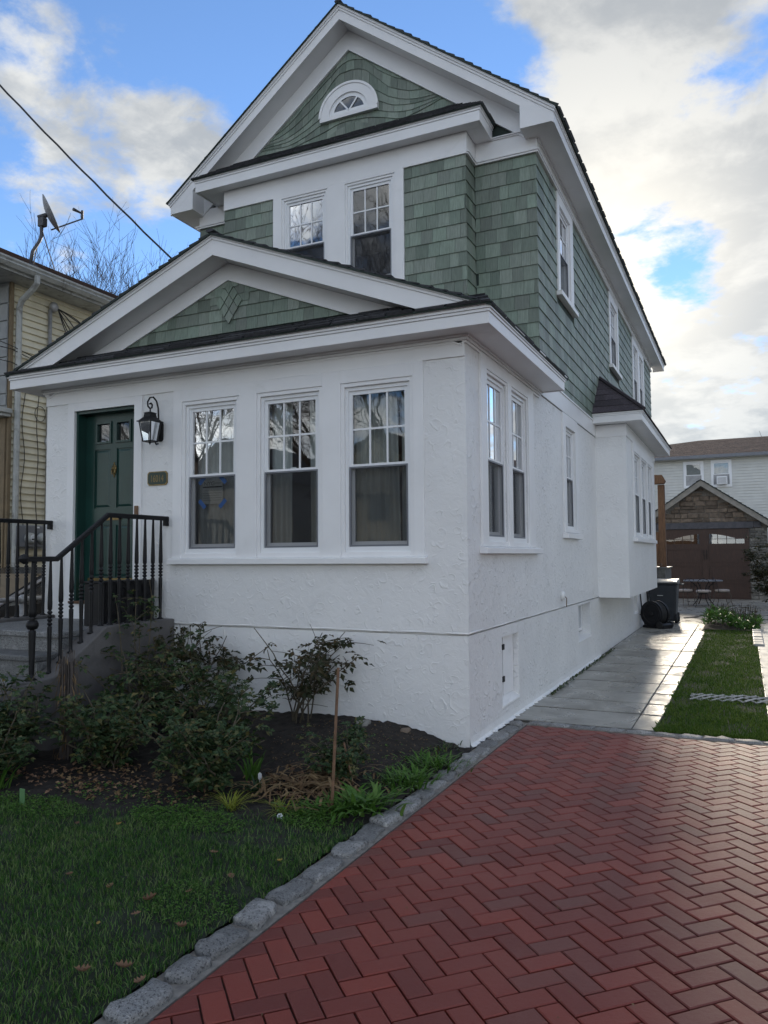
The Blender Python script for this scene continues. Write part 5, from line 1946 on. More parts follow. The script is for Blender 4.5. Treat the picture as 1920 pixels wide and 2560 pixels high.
MB().tube([(NX + .03, 2.20 + .10 * math.cos(t), 3.92 + .12 * math.sin(t)) for t in [i * math.pi / 8 for i in range(17)]], .005, 5).build('wire', 'cable', wr)
for z0, z1 in ((5.25, 4.85), (4.84, 4.80), (4.66, 4.60)):
    MB().tube([(NX - .6, -.4, z0 + .1), (NX + .10, 1.6, z1), (NX + .06, 2.0, z1 - .06)], .007, 5).build('wire', 'cable', wr)
mt = root('electric_meter', 'grey twin electric meter box with two round glass dials on the cream siding', 'electric meter', (NX, 2, 1.98))
MB().box(NX, NX + .02, 1.70, 2.32, 1.80, 2.18).build('backboard', 'gutter', mt)
MB().box(NX + .0205, NX + .13, 1.735, 2.30, 1.825, 2.155).build('box', 'metal_grey', mt, bevel=.02)
MB().box(NX + .131, NX + .133, 2.06, 2.14, 2.12, 2.145).build('sticker', 'tag', mt)
for y0 in (1.945, 2.175):
    d = MB().lathe([(.085, .0), (.085, .03), (.075, .035), (.075, .08), (.06, .10), (.02, .104)], (NX + .1295, y0, 1.965), 16, 'x').build('meter_dial', 'gutter', mt, smooth=True)
    MB().lathe([(.055, .1035), (.05, .107)], (NX + .130, y0, 1.965), 14, 'x').build('dial_face', 'tag', d)
    MB().box(NX + .238, NX + .2405, y0 - .035, y0 + .035, 1.935, 1.955).build('counter', 'ink', d)

dish = root('satellite_dish', 'grey satellite dish on a bent mast at the edge of the brown neighbouring roof', 'satellite dish', (-7.72, 1.9, 6.2))
DXX = -7.70
MB().tube([(DXX, 1.90, 6.18), (DXX, 1.94, 6.42), (DXX, 2.06, 6.62), (DXX, 2.10, 6.72), (DXX, 2.10, 6.92)], .027, 8).build('mast', 'dish_dark', dish, smooth=True)
m = MB().box(DXX - .09, DXX + .09, 1.84, 1.97, 6.16, 6.19)
m.tube([(DXX + .02, 2.10, 6.80), (DXX + .05, 2.32, 6.25)], .009, 5)
m.tube([(DXX - .02, 2.10, 6.80), (DXX - .05, 1.99, 6.20)], .009, 5)
m.build('foot_bracket', 'dish_dark', dish)
n_d = Vector((.66, .60, .42)).normalized()
uu = n_d.cross(Vector((0, 0, 1))).normalized()
vv = n_d.cross(uu)
C0 = Vector((DXX, 2.19, 7.10))
m = MB()
for i in range(7):
    rr = .29 * i / 6
    dd = .075 * (i / 6) ** 2
    for k in range(20):
        a = 2 * math.pi * k / 20
        m.v.append(tuple(C0 + uu * (rr * math.cos(a)) + vv * (rr * 1.06 * math.sin(a)) + n_d * dd))
for i in range(6):
    for k in range(20):
        m.f.append((i * 20 + k, i * 20 + (k + 1) % 20, (i + 1) * 20 + (k + 1) % 20, (i + 1) * 20 + k))
md = m.build('reflector', 'dish', dish, smooth=True, fix=False)
sol = md.modifiers.new('shell', 'SOLIDIFY')
sol.thickness = .008
MB().box(DXX - .06, DXX + .06, 2.07, 2.16, 6.88, 7.02).tube([tuple(C0 - n_d * .0), tuple(C0 - n_d * .14)], .04, 8).build('mount', 'dish_dark', dish, bevel=.01)
Lp = Vector((DXX + .12, 2.80, 7.26))
MB().tube([tuple(C0 + Vector((0, .10, -.20))), tuple(Lp)], .013, 6).build('feed_arm', 'dish_dark', dish)
m = MB().tube([tuple(Lp), tuple(Lp + Vector((0, 0, .14)))], .022, 8)
m.tube([tuple(Lp + Vector((0, 0, .09))), tuple(Lp + Vector((-.02, -.17, .10)))], [.014, .028], 8)
m.build('receiver', 'dish_dark', dish)

# parked car and pipe fence glimpsed between the balusters
car = root('parked_car', 'dark car parked in the driveway beyond the stoop, windscreen towards the street', 'car', (-6.4, 1.6, 0))
CXA, CXB = -7.2, -5.62
side_prof = [(-1.75, .30), (-1.85, .55), (-1.80, .80), (-1.45, .96), (-.25, 1.06), (.62, 1.46), (1.15, 1.54), (2.1, 1.50), (2.9, 1.12), (3.25, 1.02), (3.3, .55), (3.2, .30)]
MB().prism([(CXA, y, z) for y, z in side_prof], (CXB - CXA, 0, 0)).build('body', 'car', car, bevel=.05)
gl = [(-.10, 1.10), (.62, 1.41), (1.15, 1.48), (2.05, 1.44), (2.6, 1.13)]
MB().prism([(CXB + .002, y, z) for y, z in gl], (.006, 0, 0)).build('side_window', 'glass', car)
MB().poly([(CXA + .12, -.24, 1.072), (CXB - .12, -.24, 1.072), (CXB - .2, .60, 1.463), (CXA + .2, .60, 1.463)]).build('windscreen', 'glass', car)
MB().tube([(CXB - .01, -.28, 1.07), (CXB - .03, .62, 1.475), (CXB - .03, 1.15, 1.55), (CXB - .03, 2.1, 1.51)], .022, 6).build('window_trim', 'car_trim', car)
for y in (-1.0, 2.3):
    for xx in (CXA + .04, CXB - .04):
        w = MB().lathe([(.22, -.10), (.31, -.09), (.32, 0), (.31, .09), (.22, .10)], (xx, y, .32), 18, 'x').build('wheel', 'rubber', car, smooth=True)
        MB().lathe([(.03, -.105), (.20, -.104), (.20, .104), (.03, .105)], (xx, y, .32), 14, 'x').build('rim', 'car_trim', w)
for xx in (CXA + .3, CXB - .3):
    MB().lathe([(.10, -.02), (.09, .02)], (xx, -1.83, .70), 12, 'y').build('headlight', 'glass', car)
pf_ = root('pipe_fence', 'low galvanised pipe fence between the stoop and the neighbouring driveway', 'fence', (-5.35, 0, 0))
m = MB().tube([(-5.38, -2.6, 1.18), (-5.38, 3.0, 1.20)], .026, 8)
m.build('top_rail', 'pipe', pf_, smooth=True)
for y in (-1.6, -.06, 1.5):
    MB().tube([(-5.38, y, -.05), (-5.38, y, 1.16)], .03, 8).lathe([(.035, 1.14), (.045, 1.16), (.045, 1.21), (.02, 1.24)], (-5.38, y, 0), 10).build('post', 'pipe', pf_, smooth=True)
MB().tube([(-5.38, -2.6, .78), (-5.38, 3.0, .80)], .02, 6).build('lower_rail', 'pipe', pf_)

# ------------------------------------------------------------------ behind the house
bk = root('rear_house', 'pale sided two-storey house with hipped brown roof behind the garage', 'house', (1, 38, 0))
BYY = 34.0
MB().box(-9, 12, BYY + .02, BYY + 9, -.05, 6.3).build('wall', 'white_siding', bk)
WN = [(-.343, .424, 4.95, 6.10), (.905, 1.667, 4.95, 6.10)]
m = MB()
z = 3.0
BF2 = front(BYY + .02)
while z < 6.28:
    spans = [(-3.5, 5.5)]
    if z + .1 > WN[0][2] - .08 and z < WN[0][3] + .08:
        spans = [(-3.5, WN[0][0] - .09), (WN[0][1] + .09, WN[1][0] - .09), (WN[1][1] + .09, 5.5)]
    for s0, s1 in spans:
        m.prism([BF2(s0, 0, z), BF2(s0, .036, z), BF2(s0, .004, z + .135), BF2(s0, 0, z + .115)], (s1 - s0, 0, 0))
    z += .138
m.build('siding_boards', 'white_siding', bk, kind='stuff')
for k, w in enumerate(WN):
    MB().ring(w[0] - .08, w[1] + .08, w[2] - .08, w[3] + .08, .08, .0, .04, BF2).build('window_frame', 'vinyl', bk)
    sw = sash_window(bk, front(BYY - .03), w[0], w[1], w[2], w[3], 5.50, grille=False, screen=False, rec=-.0)
    MB().poly([BF2(w[0], .002, w[2]), BF2(w[1], .002, w[2]), BF2(w[1], .002, w[3]), BF2(w[0], .002, w[3])]).build('blind', 'ink_grey', bk)
MB().box(-9.4, 12.4, BYY - .45, BYY - .30, 6.27, 6.42).build('eave_gutter', 'metal_grey', bk)
MB().box(-9.4, 12.4, BYY - .30, BYY + .02, 6.26, 6.30).build('eave_soffit', 'white_siding', bk)
roof_slope('roof', 'roof_brown', bk, [(.2, BYY + 3.9, 7.72), (4.5, BYY + 3.9, 7.72)], [(-9.4, BYY - .4, 6.42), (12.4, BYY - .4, 6.42)], .16, .008, 71, tab=.5)
MB().poly([(-9.4, BYY - .4, 6.41), (.2, BYY + 3.9, 7.71), (-9.4, BYY + 9, 6.41)]).poly([(12.4, BYY - .4, 6.41), (4.5, BYY + 3.9, 7.71), (12.4, BYY + 9, 6.41)]).build('hip_roof', 'roof_brown', bk)
ac = root('window_air_conditioner', 'white air conditioner in the right-hand window of the pale rear house', 'air conditioner', (1.3, BYY, 5.0))
MB().box(1.08, 1.54, BYY - .38, BYY - .03, 4.98, 5.36).build('casing', 'vinyl', ac, bevel=.01)
m = MB()
for i in range(6):
    m.box(1.11, 1.51, BYY - .386, BYY - .381, 5.02 + i * .05, 5.045 + i * .05)
m.build('vent_grille', 'ink_grey', ac)

gar = root('stone_garage', 'brown stone-gabled garage with dark double door at the end of the yard', 'garage', (.8, 27, 0))
GY = 24.5
GXC, GAP, GSL = .79, 4.40, .70
MB().poly([(-1.35, GY + .05, -.05), (2.95, GY + .05, -.05), (2.95, GY + .05, 2.90), (GXC, GY + .05, 4.38), (-1.35, GY + .05, 2.90)]).build('front_wall', 'mortar', gar)
MB().box(-1.35, -1.30, GY + .06, GY + 6, -.05, 2.9).box(2.90, 2.95, GY + .06, GY + 6, -.05, 2.9).build('side_wall', 'stone_grey', gar)
m = MB()
rake_band(m, GXC, GAP - .24, GAP - .02, GSL, GXC - 2.5, GXC + 2.5, GY - .30, GY - .25)
m.build('rake_board', 'beige_trim', gar)
m = MB()
for s in (-1, 1):
    m.prism([(GXC, GY - .249, GAP - .10), (GXC + s * 2.5, GY - .249, GAP - .10 - GSL * 2.5), (GXC + s * 2.5, GY - .249, GAP - .07 - GSL * 2.5), (GXC, GY - .249, GAP - .07)], (0, .30, 0))
m.build('rake_soffit', 'beige_trim', gar)
for s in (-1, 1):
    roof_slope('roof', 'roof', gar, [(GXC, GY - .34, GAP), (GXC, GY + 6, GAP)], [(GXC + s * 2.55, GY - .34, GAP - GSL * 2.55), (GXC + s * 2.55, GY + 6, GAP - GSL * 2.55)], .16, .03, 80 + s)
r = random.Random(9)
nst = 0


def stone_wall(x0, x1, z0, z1, top, mat, hmin, hmax, wmin, wmax):
    z = z0
    while z < z1 - .03:
        h = r.uniform(hmin, hmax)
        x = x0 - r.uniform(0, .15)
        while x < x1:
            w = r.uniform(wmin, wmax)
            p, q = max(x, x0), min(x + w, x1)
            x += w
            if q - p < .05:
                continue
            zz = min(z + h, z1)
            cut = min(top(p), top(q))
            if cut < z + .03:
                continue
            zz = min(zz, max(cut, z + .03))
            d = r.uniform(.02, .08)
            g_ = .008
            m = MB()
            j = lambda: r.uniform(-.014, .014)
            B = [(p + g_, z + g_ + j()), (q - g_, z + g_ + j()), (q - g_ + j(), zz - g_), (p + g_ + j(), zz - g_ + j())]
            c = ((p + q) / 2, (z + zz) / 2)
            m.v = [(b_[0], GY + .05, b_[1]) for b_ in B] + [(b_[0], GY + .05 - d * .7, b_[1]) for b_ in B] + [(c[0] + (b_[0] - c[0]) * .8, GY + .05 - d, c[1] + (b_[1] - c[1]) * .75) for b_ in B]
            for k in range(4):
                n_ = (k + 1) % 4
                m.f += [(k, n_, 4 + n_, 4 + k), (4 + k, 4 + n_, 8 + n_, 8 + k)]
            m.f.append((8, 9, 10, 11))
            m.build('stone', mat, gar)
        z += h


stone_wall(-.9, 2.75, 2.83, 4.3, lambda x: GAP - .18 - GSL * abs(x - GXC), 'stone', .10, .20, .22, .55)
stone_wall(2.36, 2.94, 0.0, 2.60, lambda x: 9, 'stone_grey', .08, .14, .16, .40)
stone_wall(-1.30, -.62, 0.0, 2.60, lambda x: 9, 'stone_grey', .11, .19, .25, .5)
MB().box(-1.0, 2.50, GY - .06, GY + .05, 2.58, 2.82).build('lintel_beam', 'lintel', gar, bevel=.015)
MB().box(2.50, 2.74, GY - .05, GY + .05, 2.60, 2.82).build('lintel_beam', 'lintel', gar, bevel=.015)
gd = MB().box(-.60, 2.34, GY - .005, GY + .045, 0.0, 2.575).build('garage_door', 'garage_door', gar)
m = MB()
for z0, z1 in ((.06, .62), (.70, 1.26), (1.34, 1.86)):
    for x0, x1 in ((-.52, .73), (1.0, 2.26)):
        m.ring(x0, x1, z0, z1, .05, .0, .022, front(GY - .005))
m.build('door_panel', 'garage_door', gd)
MB().box(.76, .97, GY - .03, GY - .005, 0.02, 2.57).build('centre_stile', 'garage_door', gd)
for x0 in (.82, .91):
    MB().box(x0 - .012, x0 + .012, GY - .06, GY - .031, 1.45, 1.80).build('door_pull', 'iron', gd)
for s, x0, x1 in ((-1, -.50, .68), (1, 1.0, 2.20)):
    n = 4
    for i in range(n):
        p, q = x0 + (x1 - x0) * i / n + .012, x0 + (x1 - x0) * (i + 1) / n - .012
        for row in (0, 1):
            zb = 2.03 + row * .18
            zt = [(zb + .165) if row == 0 else 2.40 - .30 * ((abs(v - .84)) / 1.36) ** 2 * 1.0 for v in (p, q)]
            if row and max(zt) - zb < .02:
                continue
            zt = [max(t, zb + .008) for t in zt]
            MB().poly([(p, GY - .012, zb), (q, GY - .012, zb), (q, GY - .012, zt[1]), (p, GY - .012, zt[0])]).build('door_pane', glass_mat('garage_glass', (.25, .25, .25), 2) if i == 0 and row == 0 and s < 0 else bpy.data.materials['garage_glass'], gd)

deck = root('rear_porch', 'brown timber porch post and beam on a stone base behind the white house', 'porch', (.1, 17, 0))
MB().box(.02, .20, 16.4, 16.58, 1.30, 3.60).build('post', 'wood', deck, bevel=.01)
MB().prism([(-2.0, 16.25, 3.62), (.20, 16.25, 3.62), (.24, 16.25, 3.70), (.16, 16.25, 3.86), (-2.0, 16.25, 3.95)], (0, .3, 0)).build('beam', 'wood', deck, bevel=.01)
MB().box(-2.0, .14, 16.45, 16.52, 1.32, 2.28).build('board_rail', 'wood', deck)
MB().box(.0, .10, 15.9, 16.3, 1.34, 1.40).build('rail_cap', 'wood', deck)
MB().box(-2.2, .24, 15.5, 17.4, -.05, 1.27).build('stone_base', 'stone_grey', deck)
MB().box(-2.2, .28, 15.47, 17.4, 1.271, 1.30).build('coping', 'concrete_dark', deck)

bn = root('wheeled_bin', 'tall dark wheeled rubbish bin with pale lid beside the white bay', 'bin', (.42, 13.6, 0))
m = MB()
for (x0, x1, y0, y1, z) in ((.10, .64, 13.28, 13.88, .06), (.04, .70, 13.2, 13.95, .92)):
    m.v += [(x0, y0, z), (x1, y0, z), (x1, y1, z), (x0, y1, z)]
m.f = [(0, 3, 2, 1), (4, 5, 6, 7), (0, 1, 5, 4), (1, 2, 6, 5), (2, 3, 7, 6), (3, 0, 4, 7)]
m.build('body', 'bin', bn, bevel=.03)
MB().box(.02, .72, 13.17, 13.97, .925, .965).build('rim', 'bin', bn, bevel=.015)
m = MB().prism([(.03, 13.15, .966), (.03, 13.14, 1.0), (.03, 13.35, 1.04), (.03, 13.99, 1.05), (.03, 14.0, .966)], (.68, 0, 0))
m.build('lid', 'concrete_pale', bn, bevel=.012)
MB().tube([(.74, 13.25, .95), (.80, 13.25, .93), (.80, 13.85, .93), (.74, 13.85, .95)], .018, 6).build('handle', 'bin', bn)
for y in (13.30, 13.85):
    MB().lathe([(.03, -.03), (.11, -.03), (.12, 0), (.11, .03), (.03, .03)], (.66, y, .12), 14, 'x').build('wheel', 'rubber', bn, smooth=True)
MB().box(.655, .672, 13.45, 13.60, .62, .76).build('label_plate', 'tag', bn)
MB().box(.25, .38, 13.205, 13.216, .66, .675).build('moulded_mark', 'gutter', bn)

hz_ = root('hose_reel', 'round black hose reel on a low wheeled stand beside the white wall', 'hose reel', (.32, 11.9, 0))
m = MB().lathe([(.03, -.19), (.05, -.185), (.06, -.165), (.19, -.158), (.205, -.172), (.245, -.172), (.262, -.150), (.262, .150), (.245, .172), (.05, .175)], (.34, 11.9, .33), 28, 'y')
m.build('drum', 'black_plastic', hz_)
m = MB()
for y in (-.150, .06):
    m.lathe([(.255, y - .012), (.288, y - .008), (.288, y + .03), (.255, y + .034)], (.34, 11.9, .33), 28, 'y')
m.build('drum_flange', 'black_plastic', hz_)
m = MB()
for i in range(5):
    m.lathe([(.262, -.10 + i * .03), (.274, -.09 + i * .03), (.262, -.08 + i * .03)], (.34, 11.9, .33), 24, 'y')
m.build('wound_hose', 'cable', hz_, smooth=True)
MB().box(.08, .60, 11.76, 12.06, .0, .07).prism([(.5, 11.74, 0), (.66, 11.74, 0), (.66, 11.74, .10), (.6, 11.74, .14)], (0, .32, 0)).build('stand', 'black_plastic', hz_, bevel=.015)
for y in (11.72, 12.08):
    MB().lathe([(.02, -.02), (.08, -.02), (.08, .02), (.02, .02)], (.57, y, .09), 14, 'y').build('wheel', 'rubber', hz_)
m = MB()
for y in (11.78, 12.02):
    m.tube([(.14, y, .05), (.06, y, .45), (.02, y, .85)], .014, 6)
m.tube([(.02, 11.78, .85), (.02, 12.02, .85)], .014, 6)
m.build('pull_handle', 'black_plastic', hz_)
m = MB().tube([(-.02, 11.7, .30), (.10, 11.72, .30), (.16, 11.74, .25)], .012, 6)
m.build('crank', 'black_plastic', hz_)

hz_.rotation_euler = (0, 0, -.55)
hs = MB().tube([(.72, 14.9, .02), (1.0, 15.4, .02), (1.25, 16.9, .02), (1.5, 17.4, .02), (1.9, 17.2, .02)], .014, 6).build('garden_hose', 'cable')
tag(hs, 'thin black hose lying across the concrete behind the bin', 'hose')

tb = root('round_table', 'round grey-topped garden table in front of the brown garage door', 'table', (.93, 20.6, 0))
m = MB().lathe([(.56, .772), (.59, .775), (.595, .80), (.58, .815), (.02, .818)], (.93, 20.6, 0), 28)
m.build('tabletop', 'metal_grey', tb, smooth=True)
for k in range(4):
    a = k * math.pi / 2 + .5
    c, s = math.cos(a), math.sin(a)
    MB().tube([(.93 + c * q, 20.6 + s * q, z) for q, z in ((.40, .77), (.20, .60), (.12, .40), (.18, .20), (.34, .02))], .016, 6).build('leg', 'iron', tb)
MB().tube([(.93 + .14 * math.cos(t), 20.6 + .14 * math.sin(t), .38) for t in [i * math.pi / 8 for i in range(17)]], .010, 6).build('brace_ring', 'iron', tb)


def patio_chair(loc, rz, label):
    ch_ = root('patio_chair', label, 'chair', loc, 'metal patio chairs round the garden table')
    X, Y = loc[0], loc[1]

    def P(x, y, z):
        return (X + x, Y + y, z)
    m = MB().lathe([(.17, .455), (.215, .465), (.225, .495), (.21, .525), (.15, .535)], (X, Y, 0), 18)
    m.build('cushion', 'cushion', ch_, smooth=True)
    MB().tube([P(.205 * math.cos(t), .205 * math.sin(t), .445) for t in [i * math.pi / 10 for i in range(21)]], .011, 6).build('seat_frame', 'bronze', ch_)
    for sx_ in (-1, 1):
        for sy_ in (-1, 1):
            MB().tube([P(.15 * sx_, .15 * sy_, .45), P(.20 * sx_, .20 * sy_, .34), P(.19 * sx_, .19 * sy_, .18), P(.24 * sx_, .25 * sy_, .01)], .011, 6).build('leg', 'bronze', ch_)
    MB().tube([P(-.18, -.17, .45), P(-.19, -.22, .70), P(-.14, -.25, .84), P(0, -.26, .90), P(.14, -.25, .84), P(.19, -.22, .70), P(.18, -.17, .45)], .010, 6).build('back_frame', 'iron', ch_)
    m = MB()
    for s in (-1, 1):
        m.tube([P(s * .02, -.18, .47), P(s * .10, -.21, .62), P(s * .06, -.24, .76), P(s * .0, -.25, .84)], .006, 5)
        m.tube([P(s * (.09 + .045 * math.cos(t)), -.225, .66 + .05 * math.sin(t)) for t in [i * math.pi / 6 for i in range(13)]], .005, 5)
    m.build('back_scroll', 'iron', ch_)
    ch_.rotation_euler = (0, 0, rz)
    return ch_


pc = patio_chair((.42, 20.2, 0), .6, 'metal patio chair with cream cushion at the left of the round table')
copy_thing(pc, (.98, 19.75, 0), 'metal patio chair with cream cushion in the middle, its back to the camera', .05)
copy_thing(pc, (1.50, 20.35, 0), 'metal patio chair with cream cushion at the right of the round table', -1.2)

# house across the street, seen only in the window panes
ax = root('house_across_street', 'gabled cream house across the street mirrored in the front window panes', 'house', (-10, -27, 0))
MB().box(-17.5, -10, -36, -27, -.05, 4.6).build('wall', 'yellow_siding', ax)
MB().prism([(-17.9, -26.6, 4.6), (-9.6, -26.6, 4.6), (-13.75, -26.6, 7.8)], (0, -9.6, 0)).build('roof', 'roof_brown', ax)
MB().prism([(-17.4, -26.59, 4.62), (-10.1, -26.59, 4.62), (-13.75, -26.59, 7.4)], (0, .03, 0)).build('gable', 'yellow_siding', ax)
for x in (-16.4, -14.3, -12.2):
    for z in (1.0, 3.4):
        MB().box(x, x + 1.0, -26.99, -26.95, z, z + 1.5).build('window', 'dark_room', ax)
ax2 = root('house_across_street', 'dark roofed house across the street mirrored in the window nearest the door', 'house', (-24, -30, 0))
MB().box(-28, -20, -38, -29, -.05, 5.6).build('wall', 'white_siding', ax2)
MB().prism([(-28.5, -28.6, 5.6), (-19.5, -28.6, 5.6), (-24, -28.6, 8.4)], (0, -10, 0)).build('roof', 'roof', ax2)
rx_ = root('house_next_door', 'pale gabled house beyond the driveway mirrored in the side windows', 'house', (12, 6, 0))
MB().box(9.5, 16, 5.5, 18, -.05, 5.6).build('wall', 'white_siding', rx_)
MB().prism([(9.2, 5.2, 5.6), (16.3, 5.2, 5.6), (12.75, 5.2, 8.2)], (0, 13, 0)).build('roof', 'roof', rx_)
# ------------------------------------------------------------------ bare winter trees
def bare_tree(name, label, base, height, seed, spread=.55, trunk_r=.16, levels=6, group='bare winter trees', twig_r=.0075, fork=.30):
    r = random.Random(seed)
    limb, twig = MB(), MB()

    def seg(m, p0, p1, r0, r1, k):
        d = (p1 - p0)
        if d.length < 1e-5:
            return
        d.normalize()
        u = d.orthogonal().normalized()
        w = d.cross(u)
        n = len(m.v)
        for p, rr in ((p0, r0), (p1, r1)):
            for i in range(k):
                a = 2 * math.pi * i / k
                m.v.append(tuple(p + (u * math.cos(a) + w * math.sin(a)) * rr))
        for i in range(k):
            m.f.append((n + i, n + (i + 1) % k, n + k + (i + 1) % k, n + k + i))

    def grow(p, d, ln, rad, lev):
        k = 6 if lev <= 1 else (4 if lev <= 3 else 3)
        m = limb if lev <= 2 else twig
        steps = 4 if lev <= 2 else 3
        q, dd = p.copy(), d.copy()
        kids = []
        for i in range(steps):
            dd = (dd + Vector((r.gauss(0, .13), r.gauss(0, .13), .03 + .012 * lev))).normalized()
            q2 = q + dd * (ln / steps)
            ra = rad * (1 - .45 * i / steps)
            rb = rad * (1 - .45 * (i + 1) / steps)
            seg(m, q, q2, max(ra, twig_r * .5), max(rb, twig_r * .45), k)
            kids.append((q2.copy(), dd.copy(), rb))
            q = q2
        if lev >= levels:
            return
        nside = {0: 5, 1: 4, 2: 4, 3: 3, 4: 2}.get(lev, 2)
        for j in range(nside):
            kp, kd, kr = kids[min(len(kids) - 1, 1 + (j * len(kids)) // nside)] if lev == 0 else kids[r.randrange(len(kids))]
            a = r.uniform(0, 2 * math.pi)
            side_ = kd.orthogonal().normalized()
            side_.rotate(Matrix.Rotation(a, 3, kd))
            nd = (kd + side_ * r.uniform(spread * .7, spread * 1.5)).normalized()
            grow(kp, nd, ln * r.uniform(.56, .84), max(kr * r.uniform(.45, .7), twig_r), lev + 1)
        grow(kids[-1][0], kids[-1][1], ln * r.uniform(.6, .8), max(kids[-1][2] * .85, twig_r), lev + 1)

    t = root(name, label, 'tree', base, group)
    grow(Vector(base), Vector((r.gauss(0, .04), r.gauss(0, .04), 1)), height * fork, trunk_r, 0)
    limb.build('trunk', 'bark', t, fix=False)
    twig.build('crown', 'twig', t, fix=False)
    return t


ta = bare_tree('bare_tree', 'bare spreading tree at the far left, behind the satellite dish', (-24.2, 14.0, -.05), 15.4, 3, .62, .20)
tb_ = bare_tree('bare_tree', 'upright bare tree right of the satellite dish, above the brown roof', (-20.2, 16.2, -.05), 15.8, 11, .55, .18)
copy_thing(tb_, (-15.6, 17.5, -.05), 'bare treetop showing between the porch gable and the main eave', 4.0, .86)
bare_tree('bare_tree', 'distant bare tree above the pale rear house roof', (7.4, 62, -.05), 12.6, 21, .6, .16, 5, twig_r=.022)
copy_thing(ta, (-18, -20, -.05), 'bare street tree mirrored in the front window with the notice', .5, 1.25)
copy_thing(tb_, (-13.0, -21, -.05), 'tall bare street tree mirrored in the upper windows', 3.0, 1.25)
copy_thing(ta, (-9.0, -19, -.05), 'bare street tree mirrored in the front window next to the corner', 5.0, 1.3)


# ------------------------------------------------------------------ shrubs and plants
def leaflet(m, p, d, n, ln, wd, fold=.25, droop=.15):
    """a folded pointed leaf of four faces"""
    d = d.normalized()
    s = d.cross(n)
    if s.length < 1e-4:
        s = d.orthogonal()
    s.normalize()
    nn = s.cross(d)
    k = len(m.v)
    mid = p + d * ln * .45
    tip = p + d * ln - nn * ln * droop
    m.v += [tuple(p), tuple(mid + s * wd / 2 + nn * wd * fold), tuple(tip), tuple(mid - s * wd / 2 + nn * wd * fold), tuple(mid)]
    m.f += [(k, k + 1, k + 4), (k + 1, k + 2, k + 4), (k, k + 4, k + 3), (k + 4, k + 2, k + 3)]


def rose_bush(label, base, stems, height, lean, leaf_n, seed, mat='rose_leaf', droop=False, leafz=0.0, ls=1.0, leggy=False, group='rose bushes in the front bed'):
    r = random.Random(seed)
    b = Vector(base)
    t = root('rose_bush', label, 'shrub', base, group)
    leaves = MB()
    pts_all = []
    for s in range(stems):
        st = MB()
        a = r.uniform(0, 2 * math.pi)
        h = height * r.uniform(.6, 1.05)
        out = lean * r.uniform(.25, 1.0)
        p0 = b + Vector((r.uniform(-.10, .10), r.uniform(-.08, .08), -.03))
        path = []
        for i in range(8):
            q = i / 7
            path.append(p0 + Vector((math.cos(a) * out * q ** 1.4, math.sin(a) * out * q ** 1.4, h * (q - .18 * q * q * (out / max(h, .1))))) + Vector((r.gauss(0, .012), r.gauss(0, .012), 0)) * (1 if i else 0))
        st.tube([tuple(p) for p in path], [.0085 - .005 * i / 7 for i in range(8)], 5)
        pts = list(zip(path, [i / 7 for i in range(8)]))
        for k in range(r.randint(4, 6) if leggy else r.randint(2, 4)):
            i0 = r.randint(2, 6)
            d = Vector((r.gauss(0, 1), r.gauss(0, 1), r.uniform(.1, 1.0))).normalized()
            ln = height * (r.uniform(.22, .48) if leggy else r.uniform(.14, .34))
            tw = [path[i0] + d * ln * j / 4 + Vector((0, 0, -.04 * ln * j * j / 4)) for j in range(5)]
            st.tube([tuple(p) for p in tw], [.004, .0036, .003, .0025, .002], 4)
            pts += list(zip(tw[1:], [.5, .7, .9, 1.0]))
        st.build('stem', 'stem', t, fix=False)
        pts_all += [p for j_, (p, q) in enumerate(pts) if p.z - b.z > leafz * height and (not leggy or j_ > 5)]
    for k in range(leaf_n):                               # compound leaves of five leaflets
        i = r.randrange(len(pts_all))
        p = pts_all[i] + Vector((r.gauss(0, .035), r.gauss(0, .035), r.gauss(0, .035)))
        d = Vector((r.gauss(0, 1), r.gauss(0, 1), r.uniform(-.9, -.1) if droop else r.uniform(-.4, .5))).normalized()
        n = Vector((r.gauss(0, .5), r.gauss(0, .5), 1)).normalized()
        ln = r.uniform(.030, .052) * ls
        sdir = d.cross(n).normalized()
        leaflet(leaves, p + d * .045 * ls, d, n, ln * 1.1, ln * .66)
        for q in (.015, .034):
            for s in (-1, 1):
                if r.random() < .9:
                    leaflet(leaves, p + d * q * ls, d * .5 + sdir * s * .9, n + Vector((r.gauss(0, .25), r.gauss(0, .25), 0)), ln, ln * .6)
    leaves.build('foliage', mat, t, fix=False, kind='stuff')
    return t


def gp(x, y, dz=0.0):
    return (x, y, garden_z(x, y) + dz)


rose_bush('tall airy rose bush with drooping bronzed leaves against the white wall under the middle window', gp(-1.52, -.30), 11, .92, .70, 190, 1, 'rose_leaf_brown', True, .25, 1.45, True)
rose_bush('tall loose rose bush against the white wall beside the grey stoop wall', gp(-2.62, -.42), 11, .95, .68, 190, 2, 'rose_leaf_brown', True, .22, 1.45, True)
rose_bush('rose bush with long shoots in front of the grey cement stoop wall', gp(-2.72, -1.05), 14, .98, .70, 330, 3, 'rose_leaf', False, .15, 1.25, True)
rose_bush('dense dark green rose bush in the middle of the bed in front of the wall', gp(-1.78, -1.25), 18, .82, .66, 520, 4, 'rose_leaf', False, .05, 1.25)
rose_bush('dense low rose bush at the front edge of the bed, nearest the lawn', gp(-1.30, -1.95), 16, .62, .56, 470, 5, 'rose_leaf', False, .0, 1.2)
rose_bush('dark rose bush at the left of the dense bush, before the bundle of canes', gp(-2.35, -1.75), 16, .68, .62, 440, 6, 'rose_leaf', False, .0, 1.2)
rose_bush('rose bush at the far left edge below the iron railing', gp(-3.15, -2.05), 14, .80, .55, 400, 7, 'rose_leaf', False, .0, 1.2)
rose_bush('low rose bush at the far left corner of the bed by the green marker', gp(-2.85, -2.35), 12, .55, .5, 400, 8, 'rose_leaf', False, .0, 1.15)
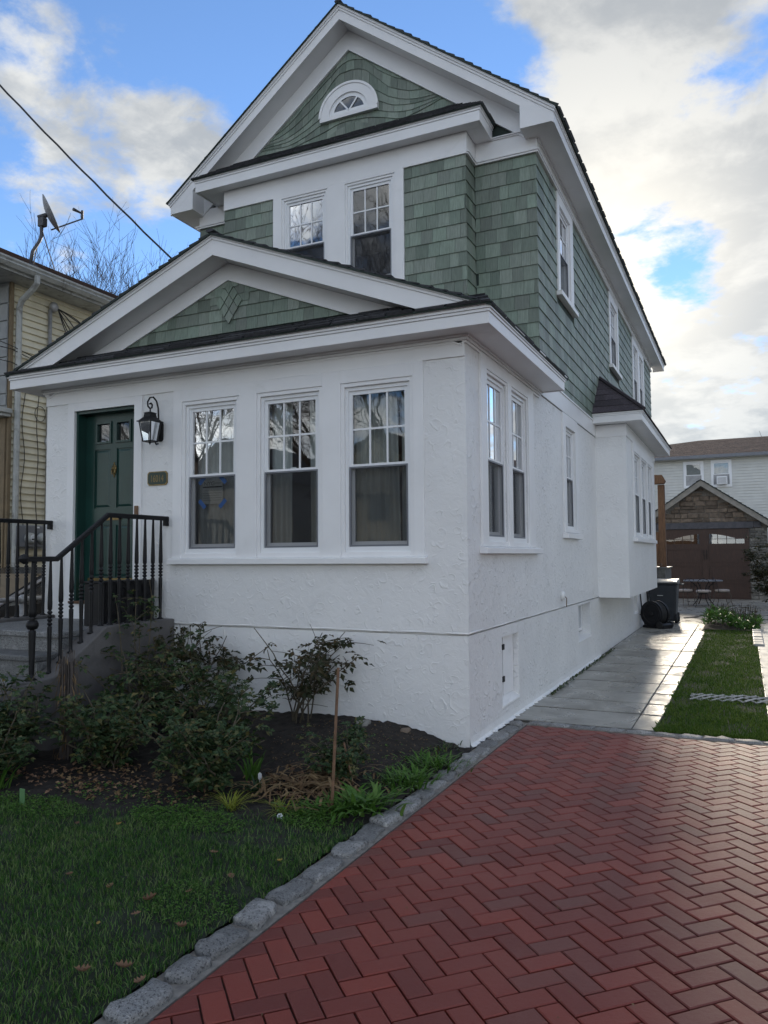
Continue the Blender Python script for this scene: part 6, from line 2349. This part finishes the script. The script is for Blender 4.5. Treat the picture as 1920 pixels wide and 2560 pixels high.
rose_bush('small dark rose bush around the short cane stake', gp(-.48, -1.42), 10, .42, .30, 300, 9, 'rose_leaf', False, .1)
rose_bush('shrub with brown tinged leaves at the right of the stone garage', (2.95, 20.0, 0), 16, 2.35, .95, 700, 10, 'rose_leaf_brown', False, .1, 2.0, False, None)
rose_bush('thin rose shoot rising in front of the black planter', gp(-2.95, -.80), 4, 1.42, .22, 70, 12, 'rose_leaf', False, .45)


def tuft(name, label, cat, base, n, ln, wd, seed, mat, spread=.8, upr=.9, group=None, rad=.04, seg=4):
    r = random.Random(seed)
    m = MB()
    b = Vector(base)
    for i in range(n):
        a = r.uniform(0, 2 * math.pi)
        L_ = ln * r.uniform(.55, 1.1)
        o = Vector((math.cos(a), math.sin(a), 0))
        sp = spread * r.uniform(.4, 1.1)
        p = b + o * r.uniform(0, rad) + Vector((r.gauss(0, rad * .5), r.gauss(0, rad * .5), 0))
        sd = Vector((-o.y, o.x, 0))
        k = len(m.v)
        for j in range(seg + 1):
            q = j / seg
            c = p + o * (L_ * sp * q ** 1.3) + Vector((0, 0, L_ * upr * (q - .62 * sp * q * q)))
            w = wd * (1 - q ** 2) * (.5 + q * .8 if q < .5 else .9) + .0006
            m.v += [tuple(c - sd * w / 2 + Vector((0, 0, w * .25))), tuple(c + sd * w / 2 + Vector((0, 0, w * .25)))]
        for j in range(seg):
            m.f.append((k + 2 * j, k + 2 * j + 1, k + 2 * j + 3, k + 2 * j + 2))
    o_ = m.build(name, mat, fix=False)
    return tag(o_, label, cat, group)


tuft('sedge_tuft', 'golden yellow sedge tuft at the front of the bed, left of the two', 'plant', gp(-.88, -2.20), 70, .20, .006, 1, 'gold_grass', 1.1, .85, 'golden sedge tufts')
tuft('sedge_tuft', 'golden yellow sedge tuft beside the small white label, right of the two', 'plant', gp(-.52, -2.14), 60, .17, .006, 2, 'gold_grass', 1.1, .8, 'golden sedge tufts')
tuft('strap_leaf_plant', 'grey-green strap-leaved rosette by the upright white tag', 'plant', gp(-.90, -1.86), 26, .20, .022, 3, 'rose_leaf', 1.1, .85)
tuft('iris_clump', 'green and yellowing iris blades beside the dense rose bush', 'plant', gp(-1.12, -1.62), 18, .36, .024, 4, 'weed', .6, .9)
tuft('iris_clump', 'pale green blades at the far left edge of the bed', 'plant', gp(-2.62, -2.52), 12, .26, .026, 5, 'weed', .6, .9)
tuft('leafy_weed', 'broad-leaved bright green weed overhanging the curb in the middle of the bed edge', 'plant', gp(-.10, -1.85), 90, .27, .044, 6, 'weed', .9, .75, 'weeds along the curb', .12)
tuft('leafy_weed', 'bright green weed clump at the curb just below the broad-leaved weed', 'plant', gp(-.26, -2.05), 140, .16, .024, 7, 'weed', 1.0, .7, 'weeds along the curb', .14)
tuft('leafy_weed', 'bright green grassy weed by the curb between the broad-leaved weed and the house corner', 'plant', gp(-.08, -1.18), 170, .17, .022, 8, 'weed', .9, .8, 'weeds along the curb', .15)
tuft('leafy_weed', 'bright green weed clump by the curb next to the house corner', 'plant', gp(-.07, -.70), 170, .15, .020, 9, 'weed', .9, .8, 'weeds along the curb', .16)
tuft('leafy_weed', 'small dark weed against the foot of the wall at the house corner', 'plant', gp(-.14, -.18), 50, .10, .014, 10, 'rose_leaf', .9, .8, 'weeds along the curb', .10)


def carpet(name, label, cx, cy, rx, ry, n, size, seed, mat, kind='stuff'):
    r = random.Random(seed)
    m = MB()
    for i in range(n):
        a, q = r.uniform(0, 2 * math.pi), math.sqrt(r.random())
        x, y = cx + rx * q * math.cos(a), cy + ry * q * math.sin(a)
        p = Vector(gp(x, y, r.uniform(.008, .035)))
        leaflet(m, p, Vector((r.gauss(0, 1), r.gauss(0, 1), r.uniform(-.2, .4))), Vector((r.gauss(0, .3), r.gauss(0, .3), 1)), size * r.uniform(.6, 1.3), size * r.uniform(.5, .9))
    o_ = m.build(name, mat, fix=False)
    return tag(o_, label, 'ground cover', None, kind)


carpet('ground_cover', 'low bright green ground cover at the lawn edge before the golden sedge', -.98, -2.52, .42, .18, 1500, .018, 1, 'weed')
carpet('ground_cover', 'low green ground cover at the left end of the bed edge', -2.05, -2.72, .45, .16, 1100, .018, 2, 'weed')
carpet('ground_cover', 'patch of small clover leaves in the lawn beside the curb stones', -.22, -3.42, .24, .20, 700, .014, 3, 'weed')
carpet('ground_cover', 'fine green weeds between the sedge tuft and the curb', -.30, -2.22, .22, .15, 700, .018, 4, 'weed')
carpet('ground_cover', 'thin green seedlings on the dark soil near the curb', -.16, -.95, .14, .75, 800, .018, 5, 'weed')
carpet('dead_foliage', 'mat of brown dead leaves on the soil below the dense rose bush', -1.75, -2.05, .75, .40, 260, .040, 6, 'straw')
carpet('stone_grit', 'pale grit and bark chips scattered over the dark soil mound', -.75, -.70, .75, .60, 500, .016, 7, 'straw')

carpet('leaf_litter', 'brown leaf litter on the soil around the tall stake and dead fronds', -.68, -1.62, .42, .42, 170, .045, 8, 'dry')
carpet('leaf_litter', 'thin brown leaf litter under the shrubs at the left of the bed', -2.30, -2.10, .60, .40, 160, .04, 9, 'dry')
carpet('seedlings', 'scattered green seedlings along the front of the rose bushes', -1.55, -2.32, .75, .20, 420, .02, 10, 'weed')
carpet('seedlings', 'scattered green seedlings on the dark soil mound', -.65, -.95, .50, .50, 160, .02, 11, 'weed')
# heap of dead brown fronds round the stakes
m = MB()
r = random.Random(17)
for i in range(240):
    a = r.uniform(0, 2 * math.pi)
    c = Vector(gp(-.62 + r.gauss(0, .20), -1.62 + r.gauss(0, .22), r.uniform(.0, .07)))
    d = Vector((math.cos(a), math.sin(a), r.uniform(-.12, .25)))
    L_ = r.uniform(.10, .30)
    s = Vector((-d.y, d.x, 0)).normalized() * r.uniform(.003, .010)
    k = len(m.v)
    for q in (0, .33, .66, 1):
        p = c + d * (L_ * (q - .5)) + Vector((0, 0, .03 * math.sin(q * 3.1)))
        m.v += [tuple(p - s), tuple(p + s)]
    m.f += [(k + 2 * j, k + 2 * j + 1, k + 2 * j + 3, k + 2 * j + 2) for j in range(3)]
tag(m.build('dead_fronds', 'straw', fix=False), 'heap of dead brown iris fronds round the cane stakes', 'dead plant', None, 'stuff')

# bundle of tied canes
bd = root('cane_bundle', 'upright bundle of cut straw canes tied together in front of the stoop', 'cane bundle', gp(-2.86, -1.72))
r = random.Random(23)
bb = Vector(gp(-2.86, -1.72))
for g_ in range(3):
    m = MB()
    for i in range(13):
        a, q = r.uniform(0, 6.3), math.sqrt(r.random()) * .050
        h = r.uniform(.72, .90)
        p = bb + Vector((q * math.cos(a), q * math.sin(a), -.02))
        tpt = p + Vector((r.gauss(0, .02), r.gauss(0, .02), h))
        m.tube([tuple(p), tuple(p.lerp(tpt, .5) + Vector((r.gauss(0, .008), r.gauss(0, .008), 0))), tuple(tpt)], [.006, .006, .005], 4)
    m.build('cane', 'bark', bd, fix=False)
m = MB()
for i in range(90):
    a = r.uniform(0, 6.3)
    p = bb + Vector((.06 * math.cos(a), .06 * math.sin(a), r.uniform(.05, .85)))
    leaflet(m, p, Vector((math.cos(a), math.sin(a), -2.0)), Vector((math.cos(a), math.sin(a), .3)), r.uniform(.05, .16), r.uniform(.006, .012))
m.build('dry_blade', 'straw', bd, fix=False)

for (bx, by), (dx, dy, h), rr, lab in (((-.26, -1.98), (.0, .10, .94), .011, 'tall thin brown garden stake standing in the bed, top above the wall foot'),
                                       ((-.36, -1.46), (-.085, .0, .34), .009, 'short leaning cane stake right of the tall stake')):
    p = gp(bx, by, -.05)
    s = MB().tube([p, (p[0] + dx * .5, p[1] + dy * .5, p[2] + h * .5), (p[0] + dx, p[1] + dy, p[2] + h)], [rr, rr * .95, rr * .9], 7).build('garden_stake', 'cane')
    tag(s, lab, 'stake', 'cane stakes in the front bed')


def label_tag(x, y, h, w, tilt, az, lab):
    p = Vector(gp(x, y))
    s = Vector((math.cos(az), math.sin(az), 0))
    u = (Vector((0, 0, 1)) + Vector((-s.y, s.x, 0)) * tilt).normalized()
    n = s.cross(u) * .002
    B = [p - s * w / 2, p + s * w / 2, p + s * w / 2 + u * (h - .01), p + s * (w / 2 - .008) + u * h, p - s * (w / 2 - .008) + u * h, p - s * w / 2 + u * (h - .01)]
    return tag(MB().prism([tuple(q) for q in B], tuple(n)).build('plant_label', 'tag'), lab, 'plant label', 'white plant labels')


label_tag(-1.02, -1.66, .085, .026, -.2, .5, 'upright white plastic plant label behind the strap-leaved rosette')
label_tag(-.47, -2.26, .035, .035, .8, .4, 'small white plant label lying by the right golden sedge tuft')
p = gp(-2.16, -2.72)
tag(MB().box(p[0] - .022, p[0] + .022, p[1] - .004, p[1] + .004, p[2] - .02, p[2] + .115).build('green_marker', 'green_stake', bevel=.002), 'flat green plastic marker standing at the lawn edge far left', 'garden marker')
rk = rough_block(-.58, -.50, -.17, -.09, garden_z(-.54, -.13) - .02, garden_z(-.54, -.13) + .03, .03, 91).build('stone', 'stone', smooth=True)
tag(rk, 'tan stone lying on the dark soil at the foot of the wall', 'stone')
rk = rough_block(-.98, -.86, -.26, -.14, garden_z(-.9, -.2) - .02, garden_z(-.9, -.2) + .04, .03, 92).build('stone', 'stone_grey', smooth=True)
tag(rk, 'grey stone half sunk in the soil mound under the right front window', 'stone')


# fallen leaves
def oak_leaf(m, p, az, ln, curl):
    c, s = math.cos(az), math.sin(az)
    prof = [(0, .02), (.12, .05), (.25, .24), (.34, .12), (.48, .36), (.58, .16), (.72, .34), (.82, .14), (.92, .12), (1.0, .0)]
    k = len(m.v)
    for t, w in prof:
        for sg in (-1, 0, 1):
            x, y = (t - .5) * ln, sg * w * ln * .9
            z = curl * ln * (abs(t - .5) ** 2 * 1.2 + (w * abs(sg)) * .9)
            m.v.append((p[0] + c * x - s * y, p[1] + s * x + c * y, p[2] + z))
    for i in range(len(prof) - 1):
        a = k + i * 3
        m.f += [(a, a + 1, a + 4, a + 3), (a + 1, a + 2, a + 5, a + 4)]


LV = [(-.20, -3.12, .075, 'dry', 'long brown oak leaf lying on the lawn beside the upper curb stones'),
      (-.38, -3.51, .085, 'dry', 'curled three-pointed brown leaf in the middle of the lawn'),
      (-.08, -3.98, .085, 'dry', 'pointed brown leaf near the curb towards the bottom of the lawn'),
      (-.46, -2.92, .06, 'dry', 'small red-brown leaf on the lawn below the golden sedge'),
      (.035, -4.02, .07, 'dry', 'brown leaf leaning against the lowest curb stones'),
      (-.64, -3.49, .065, 'straw', 'grey faded leaf left of the curled leaf on the lawn'),
      (-.41, -3.79, .04, 'dry_pale', 'small yellow leaf on the lower lawn'),
      (-.33, -3.65, .06, 'dry', 'brown leaf beside the bare patch in the lawn'),
      (-.27, -3.36, .05, 'dry', 'small brown leaf right of the curled leaf'),
      (-.10, -2.83, .04, 'dry_pale', 'tiny pale leaf at the top right of the lawn'),
      (-.20, -4.08, .08, 'dry', 'broken brown leaf beside a white petal on the lower lawn'),
      (-.10, -3.62, .07, 'dry', 'flat brown leaf beside the curb midway down the lawn'),
      (-1.50, -2.88, .06, 'dry', 'brown leaf on the lawn below the left end of the bed'),
      (-1.25, -2.80, .05, 'dry_pale', 'yellowish leaf on the upper left of the lawn'),
      (-.95, -3.45, .045, 'dry', 'orange brown leaf on the far left lawn'),
      (-.45, -4.35, .09, 'dry', 'brown lobed leaf at the bottom left of the lawn'),
      (-.60, -1.30, .07, 'dry_pale', 'tan leaf on dark soil left of the tall stake'),
      (-.75, -1.20, .06, 'tag', 'pale bleached leaf on dark soil by the tall stake'),
      (-.72, -1.55, .09, 'dry', 'red-brown leaf on top of the dead fronds'),
      (-.85, -1.75, .08, 'dry', 'large brown leaf at the left of the dead fronds'),
      (-.42, -1.85, .08, 'dry', 'red-brown leaf at the base of the tall stake'),
      (-.60, -1.95, .08, 'dry', 'brown leaf in front of the dead fronds'),
      (-.02, -1.45, .06, 'dry', 'brown leaf resting against the curb by the weeds'),
      (-1.95, -2.45, .08, 'dry', 'brown leaf under the front of the low rose bush')]
r = random.Random(41)
for x, y, ln, mt_, lab in LV:
    m = MB()
    oak_leaf(m, gp(x, y, .028), r.uniform(0, 6.3), ln * .85, r.uniform(.3, 1.1))
    o_ = m.build('fallen_leaf', mt_, fix=False)
    tag(o_, lab, 'leaf', 'fallen leaves in the front garden')


# ------------------------------------------------------------------ grass
def blades(name, label, pts, lo, hi, w, seed, mat, zf):
    rng = np.random.default_rng(seed)
    n = len(pts)
    P = np.asarray(pts)
    az = rng.uniform(0, 2 * np.pi, n)
    ln = rng.uniform(lo, hi, n)
    lean = rng.uniform(.1, .9, n) * ln
    la = rng.uniform(0, 2 * np.pi, n)
    base = np.column_stack([P[:, 0], P[:, 1], zf])
    sx = np.column_stack([np.cos(az), np.sin(az), np.zeros(n)]) * (w * rng.uniform(.7, 1.3, n))[:, None] * .5
    ld = np.column_stack([np.cos(la), np.sin(la), np.zeros(n)]) * lean[:, None]
    mid = base + ld * .35 + np.column_stack([np.zeros(n), np.zeros(n), ln * .55])
    tip = base + ld + np.column_stack([np.zeros(n), np.zeros(n), ln * .85])
    V = np.stack([base - sx, base + sx, mid + sx * .8, mid - sx * .8, tip], 1).reshape(-1, 3)
    i = np.arange(n) * 5
    me = bpy.data.meshes.new(name)
    quads = np.column_stack([i, i + 1, i + 2, i + 3])
    tris = np.column_stack([i + 3, i + 2, i + 4])
    loops = np.concatenate([quads.ravel(), tris.ravel()])
    me.vertices.add(len(V))
    me.vertices.foreach_set('co', V.ravel())
    me.loops.add(len(loops))
    me.loops.foreach_set('vertex_index', loops.astype(np.int32))
    me.polygons.add(2 * n)
    starts = np.concatenate([np.arange(n) * 4, 4 * n + np.arange(n) * 3])
    me.polygons.foreach_set('loop_start', starts.astype(np.int32))
    me.update(calc_edges=True)
    me.validate()
    me.materials.append(M[mat])
    o_ = bpy.data.objects.new(name, me)
    COL.objects.link(o_)
    return tag(o_, label, 'grass', None, 'stuff')


gl_ = MB()
for i in range(7):
    x0 = 1.55 + i * .115 + rnd.uniform(-.02, .02)
    z0 = .012 + (.014 if i > 3 else .004) + rnd.uniform(-.004, .004)
    gl_.tube([(x0, 3.05, z0), (x0 + .12, 3.25, z0 + .008), (x0, 3.45, z0 - .004)], .012, 4)
    gl_.tube([(x0 + .12, 3.05, z0 - .006), (x0, 3.25, z0 + .006), (x0 + .12, 3.45, z0)], .012, 4)
tag(gl_.build('grid_paver', 'concrete_pale'), 'pale lattice paver showing through the grass strip', 'grid paver')
rng = np.random.default_rng(5)
pts = []
r = random.Random(2)
while len(pts) < 62000:
    x = r.uniform(-3.6, .04)
    y = r.uniform(-4.95, -2.0)
    if y > bed_edge(x) + .12:
        continue
    q = math.sin(x * 3.1 + 1.3) * math.cos(y * 2.7) + math.sin(x * 7.7 + y * 6.1) * .6
    bare = 1.0 if q > -.9 else .45
    bare *= .25 + .75 * smooth(.10, -.35, y - bed_edge(x))
    if math.hypot((x + .32) / .20, (y + 3.68) / .10) < 1:
        bare *= .45
    if math.hypot((x + .55) / .38, (y + 2.62) / .16) < 1:
        bare *= .5
    if r.random() < bare:
        pts.append((x, y))
blades('lawn_grass', 'short dark green lawn grass in the front garden', pts, .020, .048, .0038, 1, 'grass', np.array([garden_z(x, y) + .003 for x, y in pts]))
pts = []
while len(pts) < 31000:
    y = 1.27 + 10.6 * r.random() ** 1.5
    x = r.uniform(1.34, 2.37)
    if 1.365 + .02 * math.sin(y * 7) + .018 * math.sin(y * 17 + 1) < x < 2.345 + .02 * math.sin(y * 6 + 2) + .018 * math.sin(y * 19):
        if r.random() < .45 + .55 * (math.sin(x * 5 + y * 2.3) * math.cos(y * 3.1 - x * 4) > -.55):
            pts.append((x, y))
blades('strip_grass', 'bright green grass strip between the two concrete walks', pts, .020, .045, .006, 2, 'grass_bright', np.zeros(len(pts)))
r = random.Random(77)
m = MB()
for i in range(900):
    x, y = r.uniform(1.32, 2.46), r.uniform(11.9, 14.2)
    a = r.uniform(0, 6.3)
    leaflet(m, Vector((x, y, r.uniform(.02, .26) + .10 * math.sin(x * 5))), Vector((math.cos(a), math.sin(a), r.uniform(.1, 1.2))), Vector((0, 0, 1)), r.uniform(.10, .22), r.uniform(.04, .07))
fl = root('flower_clump', 'leafy green flower clump at the far end of the grass strip', 'plant', (1.9, 13, 0))
m.build('foliage', 'weed', fl, fix=False, kind='stuff')
m = MB()
for i in range(70):
    x, y = r.uniform(1.4, 2.4), r.uniform(12.3, 14.1)
    m.tube([(x, y, .05), (x + r.gauss(0, .05), y, r.uniform(.3, .50))], [.006, .004], 4)
    leaflet(m, Vector((x, y, r.uniform(.25, .45))), Vector((r.gauss(0, 1), r.gauss(0, 1), .3)), Vector((0, 0, 1)), .12, .05)
m.build('dry_stalk', 'stem', fl, fix=False)
# weeds in the joint along the wall foot
m = MB()
for i in range(260):
    y = r.uniform(2.6, 7.5)
    leaflet(m, Vector((.05 + r.uniform(0, .05), y, .015)), Vector((r.uniform(0, 1), r.gauss(0, 1), r.uniform(.3, 1.5))), Vector((0, 0, 1)), r.uniform(.03, .07), .02)
tag(m.build('joint_weeds', 'rose_leaf', fix=False), 'dark weeds growing in the joint between the walk and the white wall', 'weeds', None, 'stuff')

# grit, twigs and leaf scraps on the drive and walk
r = random.Random(19)
m = MB()
for i in range(170):
    if i % 3:
        x, y = r.uniform(.22, 3.2), r.uniform(-4.6, 1.05)
    else:
        x, y = r.uniform(.05, 1.3), 1.3 + 9 * r.random() ** 1.5
    a = r.uniform(0, 6.3)
    L_ = r.uniform(.006, .022)
    leaflet(m, Vector((x, y, .016 if y > 1.2 else .006)), Vector((math.cos(a), math.sin(a), .1)), Vector((0, 0, 1)), L_, L_ * r.uniform(.3, .7))
tag(m.build('leaf_scraps', 'straw', fix=False), 'small leaf scraps and grit on the brick drive and concrete walk', 'debris', None, 'stuff')
